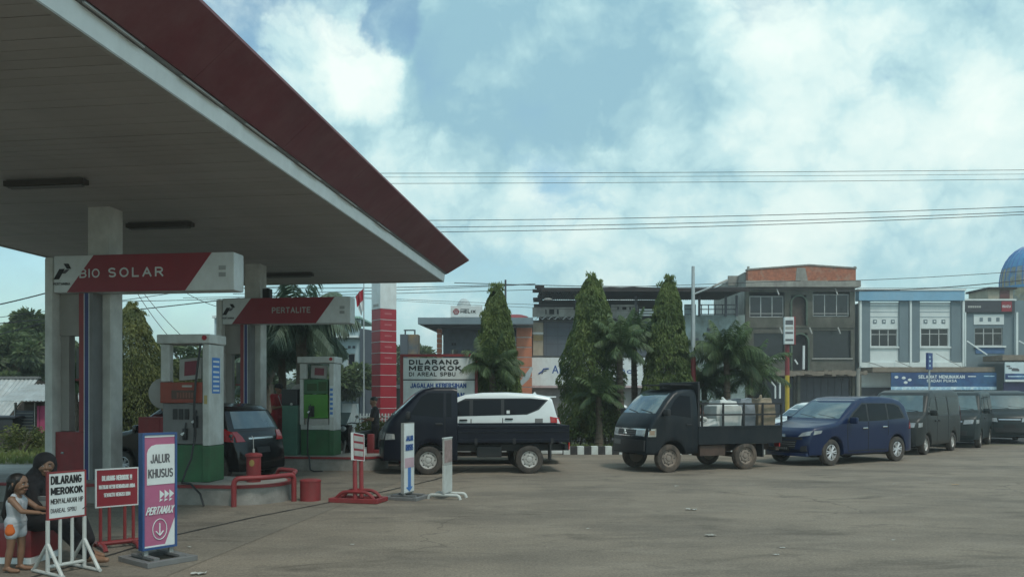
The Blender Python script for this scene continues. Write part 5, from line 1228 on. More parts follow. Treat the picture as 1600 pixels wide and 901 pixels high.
def palm(px, ytrunk, Y, label, seed, nf=15, fl=1.9, m='palm', base=.1, tr=.11, droop=1.0, lw=.028, hang=.5, group='palms on the verge', cat='palm'):
    rnd = random.Random(seed); Ht = zat(ytrunk, Y)-base
    t = thing('palm_tree', label, cat, (xat(px, Y), Y, base), 0, group)
    pts = [(0, 0, 0), (.04, 0, Ht*.35), (.02, .03, Ht*.7), (0, 0, Ht)]
    mb = MB().tube(pts, [tr*1.4, tr, tr*.85, tr*.8], 10)
    for k in range(int(Ht/.14)):
        z_ = .07+k*.14; q = z_/Ht; rr = tr*(1.4-.4*min(1, q*2.8))*.98+.012; mb.lathe([(rr-.01, -.01), (rr+.006, 0), (rr-.01, .012)], 10, Matrix.Translation((.03*min(1, q*2), 0, z_)))
    mb.build('trunk', M['bark'], t, smooth=True)
    for i in range(nf):
        a = 2.399*i+rnd.uniform(-.2, .2); el_ = R(78-88*(i/nf)+rnd.uniform(-8, 8)); Lf = fl*rnd.uniform(.8, 1.1)
        P = []; d = Vector((math.cos(a)*math.cos(el_), math.sin(a)*math.cos(el_), math.sin(el_))); p = Vector((0, 0, Ht)); n = 14
        for k in range(n+1):
            P.append(p.copy()); p = p+d*(Lf/n); d = (d+Vector((0, 0, -.105*droop*(.5+k/n)))).normalized()
        v = []; f = []; tone = []
        fr_ = MB().tube(P, [.022*(1-.8*k/n) for k in range(n+1)], 4); v += fr_.v; f += fr_.f; tone += [.55]*len(v)
        ns = 58
        for k in range(4, ns):
            u = k/ns*n; j = min(n-1, int(u)); q = P[j].lerp(P[j+1], u-j); dd = (P[j+1]-P[j]).normalized(); s_ = dd.cross(Vector((0, 0, 1))); s_ = s_.normalized() if s_.length > .01 else Vector((1, 0, 0))
            ll = Lf*.34*math.sin(math.pi*(.12+.86*k/ns))**.7
            for sg in (1, -1):
                out = (s_*sg*.8+dd*.65+Vector((0, 0, -hang*rnd.uniform(.3, 1.3)))).normalized(); e_ = q+out*ll+Vector((0, 0, -ll*hang*.5)); mid = q+out*ll*.5; wv = dd*lw*.5
                o = len(v); v += [tuple(q-wv*.5), tuple(q+wv*.5), tuple(mid+wv), tuple(e_), tuple(mid-wv)]; f += [(o, o+1, o+2, o+4), (o+4, o+2, o+3)]
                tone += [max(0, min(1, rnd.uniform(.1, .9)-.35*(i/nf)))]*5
        me = bpy.data.meshes.new('frond'); me.from_pydata(v, [], f); me.materials.append(M[m]); at_ = me.attributes.new('tone', 'FLOAT', 'POINT'); at_.data.foreach_set('value', tone)
        o = bpy.data.objects.new('frond', me); COL.objects.link(o); o.parent = t
    return t
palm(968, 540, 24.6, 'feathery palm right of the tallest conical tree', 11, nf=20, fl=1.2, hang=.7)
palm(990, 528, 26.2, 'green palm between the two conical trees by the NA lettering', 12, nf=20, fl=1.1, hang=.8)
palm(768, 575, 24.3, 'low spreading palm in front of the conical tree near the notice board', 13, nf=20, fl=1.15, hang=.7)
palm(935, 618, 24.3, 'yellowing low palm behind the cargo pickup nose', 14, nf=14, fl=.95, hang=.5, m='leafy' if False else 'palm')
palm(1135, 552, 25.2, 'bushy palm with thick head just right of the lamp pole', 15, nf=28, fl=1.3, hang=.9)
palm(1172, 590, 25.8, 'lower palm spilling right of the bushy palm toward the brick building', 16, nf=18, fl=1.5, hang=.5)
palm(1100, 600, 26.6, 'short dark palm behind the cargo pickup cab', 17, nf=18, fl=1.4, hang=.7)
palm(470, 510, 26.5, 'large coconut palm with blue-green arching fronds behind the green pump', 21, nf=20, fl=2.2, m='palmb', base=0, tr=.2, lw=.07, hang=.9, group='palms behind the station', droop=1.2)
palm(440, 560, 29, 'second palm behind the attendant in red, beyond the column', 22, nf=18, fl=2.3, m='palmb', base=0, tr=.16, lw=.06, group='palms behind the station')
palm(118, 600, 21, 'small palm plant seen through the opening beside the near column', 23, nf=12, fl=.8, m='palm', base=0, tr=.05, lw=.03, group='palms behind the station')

def bush(name, label, px, Y, w_, h_, seed, m='leafy', n=2600, base=.1, cat='shrub', group='shrubs on the verge', dpt=.5, ls=1.0, z0=0):
    t = thing(name, label, cat, (xat(px, Y), Y, base), 0, group); sd_ = Vector((seed, seed*2, 0))
    mb = MB()
    rr = random.Random(seed)
    for k in range(5): a = rr.uniform(0, 6.28); mb.tube([(0, 0, 0), (w_*.25*math.cos(a), dpt*.2*math.sin(a), h_*.5), (w_*.38*math.cos(a), dpt*.35*math.sin(a), h_*.8)], [.03, .02, .008], 5)
    mb.build('stem', M['bark'], t)
    def gen(r):
        a = r.uniform(0, 6.28); p = math.acos(r.uniform(-.75, 1)); q = r.random()**.4
        lump = 1+.45*NZ.noise(Vector((math.cos(a)*1.8, math.sin(a)*1.8, p*1.6))+sd_)
        c = Vector((w_/2*q*lump*math.sin(p)*math.cos(a), dpt*q*lump*math.sin(p)*math.sin(a), z0+h_*.5*(1+q*lump*math.cos(p)*.95)))
        if c.z < 0 or NZ.noise(c*3.2+sd_) < -.35: return None
        return c, Vector((math.cos(a), math.sin(a), r.uniform(-.6, .8))), r.uniform(.07, .14)*ls, r.uniform(.035, .06)*ls, max(0, min(1, .4+.6*NZ.noise(c*2+sd_)+r.uniform(-.25, .3)))
    leaves('foliage', M[m], t, gen, n, seed); return t
bush('shrub', 'green shrub by the verge fence just left of the cargo pickup nose', 948, 24.6, 1.1, 1.5, 31, 'dark_leaf', 3000)
bush('shrub', 'low hedge clump between picket fence and navy pickup nose', 588, 24.4, 1.2, .95, 32, 'leafy', 2600)
bush('shrub', 'dark shrub behind the notice board foot', 735, 24.8, 1.2, 1.2, 33, 'dark_leaf', 2000)
bush('shrub', 'yellow-green shrub at the foot of the tallest conical tree', 905, 24.9, .9, 1.1, 34, 'leafy', 2200)
bush('shrub', 'dark shrub under the bushy palm behind the sacks', 1130, 24.7, 2.2, 1.5, 35, 'dark_leaf', 3600)
bush('shrub', 'dark shrub behind the cargo pickup cab roof', 1010, 25.0, 1.6, 1.5, 36, 'dark_leaf', 3000)
bush('shrub', 'yellow-green thicket below the yellowish conical tree', 215, 27.2, 2.4, 2.6, 37, 'leafy', 4500, base=0, group='shrubs left of the station', ls=1.2)
bush('shrub', 'orange-green shrub seen under the PERTALITE gantry opening', 365, 24, 1.3, 1.9, 38, 'leafy', 2600, base=0, group='shrubs left of the station')
bush('shrub', 'thin dry shrub with pale flowers beside the small hut at the picture edge', 38, 23.5, 1.4, .9, 39, 'leafy', 1500, base=0, group='shrubs left of the station')
# broad trees
def tree(label, px, ytop, Y, w_, seed, m='dark_leaf', n=9000, crown=.62, base=0, ls=1.6, group='broad trees in the distance', thr=-.18):
    H = zat(ytop, Y)-base; t = thing('broadleaf_tree', label, 'tree', (xat(px, Y), Y, base), 0, group); rr = random.Random(seed); sd_ = Vector((seed*1.3, seed, 0))
    mb = MB(); mb.tube([(0, 0, 0), (.1, 0, H*.3), (0, .1, H*.55), (.05, 0, H*.8)], [.28, .2, .14, .05], 8)
    cl = []
    for k in range(13):
        a = 2.4*k; q = rr.uniform(.35, 1); zc = H*(1-crown)+H*crown*rr.uniform(.1, .88)
        c = Vector((w_/2*q*math.cos(a)*.8, w_/2*q*math.sin(a)*.8, zc)); cl.append((c, rr.uniform(.16, .30)*w_))
        mb.tube([(0, 0, H*rr.uniform(.35, .6)), tuple(c*.6+Vector((0, 0, zc*.35))), tuple(c)], [.08, .05, .02], 5)
    cl.append((Vector((0, 0, H*.9)), .2*w_)); mb.build('trunk', M['bark'], t, smooth=True)
    def gen(r):
        c0, R0 = cl[r.randrange(len(cl))]; u = Vector((r.gauss(0, 1), r.gauss(0, 1), r.gauss(0, 1))).normalized(); rad = R0*(r.random()**.35)
        c = c0+Vector((u.x*rad, u.y*rad, u.z*rad*.75))
        if c.z > H or NZ.noise(c*.9+sd_) < thr: return None
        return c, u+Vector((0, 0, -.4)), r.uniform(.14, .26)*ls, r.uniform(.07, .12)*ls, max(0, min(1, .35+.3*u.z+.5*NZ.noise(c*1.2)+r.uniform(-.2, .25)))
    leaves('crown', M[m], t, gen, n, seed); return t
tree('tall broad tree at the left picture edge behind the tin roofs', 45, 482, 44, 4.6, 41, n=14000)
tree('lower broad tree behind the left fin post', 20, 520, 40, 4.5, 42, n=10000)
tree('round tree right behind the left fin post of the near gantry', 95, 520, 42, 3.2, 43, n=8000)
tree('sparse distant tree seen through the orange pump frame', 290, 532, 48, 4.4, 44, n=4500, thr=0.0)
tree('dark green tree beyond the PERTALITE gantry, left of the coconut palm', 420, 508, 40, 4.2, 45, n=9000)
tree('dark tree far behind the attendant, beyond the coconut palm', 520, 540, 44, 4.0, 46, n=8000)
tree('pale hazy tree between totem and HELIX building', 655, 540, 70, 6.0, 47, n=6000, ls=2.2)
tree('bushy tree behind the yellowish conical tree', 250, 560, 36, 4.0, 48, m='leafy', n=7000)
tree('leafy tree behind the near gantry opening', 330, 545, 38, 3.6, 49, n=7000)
# grass
def grass(name, x0, x1, y0, y1, n, seed, z=0, hh=.12, par=None):
    rnd = random.Random(seed)
    def gen(r):
        c = Vector((r.uniform(x0, x1), r.uniform(y0, y1), 0)); k = NZ.noise(c*.9)
        if k < -.25: return None
        l_ = hh*r.uniform(.5, 1.4)*(1+k); c.z = z+l_*.45
        return c, Vector((r.uniform(-.4, .4), r.uniform(-.4, .4), 1)), l_, .035, max(0, min(1, .45+k+r.uniform(-.2, .3)))
    o = leaves(name, M['grassm'], None, gen, n, seed); tag(o, kind='stuff'); return o
grass('grass', -10, 8, 23.65, 25.2, 9000, 51, .10, .16)
grass('grass', -24, -9.6, 20.0, 27, 16000, 52, 0, .13)

# ---------------------------------------------------------------- left houses
def gable(name, label, cx, cy, w_, d_, zw, zr, wallm, roofm, rz=0, group='huts beyond the driveway'):
    t = thing(name, label, 'house', (cx, cy, 0), rz, group)
    MB().box(-w_/2, w_/2, -d_/2, d_/2, 0, zw).build('wall', wallm, t); return t
def corr(t, x0, x1, ya, za, yb, zb, m, name='roof_sheet', pitch=.16, amp=.022, per=.9):
    """corrugated sheets, one object per sheet, running up the slope"""
    n = max(1, round((x1-x0)/per)); wv = (x1-x0)/n
    mb = MB(); k = max(4, int(wv/pitch*4))
    for i in range(k+1):
        xx = wv*1.01*i/k; zz = amp*math.cos(2*math.pi*xx/pitch); mb.v += [(xx, ya, za+zz), (xx, yb, zb+zz), (xx, ya, za+zz-.012), (xx, yb, zb+zz-.012)]
    for i in range(k):
        a = i*4; mb.f += [(a, a+4, a+5, a+1), (a+2, a+3, a+7, a+6), (a, a+2, a+6, a+4), (a+1, a+5, a+7, a+3)]
    me = mb.mesh(name, m, True)
    for i in range(n): inst(name, me, t, (x0+wv*i, 0, .006*(i % 2)))
t = thing('tin_roof_house', 'low house with steep grey corrugated tin roof at the left picture edge', 'house', (xat(62, 30), 30, 0), 0, 'huts beyond the driveway')
corr(t, -6.4, -.05, -2.9, .16, 0, 2.36, M['tin']); corr(t, -6.4, -.05, 0.02, 2.37, 3.2, 1.6, M['tin'])
MB().box(-6.4, 0, -.06, .10, 2.37, 2.45).build('ridge_cap', M['grey'], t)
mb = MB(); mb.v = [(-.06, -2.8, 0), (-.06, 3.1, 0), (-.06, 3.1, 1.55), (-.06, 0, 2.3), (-.06, -2.8, .15)]+[(0, -2.8, 0), (0, 3.1, 0), (0, 3.1, 1.55), (0, 0, 2.3), (0, -2.8, .15)]
mb.f = [(0, 1, 2, 3, 4), (9, 8, 7, 6, 5)]+[(a, (a+1) % 5, (a+1) % 5+5, a+5) for a in range(5)]; mb.build('gable_wall', mat('brown board wall', (.07, .055, .045), .8, var=.2), t)
MB().box(.02, 2.6, 2.0, 3.0, 0, 2.15).build('rear_annex', mat('brown board wall', (.07, .055, .045), .8), t)
Y = 26; kx = xat(80, 26)
t = thing('small_kiosk', 'small hut with pale lean-to tin roof and louvre window, left of the fin post', 'house', (kx, Y, 0), 0, 'huts beyond the driveway')
MB().box(-1.0, 1.6, .2, 2.0, 0, 1.52).build('wall', mat('brown board wall', (.07, .055, .045), .8, var=.2), t)
corr(t, -1.55, 1.9, -.4, zat(626, 25.6), 1.4, zat(600, 27.4), M['tin'], pitch=.12, amp=.016, per=.8)
w0 = xat(22, 26)-kx; w1 = xat(50, 26)-kx
MB().box(w0, w1, .1, .195, zat(672, 26), zat(641, 26)).build('louvre_window', M['shut'], t)
for k in range(6): MB().box(w0+.02, w1-.02, .07, .098, zat(670, 26)+.10*k, zat(670, 26)+.035+.10*k).build('louvre', M['grey'], t)
MB().box(w0-.03, w1+.03, .12, .195, 0, zat(672, 26)-.005).build('lower_wall', M['plastd'], t)
for x_ in (w0-.05, w1+.02): MB().box(x_, x_+.03, .08, .19, 0, 1.5).build('door_jamb', M['greyl'], t)
t = MB()
for k in range(14): t.box(.07*k, .066+.07*k, -.02+.02*math.sin(k*1.7), .0+.02*math.sin(k*1.7), 0, .95)
t.build('hanging_cloth', M['cpink'], None, loc=(xat(57, 25.9), 25.95, .45), label='pink cloth hanging on the front of the small kiosk', cat='cloth')
t = thing('motor_cart', 'dark parked cart at the far left edge before the tin roofed house', 'cart', (xat(8, 26), 26, 0), 0)
MB().bbox(-.6, .5, -.4, .4, .35, 1.0, .08).build('cart_box', M['black'], t, smooth=True); MB().bbox(-.7, .6, -.45, .45, 1.0, 1.08, .03).build('cover', M['shut'], t)
for x_ in (-.4, .35): MB().lathe([(.12, -.04), (.27, -.05), (.3, 0), (.27, .05), (.12, .04)], 20, Matrix.Translation((x_, -.42, .3)), 'y').build('wheel', M['rubber'], t, smooth=True)
t = thing('white_house', 'small white two-storey house with tiny square window, seen through the orange pump frame', 'house', (xat(345, 55), 55, 0), 0, 'houses beyond the station')
def px_(px, Y, cx): return xat(px, Y)-xat(cx, Y)
wl = MB().box(px_(335, 55, 345), px_(365, 55, 345), 0, 4, 0, zat(497, 55)).build('wall', M['skyblue'], t); MB().box(px_(333, 55, 345), px_(367, 55, 345), -.2, 4.1, zat(497, 55)+.002, zat(493, 55)).build('roof', M['wallw'], t)
MB().box(px_(347, 55, 345), px_(352, 55, 345), -.03, -.002, zat(553, 55), zat(546, 55)).build('window', M['wglass'], t)

# ---------------------------------------------------------------- buildings across the road
def wallo(x0, x1, z0, z1, y, th, openings, name, m, parent):
    """a wall with real openings: one mesh of butted blocks"""
    X = sorted({x0, x1, *[a for o in openings for a in (o[0], o[1])]}); Z = sorted({z0, z1, *[a for o in openings for a in (o[2], o[3])]})
    mb = MB()
    for a, b in zip(X, X[1:]):
        run = None
        for c, d in zip(Z, Z[1:]):
            mx_, mz_ = (a+b)/2, (c+d)/2; hole = any(o[0] < mx_ < o[1] and o[2] < mz_ < o[3] for o in openings)
            if hole:
                if run: mb.box(a, b, y, y+th, run[0], run[1]); run = None
            else: run = (run[0] if run else c, d)
        if run: mb.box(a, b, y, y+th, run[0], run[1])
    return mb.build(name, m, parent)
def win(parent, x0, x1, z0, z1, y, cols=3, transom=.25, fm='white frame', gm=None, fw=.05):
    fmn = mat('pale window frame', (.46, .47, .46), .5, dirt=(.2, .2, .18), dirt_amt=.5, dirt_scale=3); fr = MB()
    fr.box(x0, x1, y+.04, y+.10, z0, z0+fw); fr.box(x0, x1, y+.04, y+.10, z1-fw, z1); fr.box(x0, x0+fw, y+.04, y+.10, z0+fw, z1-fw); fr.box(x1-fw, x1, y+.04, y+.10, z0+fw, z1-fw)
    w_ = (x1-x0)/cols; zt = z1-(z1-z0)*transom if transom > 0 else z0-(z1-z0)*transom
    for k in range(1, cols): fr.box(x0+w_*k-fw*.6, x0+w_*k+fw*.6, y+.042, y+.098, z0+fw, z1-fw)
    if transom:
        for k in range(cols): fr.box(x0+w_*k+fw*.6, x0+w_*(k+1)-fw*.6, y+.044, y+.096, zt-fw/2, zt+fw/2)
    f = fr.build('window', fmn, parent)
    for k in range(cols):
        for a, b in (((z0, zt), (zt, z1)) if transom else ((z0, z1),)): MB().box(x0+w_*k+fw*.6, x0+w_*(k+1)-fw*.6, y+.06, y+.075, a+fw*.5, b-fw*.5).build('pane', gm or M['wglass'], f)
    return f
# --- brick shophouse, three storeys
Y = 57.0; CX = 1250
t = thing('brick_shophouse', 'three-storey unfinished shophouse with red brick parapet, mossy plaster and arched bay', 'building', (xat(CX, Y), Y, .06), 0, 'shophouses across the road')
X = lambda p: px_(p, Y, CX); Z = lambda p: zat(p, Y)-.06
L3 = [(X(1171), X(1226), Z(496), Z(456)), (X(1270), X(1328), Z(495), Z(456)), (X(1236), X(1260), Z(508), Z(461))]
wallo(X(1165), X(1336), Z(512), Z(450), 0, .3, L3, 'wall', M['plast'], t)
L2 = [(X(1178), X(1226), Z(559), Z(520)), (X(1271), X(1330), Z(559), Z(516)), (X(1238), X(1262), Z(578), Z(520))]
wallo(X(1165), X(1336), Z(578), Z(512)-.004, .05, .3, L2, 'wall', M['plast'], t)
L1 = [(X(1172), X(1240), 0, Z(588)), (X(1250), X(1332), 0, Z(588))]
wallo(X(1165), X(1336), 0, Z(578)-.004, .0, .3, L1, 'wall', M['plast'], t)
MB().box(X(1165), X(1165)+.25, .31, 9, 0, Z(440)).build('side_wall', M['plastd'], t); MB().box(X(1336)-.25, X(1336), .31, 9, 0, Z(440)).build('side_wall', M['plastd'], t)
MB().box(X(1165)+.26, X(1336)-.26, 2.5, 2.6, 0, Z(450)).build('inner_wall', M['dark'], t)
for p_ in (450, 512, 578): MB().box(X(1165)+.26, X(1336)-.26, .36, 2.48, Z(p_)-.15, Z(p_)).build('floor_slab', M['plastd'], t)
MB().box(X(1162), X(1340), -.55, .32, Z(449.5), Z(440)).build('cornice', M['plastd'], t)
MB().prism([(X(1167), Z(439.8)), (X(1335), Z(439.8)), (X(1335), Z(421)), (X(1262), Z(416)), (X(1167), Z(423))], -.25, .2).build('parapet', M['brickw'], t)
MB().prism([(X(1166), Z(422.8)), (X(1262), Z(415.8)), (X(1336), Z(420.8)), (X(1336), Z(418.5)), (X(1262), Z(413.5)), (X(1166), Z(420.5))], -.3, .25).build('parapet_cap', M['plastd'], t)
MB().prism([(X(1241), Z(439)), (X(1260), Z(439)), (X(1256), Z(419)), (X(1243), Z(419))], -.28, -.252).build('plaster_patch', M['plastd'], t)
MB().box(X(1165)+.02, X(1165)+.22, .26, 9, Z(440)+.002, Z(424)).build('side_parapet', M['plastd'], t)
MB().box(X(1150), X(1165)-.005, 2, 2.2, Z(440), Z(424)).build('side_parapet', M['plastd'], t)
for x_ in (1168, 1334): MB().box(X(x_)-.06, X(x_)+.06, -.28, -.1, Z(421), Z(417)).build('parapet_stub', M['plastd'], t)
win(t, X(1172), X(1225), Z(495), Z(462), .1, 3, .0); win(t, X(1271), X(1327), Z(494), Z(459), .1, 3, .0)
for a, b in ((1172, 1225), (1271, 1327)): MB().box(X(a), X(b), .05, .08, Z(490), Z(489)).build('window_bar', M['greyl'], t)
for l_ in (L2[0], L2[1]):
    MB().box(l_[0], l_[1], .25, .28, l_[2], l_[3]).build('window', M['wglass'], t)
    MB().box(l_[0]-.1, l_[1]+.1, -.05, .045, l_[2]-.08, l_[2]-.01).build('sill', M['greyl'], t)
def arch(cx, zb, zs, rad, y, m, mp, th=.12, fill=None):
    mb = MB(); n = 14; zc = Z(zs); r_ = (X(cx+rad)-X(cx-rad))/2; x_c = X(cx)
    for k in range(n):
        a, b = math.pi*k/n, math.pi*(k+1)/n
        for (r0, r1) in ((r_, r_*1.22),): mb.prism([(x_c+r0*math.cos(a), zc+r0*math.sin(a)), (x_c+r1*math.cos(a), zc+r1*math.sin(a)), (x_c+r1*math.cos(b), zc+r1*math.sin(b)), (x_c+r0*math.cos(b), zc+r0*math.sin(b))], y-th, y)
    mb.box(x_c-r_*1.22, x_c-r_, y-th, y, Z(zb), zc); mb.box(x_c+r_, x_c+r_*1.22, y-th, y, Z(zb), zc); mb.build('arch', m, mp)
    pts = [(x_c-r_, Z(zb)), (x_c+r_, Z(zb))]+[(x_c+r_*math.cos(math.pi*k/n), zc+r_*math.sin(math.pi*k/n)) for k in range(n+1)]
    MB().prism(pts, y+.2, y+.24).build('arch_infill', fill or M['dark'], mp)
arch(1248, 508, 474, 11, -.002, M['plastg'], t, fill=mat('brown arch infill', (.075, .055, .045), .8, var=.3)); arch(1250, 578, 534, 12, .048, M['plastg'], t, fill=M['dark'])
for x_, y_ in ((1211, 452), (1216, 512), (1302, 452), (1306, 512), (1262, 512)): MB().cyl((X(x_), -.35, Z(y_)), (X(x_+2.5), -.5, Z(y_+10)), .05, n=6).build('broken_pipe', M['greyl'], t)
MB().cyl((X(1255), -.1, Z(540)), (X(1253), -.3, Z(577)), .09, n=6).build('hanging_strip', M['signw'], t)
MB().cyl((X(1241), -.1, Z(562)), (X(1244), -.3, Z(569)), .06, n=6).build('hanging_strip', M['signw'], t)
aw = MB(); rr = random.Random(5)
for k in range(24): xa = X(1196)+(X(1340)-X(1196))*k/24; aw.box(xa, xa+(X(1340)-X(1196))/24*.98, -1.6, -.02, Z(585)-.15*rr.random(), Z(581)+.1*rr.random())
aw.build('torn_awning', M['awn'], t)
for x_ in (1195, 1246, 1341): MB().box(X(x_)-.1, X(x_)+.1, -.3, -.005, 0, Z(586)).build('pillar', M['plast'], t)
for a, b in ((1198, 1244), (1251, 1338)):
    n = int((X(b)-X(a))/.5)
    for k in range(n): MB().box(X(a)+k*.5, X(a)+k*.5+.47, .12, .16, 0, Z(590)).build('shutter_panel', M['shut'], t)
MB().tube([(X(1190), -1.7, Z(583)), (X(1206), -1.7, Z(600)), (X(1206), -1.7, Z(622))], .07, 6).build('white_bracket', M['signw'], t); MB().tube([(X(1193), -1.7, Z(597)), (X(1199), -1.7, Z(604)), (X(1199), -1.7, Z(622))], .06, 6).build('white_bracket', M['signw'], t)

# --- blue grey shophouses
Y = 58.0; CX = 1420
t = thing('blue_grey_shophouse', 'two-bay blue-grey and white shophouse with light blue parapet above the blue banner', 'building', (xat(CX, Y), Y, .06), 0, 'shophouses across the road')
X = lambda p: px_(p, Y, CX); Z = lambda p: zat(p, Y)-.06
ops = [(X(1361), X(1402), Z(541), Z(514)), (X(1439), X(1482), Z(541), Z(513))]
wallo(X(1343), X(1503), 0, Z(472), .0, .25, ops, 'wall', M['wallw'], t)
for a, b in ((1345, 1358.5), (1404, 1419), (1423, 1436), (1485, 1501)): MB().box(X(a), X(b), -.12, -.003, Z(565), Z(471)).build('pilaster', M['bluegrey'], t)
for a, b in ((1341, 1344.5), (1419.5, 1422.5), (1501.5, 1505)): MB().box(X(a), X(b), -.22, -.004, Z(572), Z(470)).build('white_fin', M['wallw'], t)
MB().box(X(1339), X(1503), -.35, .3, Z(470), Z(455)).build('parapet', M['ltblue'], t); MB().box(X(1337), X(1505), -.40, .35, Z(455)+.002, Z(452)).build('parapet_cap', M['wallw'], t)
MB().box(X(1341), X(1505), -.18, -.006, Z(574), Z(566)).build('ledge', M['wallw'], t)
for o in ops: win(t, o[0], o[1], o[2], o[3], .02, 3, .3); MB().box(o[0]-.15, o[1]+.15, -.12, -.004, o[2]-.12, o[2]-.01).build('sill', M['wallw'], t)
for base in (1361, 1440):
    for k in range(3):
        xx = X(base+6+14*k); v_ = MB().box(xx-.13, xx+.13, -.03, -.004, Z(505)-.0, Z(499)).build('vent_block', M['bluegrey'], t); MB().box(xx-.06, xx+.06, -.04, -.031, Z(505)+.08, Z(499)-.08).build('vent_hole', M['wallw'], v_)
for a in (478, 487, 495):
    for c_, d_ in ((1359, 1403), (1437, 1484)): MB().box(X(c_), X(d_), -.02, -.004, Z(a)-.025, Z(a)+.025).build('groove_strip', M['skyblue'], t)
MB().box(X(1343), X(1503), .26, 9, 0, Z(473)).build('rear_block', M['bluegrey'], t)
MB().prism([(X(1345), Z(582)), (X(1530), Z(582)), (X(1530), Z(574.6)), (X(1345), Z(574.6))], -1.9, -.02).build('awning', M['awn'], t)
bn = MB().box(X(1372), X(1531), -1.99, -1.93, Z(604), Z(583)).build('banner', M['ban'], t)
text('SELAMAT MENUNAIKAN', (X(1413), -1.995, Z(592)), X(1483)-X(1413), .24, M['signw'], bn, bold=.03); text('IBADAH PUASA', (X(1426), -1.995, Z(597.5)), X(1471)-X(1426), .2, M['signw'], bn, bold=.03)
for x_, y_ in ((1380, 590), (1391, 591), (1394, 598), (1400, 594)): MB().ell((X(x_), -1.995, Z(y_)), (.14, .01, .10), 8, 5).build('star_print', M['signw'], bn)
MB().box(X(1488), X(1500), -1.997, -1.991, Z(589.5), Z(588)).build('print_line', M['signw'], bn); MB().box(X(1512), X(1528), -1.997, -1.991, Z(589), Z(587.6)).build('print_line', M['cyan'], bn)
MB().box(X(1372), X(1531), -2.0, -1.94, Z(609), Z(604)-.01).build('banner_edge', M['cyan'], t)
MB().box(X(1343)+.1, X(1531), -.1, -.01, 0, Z(605)).build('shop_shutter', M['shut'], t)
for p0, p1 in (((1397, 563), (1410, 577)), ((1460, 552), (1480, 574)), ((1357, 566), (1364, 575))): MB().cyl((X(p0[0]), -.2, Z(p0[1])), (X(p1[0]), -1.8, Z(p1[1])), .03, n=5).build('stay_rod', M['greyl'], t)
Y = 58.0; CX = 1545
t = thing('isuzu_shophouse', 'lower blue-grey shophouse with charcoal sign band and red ISUZU square', 'building', (xat(CX, Y), Y, .06), 0, 'shophouses across the road')
X = lambda p: px_(p, Y, CX)
o = (X(1523), X(1567), Z(540), Z(512))
wallo(X(1505)+.01, X(1600), 0, Z(469), .0, .25, [o], 'wall', M['bluegrey'], t)
b_ = MB().box(X(1506), X(1583), -.2, -.01, Z(488), Z(470)).build('sign_band', M['isz'], t)
MB().box(X(1562), X(1578), -.23, -.203, Z(487), Z(471)).build('red_square', M['reds'], b_); text('ISUZU', (X(1563), -.235, Z(481)), X(1576)-X(1563), .18, M['signw'], b_, bold=.03)
for k in range(6): MB().box(X(1510)+.16*k, X(1510)+.13+.16*k, -.207, -.202, Z(481), Z(478)).build('letter_block', M['greyl'], b_)
MB().box(X(1504), X(1585), -.25, -.02, Z(470)+.003, Z(467.5)).build('band_cap', M['wallw'], t)
MB().box(X(1521), X(1568), -.05, -.004, Z(507), Z(491)).build('white_panel', M['wallw'], t)
for k in range(3): v_ = MB().box(X(1530+13*k), X(1535+13*k), -.07, -.052, Z(502), Z(496)).build('vent_block', M['bluegrey'], t)
win(t, *o, .02, 3, .3); MB().box(o[0]-.1, o[1]+.15, -.15, -.004, o[2]-.12, o[2]-.01).build('sill', M['wallw'], t)
MB().box(X(1524), X(1569), -.04, -.003, Z(552), Z(543)).build('blue_panel', mat('muted blue panel', (.06, .13, .26), .7, var=.1), t)
for a, b in ((1504, 1506.5), (1584, 1587.5)): MB().box(X(a)+.02, X(b), -.26, -.005, Z(572), Z(488)-.01).build('white_fin', M['wallw'], t)
for p0, p1 in (((1508, 533), (1522, 556)), ((1589, 533), (1602, 552))): MB().cyl((X(p0[0]), -.25, Z(p0[1])), (X(p1[0]), -1.6, Z(p1[1])), .05, n=6).build('awning_stay', M['wallw'], t)
MB().box(X(1531)+.05, X(1640), -2.6, -.28, Z(565), Z(557)).build('awning', M['awn'], t)
bn = MB().box(X(1534), X(1640), -2.75, -2.66, Z(594), Z(568)).build('banner', M['banw'], t); MB().box(X(1534), X(1640), -2.77, -2.752, Z(593.5), Z(585)).build('blue_band', M['ban'], bn)
MB().box(X(1534), X(1640), -2.77, -2.65, Z(597), Z(594)-.01).build('banner_edge', M['signw'], t)
for x_ in (1549, 1578): 
    MB().prism([(X(x_-5), Z(581)), (X(x_+6), Z(581.5)), (X(x_+6), Z(579)), (X(x_+3), Z(577)), (X(x_-3), Z(576.5)), (X(x_-5.5), Z(579))], -2.765, -2.751).build('printed_car', M['inkg'], bn)
for x_ in (1536, 1539): MB().box(X(x_), X(x_)+.25, -2.765, -2.751, Z(575+x_-1536), Z(573+x_-1536)).build('print_mark', M['inkg'], bn)
text('DAIHATSU SAHABAT', (X(1538), -2.775, Z(590)), 2.0, .15, M['cyan'], bn, bold=.02) if False else MB().box(X(1538), X(1570), -2.78, -2.771, Z(590), Z(588.4)).build('print_line', M['cyan'], bn)
MB().box(X(1534), X(1640), -2.6, -2.5, 0, Z(598)).build('shop_front', mat('navy shop front', (.02, .02, .07), .5, var=.3), t)
MB().box(X(1505)+.02, X(1640), .26, 9, 0, Z(470)).build('rear_block', M['bluegrey'], t)
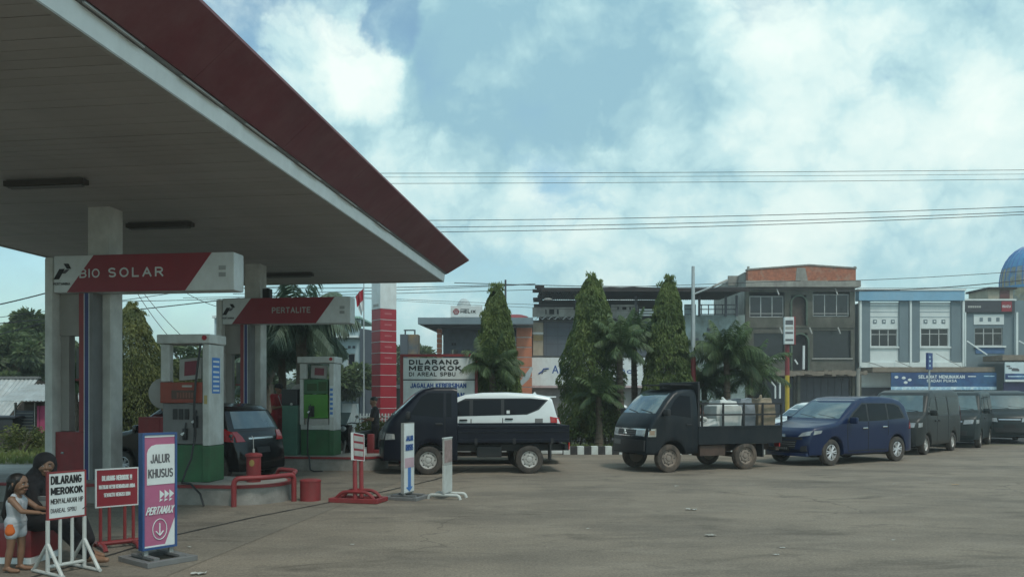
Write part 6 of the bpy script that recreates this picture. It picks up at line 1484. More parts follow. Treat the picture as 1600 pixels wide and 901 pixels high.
# mosque dome far behind on its dark drum
Y = 78; t = thing('mosque_dome', 'blue ribbed dome with tan mosaic panels on a dark drum at the right edge', 'dome', (xat(1622, Y), Y, 0), 0)
rd = (xat(1622, Y)-xat(1566, Y))*.92; zc = zat(452, Y); hh = zat(382, Y)-zc
n = 32
def dp(a, q, k=1.0): rr_ = rd*k*math.cos(q)**.8*(1+.05*math.sin(2*q)); return (rr_*math.cos(a), rr_*math.sin(a), zc+hh*k*math.sin(q))
for i in range(n):
    a0, a1 = 2*math.pi*i/n, 2*math.pi*(i+1)/n; mb = MB(); mt = MB()
    for (tgt, q0, q1) in ((mt, 0, 28), (mb, 28.4, 88)):
        for k in range(5):
            u0, u1 = R(q0+(q1-q0)*k/5), R(q0+(q1-q0)*(k+1)/5); tgt.add([dp(a0+.012, u0), dp(a1-.012, u0), dp(a1-.012, u1), dp(a0+.012, u1)], [(0, 1, 2, 3)])
    mt.build('mosaic_panel', M['domet'], t, smooth=True); mb.build('tile_panel', M['dome'], t, smooth=True)
    MB().tube([dp(a0, R(q), 1.004) for q in range(0, 91, 10)], .05, 6).build('rib', M['domeb'], t, smooth=True)
MB().lathe([(rd*.98, zc-6), (rd*.98, zc-.0), (rd*1.03, zc), (rd*1.03, zc+.25), (rd*.97, zc+.25)], 48).build('drum', M['dome'], t, smooth=True)
MB().lathe([(rd*1.0, zc-2.1), (rd*1.04, zc-2.1), (rd*1.04, zc-.02)], 48).build('lower_band', M['domet'], t, smooth=True)
MB().lathe([(rd*.9, 0), (rd*.9, zc-2)], 48).build('base_wall', M['bluegrey'], t, smooth=True)
Y = 70; t = thing('roof_tank_room', 'small rusty dark stair room on the roof beside the blue dome', 'roof room', (xat(1566, Y), Y, 0), 0)
MB().box(xat(1544, Y)-xat(1566, Y), xat(1583, Y)-xat(1566, Y), 0, 3, 0, zat(452, Y)).build('wall', M['beige'], t)
MB().box(xat(1562, Y)-xat(1566, Y), xat(1577, Y)-xat(1566, Y), -.06, -.003, zat(466, Y), zat(453, Y)).build('door_panel', mat('dark red door', (.12, .04, .04), .7, var=.2), t)
MB().box(xat(1541, Y)-xat(1566, Y), xat(1586, Y)-xat(1566, Y), -.3, 3.2, zat(452, Y)+.002, zat(449, Y)).build('roof', M['tinr'], t)

# --- middle building with rusty terrace roof
Y = 54.0; CX = 990
t = thing('terrace_building', 'long two-storey building with rusty terrace roof and white sign board lettered AM', 'building', (xat(CX, Y), Y, .06), 0, 'shophouses across the road')
X = lambda p: px_(p, Y, CX); Z = lambda p: zat(p, Y)-.06
MB().box(X(832), X(1070), 0, 9, 0, Z(500)).build('wall', mat('grey rendered wall', (.20, .20, .19), .85, dirt=(.1, .1, .09), dirt_amt=.6, dirt_scale=.7), t)
MB().box(X(1070)+.01, X(1164), .0, 9, 0, Z(492)).build('blue_wall', mat('stained pale blue wall', (.30, .38, .38), .85, col2=(.14, .17, .15), two=.52, scale=1.4, dirt=(.07, .08, .07), dirt_amt=.7, dirt_scale=.8), t)
MB().box(X(833), X(849), -.06, -.003, Z(555), Z(504)).build('beige_panel', M['beige'], t); MB().box(X(832), X(849), -.09, -.061, Z(522), Z(519)).build('ledge', M['wallw'], t)
MB().box(X(833), X(848), -.10, -.062, Z(532), Z(524)).build('ochre_panel', mat('ochre panel', (.30, .24, .12), .8), t)
dg_ = MB().box(X(849)+.01, X(1012), -.12, -.003, Z(556), Z(502)).build('dark_cladding', M['greyd'], t)
for k in range(9): MB().box(X(853+18*k), X(853+18*k)+.04, -.13, -.122, Z(555), Z(503)).build('joint_strip', M['shut'], dg_)
for k in range(3): MB().box(X(849)+.02, X(1011), -.13, -.122, Z(512+13*k), Z(512+13*k)+.04).build('joint_strip', M['shut'], dg_)
sb = MB().box(X(830), X(1016), -.55, -.13, Z(602), Z(559)).build('sign_board', M['signw'], t)
MB().box(X(830), X(1016), -.57, -.13, Z(605.5), Z(602)-.005).build('sign_lower_edge', mat('pinkish strip', (.42, .33, .33), .7), t)
text('Am', (X(862), -.555, Z(583.5)), X(884)-X(862), Z(571)-Z(583.5), M['inkb'], sb, bold=.01); text('na', (X(967), -.555, Z(584)), X(986)-X(967), Z(574)-Z(584), M['inkb'], sb, bold=.01)
MB().tube([(X(841), -.56, Z(584)), (X(846), -.56, Z(581)), (X(849), -.56, Z(576.5)), (X(857), -.56, Z(576))], .05, 5).build('wave_logo', M['inkb'], sb); MB().tube([(X(846), -.56, Z(584)), (X(849), -.56, Z(580)), (X(853), -.56, Z(579))], .03, 5).build('wave_logo', M['inkg'], sb)
MB().box(X(1012), X(1021), -.62, -.56, Z(572), Z(563)).build('red_box_sign', M['reds'], t)
# terrace parapets with block openings
wallo(X(832), X(896), Z(495), Z(480), -.1, .2, [(X(852), X(854), Z(491), Z(483)), (X(858), X(866), Z(491), Z(483)), (X(870), X(873), Z(491), Z(483))], 'parapet', M['plastd'], t)
wallo(X(955), X(996), Z(497), Z(476), -.1, .2, [(X(964), X(967), Z(484), Z(479)), (X(972), X(979), Z(484), Z(479)), (X(983), X(986), Z(484), Z(479))], 'parapet', M['plastd'], t)
MB().box(X(896)+.01, X(955)-.01, -.1, .1, Z(495), Z(484)).build('parapet', M['plastd'], t)
corr(t, X(832), X(1000), -.9, Z(499), -.02, Z(496), M['tin'], name='awning_sheet', pitch=.42, amp=.09, per=1.7)
# rusty terrace roof: sheets sloping toward us seen edge on, dark underside
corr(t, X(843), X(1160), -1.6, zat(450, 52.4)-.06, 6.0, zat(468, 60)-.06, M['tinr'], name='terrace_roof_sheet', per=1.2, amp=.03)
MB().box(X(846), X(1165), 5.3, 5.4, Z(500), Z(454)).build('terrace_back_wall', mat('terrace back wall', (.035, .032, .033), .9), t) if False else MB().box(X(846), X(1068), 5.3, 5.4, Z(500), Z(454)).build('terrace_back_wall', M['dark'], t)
rr = random.Random(4); fr = MB()
for k in range(14): fr.box(X(840)+rr.uniform(-.4, .4), X(849), -1.5+k*.5, -1.1+k*.5, Z(452+1.6*k)-.10, Z(451+1.6*k)+.12*rr.random())
fr.build('ragged_edge', M['tinr'], t)
MB().box(X(845), X(1160), -1.66, -1.60, zat(450, 52.4)-.28, zat(450, 52.4)-.03).build('roof_edge_board', M['tinr'], t); MB().box(X(1060), X(1148), -1.65, -1.5, Z(460), Z(459)).build('roof_beam', M['greyl'], t)
for x_ in (900, 993, 1092, 1133, 1150): MB().box(X(x_)-.07, X(x_)+.07, -.2, -.06, Z(494), Z(462)).build('roof_post', M['shut'], t)
for a, b in ((1070, 1084), (1092, 1152)):
    for z_ in (476, 483, 491): MB().box(X(a), X(b), -.02, .02, Z(z_)-.03, Z(z_)+.03).build('railing', M['shut'], t)
for k in range(4): MB().box(X(1096+11*k)-.03, X(1096+11*k)+.03, -.018, .018, Z(491), Z(476)).build('railing_post', M['shut'], t)
for z_ in (484, 488, 492): MB().box(X(998), X(1024), -.12, -.08, Z(z_)-.06, Z(z_)+.05).build('white_slat', M['signw'], t)
MB().box(X(1072), X(1090), .5, .6, Z(492), Z(474)).build('pale_screen', M['skyblue'], t)
for x_, y_ in ((1108, 512), (1118, 522), (1088, 528)): MB().box(X(x_)-.15, X(x_)+.15, -.03, -.003, Z(y_+5), Z(y_)).build('wall_vent', M['shut'], t)
MB().ell((X(855), -1.3, Z(471)), (.30, .2, .09), 12, 6).build('basin', M['greyl'], t)
# --- HELIX building
Y = 52.0; CX = 745
t = thing('helix_building', 'grey-blue workshop building with thick roof slab, orange striped pillars and HELIX sign', 'building', (xat(CX, Y), Y, .06), 0, 'shophouses across the road')
X = lambda p: px_(p, Y, CX); Z = lambda p: zat(p, Y)-.06
MB().box(X(689), X(806), 1.6, 9, 0, Z(511)).build('wall', mat('grey blue render', (.12, .14, .17), .85, dirt=(.08, .09, .10), dirt_amt=.4, dirt_scale=.6), t)
MB().slab([(X(658), -1.8), (X(832), -1.8), (X(832), 9), (X(680), 9)], Z(510), Z(500)).build('roof_slab', M['slab'], t)
MB().slab([(X(666), -1.2), (X(806), -1.2), (X(806), 8), (X(684), 8)], Z(512), Z(510)-.005).build('soffit', M['greyd'], t)
ph = (Z(513)-Z(650))/18
for k in range(18):
    z0_ = Z(650)+k*ph; MB().box(X(683), X(690), -.2, .4, z0_, z0_+ph*.86).build('facing_band', M['obrick'], t)
    if k % 3 != 2 or True: MB().box(X(684), X(689.5), -.15, .35, z0_+ph*.865, z0_+ph*.995).build('pale_joint', M['wallw'], t)
ph = (Z(511)-Z(650))/9
for k in range(9):
    z0_ = Z(650)+k*ph; MB().box(X(807), X(831), -.3, 9, z0_, z0_+ph*.91).build('facing_band', M['obrick'], t); MB().box(X(807.5), X(830.5), -.25, 9, z0_+ph*.912, z0_+ph*.998).build('pale_joint', M['wallw'], t)
for a in (702, 721): MB().box(X(a), X(a+11), 1.53, 1.597, Z(553), Z(543)).build('window', M['wglass'], t); MB().box(X(a)+.05, X(a+4), 1.5, 1.53, Z(552), Z(544)).build('pane', M['glassl'], t)
for a in (703, 707): MB().box(X(a), X(a+3), 1.54, 1.597, Z(537), Z(533)).build('vent', M['dark'], t)
sg_ = MB().box(X(707), X(755), -1.6, -1.3, Z(499), Z(482)).build('roof_sign', M['signw'], t)
pts = []
for k in range(15):
    a = math.pi*k/14; pts.append((X(715.5)+.20*math.cos(a)*1.0, Z(491)+.20*math.sin(a)))
pts += [(X(715.5)-.10, Z(491)-.16), (X(715.5)+.10, Z(491)-.16)]
MB().prism(pts, -1.625, -1.602).build('shell_mark', M['reds'], sg_)
for k in (-2, -1, 0, 1, 2): MB().tube([(X(715.5)+.03*k, -1.628, Z(491)-.13), (X(715.5)+.075*k, -1.628, Z(491)+.14)], .008, 4).build('shell_rib', M['signw'], sg_)
text('HELIX', (X(722), -1.61, Z(493)), X(745)-X(722), .20, M['ink'], sg_, bold=.05); MB().box(X(722), X(735), -1.61, -1.602, Z(487.5), Z(486.5)).build('small_print', M['inkg'], sg_)
MB().ell((X(806), .8, Z(501)), (1.1, 1.1, .50), 20, 8).build('red_cover', M['red'], t, smooth=True)
t = thing('grey_dome', 'small pale grey dome far behind the HELIX sign', 'dome', (xat(725, 95), 95, 0), 0)
rq = xat(738, 95)-xat(725, 95); MB().lathe([(rq, 0), (rq, zat(490, 95))], 24).build('drum', mat('hazy grey dome', (.42, .47, .48), .7), t, smooth=True); MB().lathe([(rq*math.cos(R(a)), zat(490, 95)+(zat(466, 95)-zat(490, 95))*math.sin(R(a))) for a in range(0, 91, 10)], 24).build('dome_shell', mat('hazy grey dome', (.4, .4, .4)), t, smooth=True)
# rooftop chimney block left of HELIX
t = thing('tank_tower', 'dark square tower with rusty tank between totem and HELIX building', 'tower', (xat(640, 48), 48, 0), 0)
x_ = lambda p: px_(p, 48, 640); z_ = lambda p: zat(p, 48)
MB().box(x_(625), x_(637), 0, 1.2, 0, z_(522)).build('dark_shaft', M['greyd'], t); MB().box(x_(637)+.01, x_(653), .1, 1.1, 0, z_(522)).build('rusty_tank', mat('rusty tank', (.22, .14, .06), .8, col2=(.08, .10, .12), two=.5, scale=2), t)
for a in (631, 646): MB().box(x_(a), x_(a)+.08, .3, .4, z_(522), z_(516)).build('frame_post', M['shut'], t)
MB().box(x_(630), x_(648), .3, .4, z_(516)+.002, z_(514)).build('frame_bar', M['shut'], t)
# row of dim shops between totem and pickups, ground floor
t = thing('low_shop_row', 'low dim shop front under a sloping white awning, left of the AM sign', 'shop', (xat(720, 50), 50, .06), 0)
MB().box(px_(612, 50, 720), px_(812, 50, 720), 0, 1.5, 0, zat(600, 50)).build('wall', mat('dim shop wall', (.09, .085, .08), .85, var=.3, scale=1.2, dirt=(.2, .18, .16), dirt_amt=.3), t)
MB().box(px_(612, 50, 720), px_(640, 50, 720), -.3, -.01, zat(608, 50), zat(602, 50)).build('awning_edge', M['greyl'], t)
MB().prism([(px_(808, 50, 720), zat(603, 50)), (px_(829, 50, 720), zat(575, 50)), (px_(832, 50, 720), zat(578, 50)), (px_(826, 50, 720), zat(594, 50)), (px_(812, 50, 720), zat(607, 50))], -1.5, -.1).build('sloping_awning', M['tin'], t)
# white building behind the coconut palm and dark wall
t = thing('white_tall_house', 'white and pale green three-storey house with dark side wall, behind the flagpole', 'house', (xat(555, 46), 46, 0), 0, 'houses beyond the station')
x_ = lambda p: px_(p, 46, 555)
o = (x_(543), x_(555), z46 := zat(576, 46), zat(552, 46))
wallo(x_(505), x_(563), 0, zat(498, 46), 0, .25, [o], 'wall', M['skyblue'], t); win(t, *o, .02, 1, 0)
MB().box(x_(500), x_(564), -.5, 5, zat(498, 46)+.002, zat(495, 46)).build('roof', mat('pale green roof', (.30, .48, .40), .7), t)
MB().box(x_(500), x_(562), -.55, -.01, zat(528, 46), zat(525, 46)).build('ledge', M['wallw'], t)
for a in (544, 551): MB().box(x_(a), x_(a+4), -.04, -.004, zat(544, 46), zat(540, 46)).build('wall_vent', M['shut'], t)
MB().prism([(x_(540), zat(584, 46)), (x_(563), zat(578, 46)), (x_(563), zat(576, 46)), (x_(540), zat(582, 46))], -1.2, -.01).build('awning', M['wallw'], t)
MB().slab([(x_(563)+.02, -.2), (x_(582), 2.0), (x_(582), 8), (x_(563)+.02, 8)], 0, zat(513, 46)).build('side_wall', M['greyd'], t)
MB().box(x_(540), x_(562), -.9, -.3, 0, zat(630, 46)).build('shop_base', M['wallw'], t); MB().box(x_(542), x_(548), -.95, -.902, zat(612, 46), zat(590, 46)).build('notice', M['greyl'], t)

# far treeline
def farline(name, label_, x0, x1, y, h, n, seed):
    def gen(r):
        x = r.uniform(x0, x1); hz = h*(.7+.5*NZ.noise(Vector((x*.12, seed, 0)))+.25*NZ.noise(Vector((x*.5, seed, 0)))); z_ = hz*r.random()**.6
        c = Vector((x, y+r.uniform(-2, 2), z_)); return c, Vector((r.uniform(-1, 1), r.uniform(-1, 1), r.uniform(-1, 1))), .9, .5, max(0, min(1, .3+.6*NZ.noise(c*.5)+r.uniform(-.2, .3)))
    o = leaves(name, M['dark_leaf'], None, gen, n, seed); tag(o, kind='stuff')
farline('treeline', '', -110, -15, 105, 7.0, 16000, 61); farline('treeline', '', -15, 100, 120, 6.0, 14000, 62)

# ---------------------------------------------------------------- totem, flag, poles, street lamp, signs
Y = 30; t = thing('price_totem', 'tall red price totem with white joints and white top, behind the far island', 'totem', (xat(600, Y), Y, 0), R(-52), 'station signs')
hw = .34; z0 = .45; n = 11; top = zat(483, Y); ph = (top-z0)/n*.985
MB().box(-hw+.03, hw-.03, -hw+.03, hw-.03, 0, zat(395, Y)).build('core', M['wallw'], t)
for k in range(n): MB().bbox(-hw, hw, -hw, hw, z0+k*(top-z0)/n, z0+k*(top-z0)/n+ph*.965, .01).build('red_panel', M['redt'], t)
MB().bbox(-hw, hw, -hw, hw, top, zat(395, Y)+.02, .01).build('white_head', M['signw'], t)
for k in range(n+1): MB().box(-hw-.006, hw+.006, -hw-.006, hw+.006, z0+k*(top-z0)/n-.016, z0+k*(top-z0)/n-.001).build('white_joint', M['signw'], t)
for k in range(5):
    zz = z0+(n-.55-k*1.0)*(top-z0)/n; MB().box(hw+.001, hw+.004, -.16, .14, zz, zz+.06).build('faded_name', mat('faded pink letters', (.42, .12, .13), .5), t)
MB().box(-.2, .2, -hw-.004, -hw-.001, zat(476, Y)-.1, zat(476, Y)).build('faint_print', M['panel'], t)
t = thing('flagpole', 'thin white pole with a furled red and white flag, left of the totem', 'flag', (xat(568.5, 29), 29, 0), 0)
MB().cyl((0, 0, 0), (0, 0, zat(440, 29)), .03, .02, 8).build('pole', M['pole'], t, smooth=True)
fv = []; ff = [[], []]; nx, nzz = 10, 12
fl = [MB(), MB()]
for part_, (za, zb) in enumerate(((zat(450, 29), zat(468, 29)), (zat(468, 29), zat(484, 29)))):
    m_ = fl[part_]
    for i in range(nx+1):
        for j in range(nzz+1):
            u = i/nx; v_ = j/nzz; xx = -.02-.28*u*(1-.2*v_) if part_ == 0 else -.02-.26*u*(.8-.5*v_); m_.v.append((xx, .05*math.sin(u*9+v_), za+(zb-za)*v_-.28*u*(1 if part_ == 0 else 1-.2*v_)))
    for i in range(nx):
        for j in range(nzz): a = i*(nzz+1)+j; m_.f.append((a, a+1, a+nzz+2, a+nzz+1))
fl[0].build('flag_red', M['redt'], t, smooth=True); fl[1].build('flag_white', M['signw'], t, smooth=True)
Y = 25.3; t = thing('street_lamp', 'white-topped red-footed lamp pole with a long angled lamp arm, right of a conical tree', 'street lamp', (xat(1083, Y), Y, .1), 0)
z_ = lambda p: zat(p, Y)-.1; x_ = lambda p: px_(p, Y, 1083)
MB().cyl((0, 0, z_(557)), (0, 0, z_(416)), .075, .05, 12).build('upper_pole', M['pole'], t, smooth=True); MB().cyl((0, 0, 0), (0, 0, z_(557)-.002), .095, .085, 12).build('red_pole', M['red'], t, smooth=True)
MB().cyl((.05, 0, z_(459)), (x_(1118), -.1, z_(446)), .03, n=8).build('lamp_arm', M['pole'], t, smooth=True)
MB().bbox(-.26, .26, -.07, .07, -.03, .04, .03, Matrix.Translation((x_(1124), -.12, z_(443.5))) @ Matrix.Rotation(R(-24), 4, 'Y')).build('lamp_head', M['greyl'], t, smooth=True)
Y = 40; t = thing('sign_pole', 'tall red and yellow pole carrying a worn white sign box, before the brick shophouse', 'sign', (xat(1230, Y), Y, 0), 0, 'roadside signs')
z_ = lambda p: zat(p, Y); x_ = lambda p: px_(p, Y, 1230)
MB().cyl((0, 0, 0), (0, 0, z_(586)-.002), .11, n=10).build('yellow_pole', M['yel'], t, smooth=True); MB().cyl((0, 0, z_(586)), (0, 0, z_(495)), .11, n=10).build('red_pole', M['red'], t, smooth=True)
b_ = MB().bbox(-.24, .24, -.30, -.12, z_(538), z_(496), .02).build('sign_box', M['signw'], t); MB().bbox(.241, .33, -.28, .12, z_(539), z_(495), .02).build('side_board', M['red'], t)
for k, (a, b) in enumerate(((501, 508), (511, 515), (519, 522), (530, 533))): MB().box(-.19, .19, -.306, -.302, z_(b), z_(a)).build('faded_text', M['inkg'] if k != 1 else M['panel'], b_)
Y = 44; t = thing('blue_sign', 'small dark blue double sign on a thin pole before the blue-grey shophouse', 'sign', (xat(1452, Y), Y, 0), R(38), 'roadside signs')
z_ = lambda p: zat(p, Y)
MB().cyl((0, 0, 0), (0, 0, z_(576)), .05, n=8).build('pole', M['pole'], t); b_ = MB().bbox(-.28, .28, -.06, .06, z_(577), z_(551), .01).build('sign_box', mat('navy sign', (.03, .06, .20), .5), t)
for a in (558, 564, 571): MB().ell((-.06, -.063, z_(a)), (.10, .006, .07), 8, 5).build('print_mark', M['cyan'], b_)
t = thing('utility_pole', 'thin dark utility pole rising behind the first conical tree', 'utility pole', (xat(790, 50), 49.0, 0), 0)
MB().cyl((0, 0, 0), (0, 0, zat(437, 49)), .09, .06, 8).build('pole', M['shut'], t); MB().box(-.5, .5, -.05, .05, zat(446, 49), zat(444, 49)).build('cross_arm', M['shut'], t)
t = thing('grey_lamp_post', 'grey concrete pole left of the charcoal minivan roof before the brick shophouse', 'utility pole', (xat(1341, 52), 52, 0), 0)
MB().cyl((0, 0, 0), (0, 0, zat(575, 52)), .12, .12, 8).build('pole', M['plastd'], t)
# overhead wires: each strand hangs between far points
def wire(label, p0, p1, sag, r=.014, n=26, group='overhead wires'):
    p0, p1 = Vector(p0), Vector(p1); pts = [p0.lerp(p1, k/n)-Vector((0, 0, sag*4*(k/n)*(1-k/n))) for k in range(n+1)]
    MB().tube(pts, r, 5).build('overhead_wire', M['wire'], None, label=label, cat='wire', group=group)
def wpx(label, a, b, Ya, Yb, sag=0.0, r=.014, group='overhead wires'):
    """through two sighted points, extended well beyond both"""
    A, B_ = at(a[0], a[1], Ya), at(b[0], b[1], Yb); d = B_-A; wire(label, A-d*.15, B_+d*.12, sag, r, group=group)
for a, b, r_, nm in ((270, 264.5, .010, 'topmost'), (276, 271, .007, 'second'), (286, 279, .009, 'third')): wpx(nm+' of the thin wires crossing high over the clouds', (560, a), (1640, b), 30, 30, .05, r_, 'high wires')
for a, b, r_, nm in ((341, 318, .013, 'topmost'), (352, 326, .013, 'middle'), (360, 330, .013, 'lowest')): wpx(nm+' of the thicker dark wires crossing the sky above the tree tops', (560, a), (1640, b), 32, 29, .22, r_, 'middle wires')
for (a, b, r_, nm) in (((420, 449), (792, 444), .022, 'thick cable from the canopy to the utility pole, upper one'), ((420, 457), (792, 445), .020, 'thick cable from the canopy to the utility pole, lower one'), ((400, 462), (1160, 441), .018, 'long cable rising from behind PERTALITE sign to the brick shophouse'), ((792, 443), (1340, 452), .024, 'thick cable running right from the utility pole behind the trees'), ((560, 463), (960, 478), .014, 'thin cable falling to the right over the HELIX sign, upper one'), ((600, 467), (960, 484), .012, 'thin cable falling to the right over the HELIX sign, lower one'), ((1000, 446), (1620, 448), .012, 'thin level cable before the brick shophouse cornice')):
    wpx(nm, a, b, 49, 49, .1, r_, 'low cables')
wpx('dark cable drooping from the brick parapet toward the dome', (1336, 452), (1620, 433), 52, 52, .25, .03, 'cables before the shophouses'); wpx('thin cable high above the light blue parapet', (1336, 437), (1620, 421), 52, 52, .1, .02, 'cables before the shophouses')
for a, b, r_, nm in (((-40, 483), (80, 455), .028, 'thickest black cable slanting up from the left edge'), ((-40, 500), (330, 448), .014, 'thin cable from the left edge, second from the top'), ((-40, 508), (330, 470), .022, 'black cable from the left edge, third from the top'), ((-40, 530), (80, 500), .02, 'lowest black cable at the left edge, just over the broad tree'), ((180, 455), (420, 448), .014, 'thin cable tight under the BIO SOLAR sign'), ((180, 470), (420, 463), .014, 'thin cable a little below the BIO SOLAR sign')):
    wpx(nm, a, b, 34, 34, .05, r_, 'cables left of the station')
for a, b, nm in (((214, 455), (262, 522), 'steep cable behind the orange pump, nearest the column'), ((224, 455), (283, 522), 'steep cable behind the orange pump, second from the column'), ((290, 455), (350, 480), 'slanting cable above the orange pump header, right end')): wpx(nm, a, b, 33, 33, .12, .013, 'steep cables behind the orange pump')
# ---------------------------------------------------------------- people
def remesh(mb, name, m, parent, vox, smooth_it=6):
    me = bpy.data.meshes.new(name); me.from_pydata([tuple(v) for v in mb.v], [], mb.f)
    o = bpy.data.objects.new('tmp', me); COL.objects.link(o)
    r = o.modifiers.new('r', 'REMESH'); r.mode = 'VOXEL'; r.voxel_size = vox; r.use_smooth_shade = True
    s_ = o.modifiers.new('s', 'SMOOTH'); s_.factor = .5; s_.iterations = smooth_it
    me2 = bpy.data.meshes.new_from_object(o.evaluated_get(bpy.context.evaluated_depsgraph_get())); bpy.data.objects.remove(o)
    me2.materials.clear(); me2.materials.append(m); me2.name = name
    c = bpy.data.objects.new(name, me2); COL.objects.link(c)
    if parent: c.parent = parent
    return c
def V(*a): return Vector(a)
def person(label, loc, rz, J, s, shirt=None, pants=None, sleeves='short', legs='long', hair='short', shoes=None, face=0.0, vox=.008, tilt=0.0, child=False, headlook=None):
    """J: joints in metres in the person's frame; the person faces +x. s scales limb thickness."""
    t = thing('person', label, 'person', loc, rz)
    b = MB(); hd = J['head']; hr = .098 if not child else .088
    look = (headlook or V(1, 0, 0)).normalized(); side = V(0, 0, 1).cross(look).normalized(); upv = look.cross(side)
    if upv.z < 0: upv = -upv
    # torso from paired capsules
    shL, shR, hiL, hiR = J['shL'], J['shR'], J['hiL'], J['hiR']; ch = J['chest']; pe = J['pelvis']; nk = J['neck']
    def torso(mb, g=0.0, tank=False):
        for S_, H_ in ((shL, hiL), (shR, hiR)):
            a = S_.lerp(ch, .38)-V(0, 0, .03*s); c = H_.lerp(pe, .3)
            mid = a.lerp(c, .55).lerp(ch.lerp(pe, .6), .22)
            mb.cap(a, .088*s+g, mid, .080*s+g); mb.cap(mid, .080*s+g, c+V(0, 0, .02), .092*s+g)
        if tank:
            for S_ in (shL, shR): q_ = S_.lerp(nk, .42); mb.cap(q_+V(0, 0, .012), .03*s+g, q_-V(0, 0, .07), .05*s+g)
        else: mb.cap(shL, .055*s+g, shR, .055*s+g)
        mb.cap(hiL, .09*s+g, hiR, .09*s+g); mb.cap(ch, .09*s+g, pe, .085*s+g)
    torso(b)
    b.cap(ch+V(0, 0, .06), .06*s, nk, .05*s); b.cap(nk, .047*s, hd-upv*hr*.5, .048*s)
    # head: skull, jaw, nose, ears, brow
    b.ell(hd+upv*hr*.15-look*hr*.08, (hr*.98, hr*.88, hr*1.02), 18, 12); b.cap(hd-upv*hr*.35+look*hr*.18, hr*.66, hd-upv*hr*.72+look*hr*.42, hr*.42)
    b.cap(hd+look*hr*.84+upv*hr*.12, hr*.09, hd+look*hr*.98-upv*hr*.16, hr*.13, 8)
    for sg in (1, -1):
        b.cap(hd+side*sg*hr*.92+upv*hr*.15, hr*.14, hd+side*sg*hr*.92-upv*hr*.15, hr*.12, 6); b.cap(hd+look*hr*.72+side*sg*hr*.3-upv*hr*.2, hr*.22, hd+look*hr*.5+side*sg*hr*.45-upv*hr*.35, hr*.2, 6)
    b.cap(hd+look*hr*.86-upv*hr*.52+side*hr*.18, hr*.10, hd+look*hr*.86-upv*hr*.52-side*hr*.18, hr*.10, 6)
    arms = (('shL', 'elL', 'wrL', 1), ('shR', 'elR', 'wrR', -1))
    for a, e_, w_, sg in arms:
        A, E, Wp = J[a], J[e_], J[w_]; b.cap(A, .050*s, E, .038*s); b.cap(E, .038*s, Wp, .026*s)
        d = (Wp-E).normalized(); n_ = J.get('palm'+a[-1], V(0, 0, -1)); sd = d.cross(n_)
        if sd.length < .1: sd = d.cross(V(0, 1, 0))
        sd.normalize(); n2 = sd.cross(d).normalized(); k = s*.92
        pc = Wp+d*.05*k; 
        for o_ in (-.024, 0, .024): b.cap(Wp+d*.01+sd*o_*.6*k, .015*k, Wp+d*.085*k+sd*o_*k, .0135*k, 8)
        cu = J.get('curl', .5)
        for i, (o_, l_) in enumerate(((-.031, .060), (-.0105, .072), (.0105, .067), (.031, .052))):
            k0 = Wp+d*.088*k+sd*o_*k; d1 = (d*math.cos(cu*.6)-n2*math.sin(cu*.6)*-1 if False else d*math.cos(cu*.6)+n_.normalized()*math.sin(cu*.6)).normalized(); k1 = k0+d1*l_*.55*k
            d2 = (d*math.cos(cu*1.5)+n_.normalized()*math.sin(cu*1.5)).normalized(); k2 = k1+d2*l_*.5*k; b.cap(k0, .0092*k, k1, .0085*k, 8); b.cap(k1, .0085*k, k2, .0072*k, 8)
        th0 = Wp+d*.03*k-sd*sg*-.026*k; th1 = th0+(d*.7+sd*sg*.75).normalized()*.038*k; b.cap(th0, .0125*k, th1, .0105*k, 8); b.cap(th1, .0105*k, th1+(d+sd*sg*.25+n_*.3).normalized()*.03*k, .009*k, 8)
    for h_, k_, a_, f_ in (('hiL', 'knL', 'anL', 'toL'), ('hiR', 'knR', 'anR', 'toR')):
        H_, K_, A_, F_ = J[h_], J[k_], J[a_], J[f_]; b.cap(H_, .082*s, K_, .052*s); b.cap(K_, .050*s, K_.lerp(A_, .35), .052*s); b.cap(K_.lerp(A_, .35), .052*s, A_, .033*s)
        b.cap(A_, .034*s, A_.lerp(F_, .45)+V(0, 0, -.01), .034*s); b.cap(A_.lerp(F_, .45)+V(0, 0, -.01), .036*s, F_, .026*s); b.cap(A_, .032*s, A_+(A_-F_).normalized()*.035*s-V(0, 0, .02*s), .03*s)
    body = remesh(b, 'body', M['skin'], t, vox, 3)
    if shirt:
        c = MB(); torso(c, .014*s, sleeves == 'none')
        for a, e_, w_, sg in arms:
            A, E, Wp = J[a], J[e_], J[w_]
            if sleeves == 'short': c.cap(A, .062*s, A.lerp(E, .7), .056*s)
            elif sleeves == 'long': c.cap(A, .062*s, E, .05*s); c.cap(E, .05*s, E.lerp(Wp, .93), .04*s)
        remesh(c, 'shirt', shirt, t, vox*1.25)
    if pants:
        c = MB(); c.cap(hiL+V(0, 0, .03), .108*s, hiR+V(0, 0, .03), .108*s); c.cap(pe+V(0, 0, .05), .10*s, pe, .11*s)
        for h_, k_, a_ in (('hiL', 'knL', 'anL'), ('hiR', 'knR', 'anR')):
            H_, K_, A_ = J[h_], J[k_], J[a_]
            if legs == 'long': c.cap(H_, .100*s, K_, .070*s); c.cap(K_, .070*s, K_.lerp(A_, .9), .056*s)
            else: c.cap(H_, .100*s, H_.lerp(K_, .42), .092*s)
        remesh(c, 'trousers' if legs == 'long' else 'shorts', pants, t, vox*1.25)
    if shoes:
        for a_, f_ in (('anL', 'toL'), ('anR', 'toR')):
            c = MB(); A_, F_ = J[a_], J[f_]; c.cap(A_-V(0, 0, .035), .045*s, F_, .042*s); c.cap(A_+(A_-F_).normalized()*.04-V(0, 0, .04), .042*s, A_-V(0, 0, .03), .044*s); remesh(c, 'shoe', shoes, t, vox*1.4)
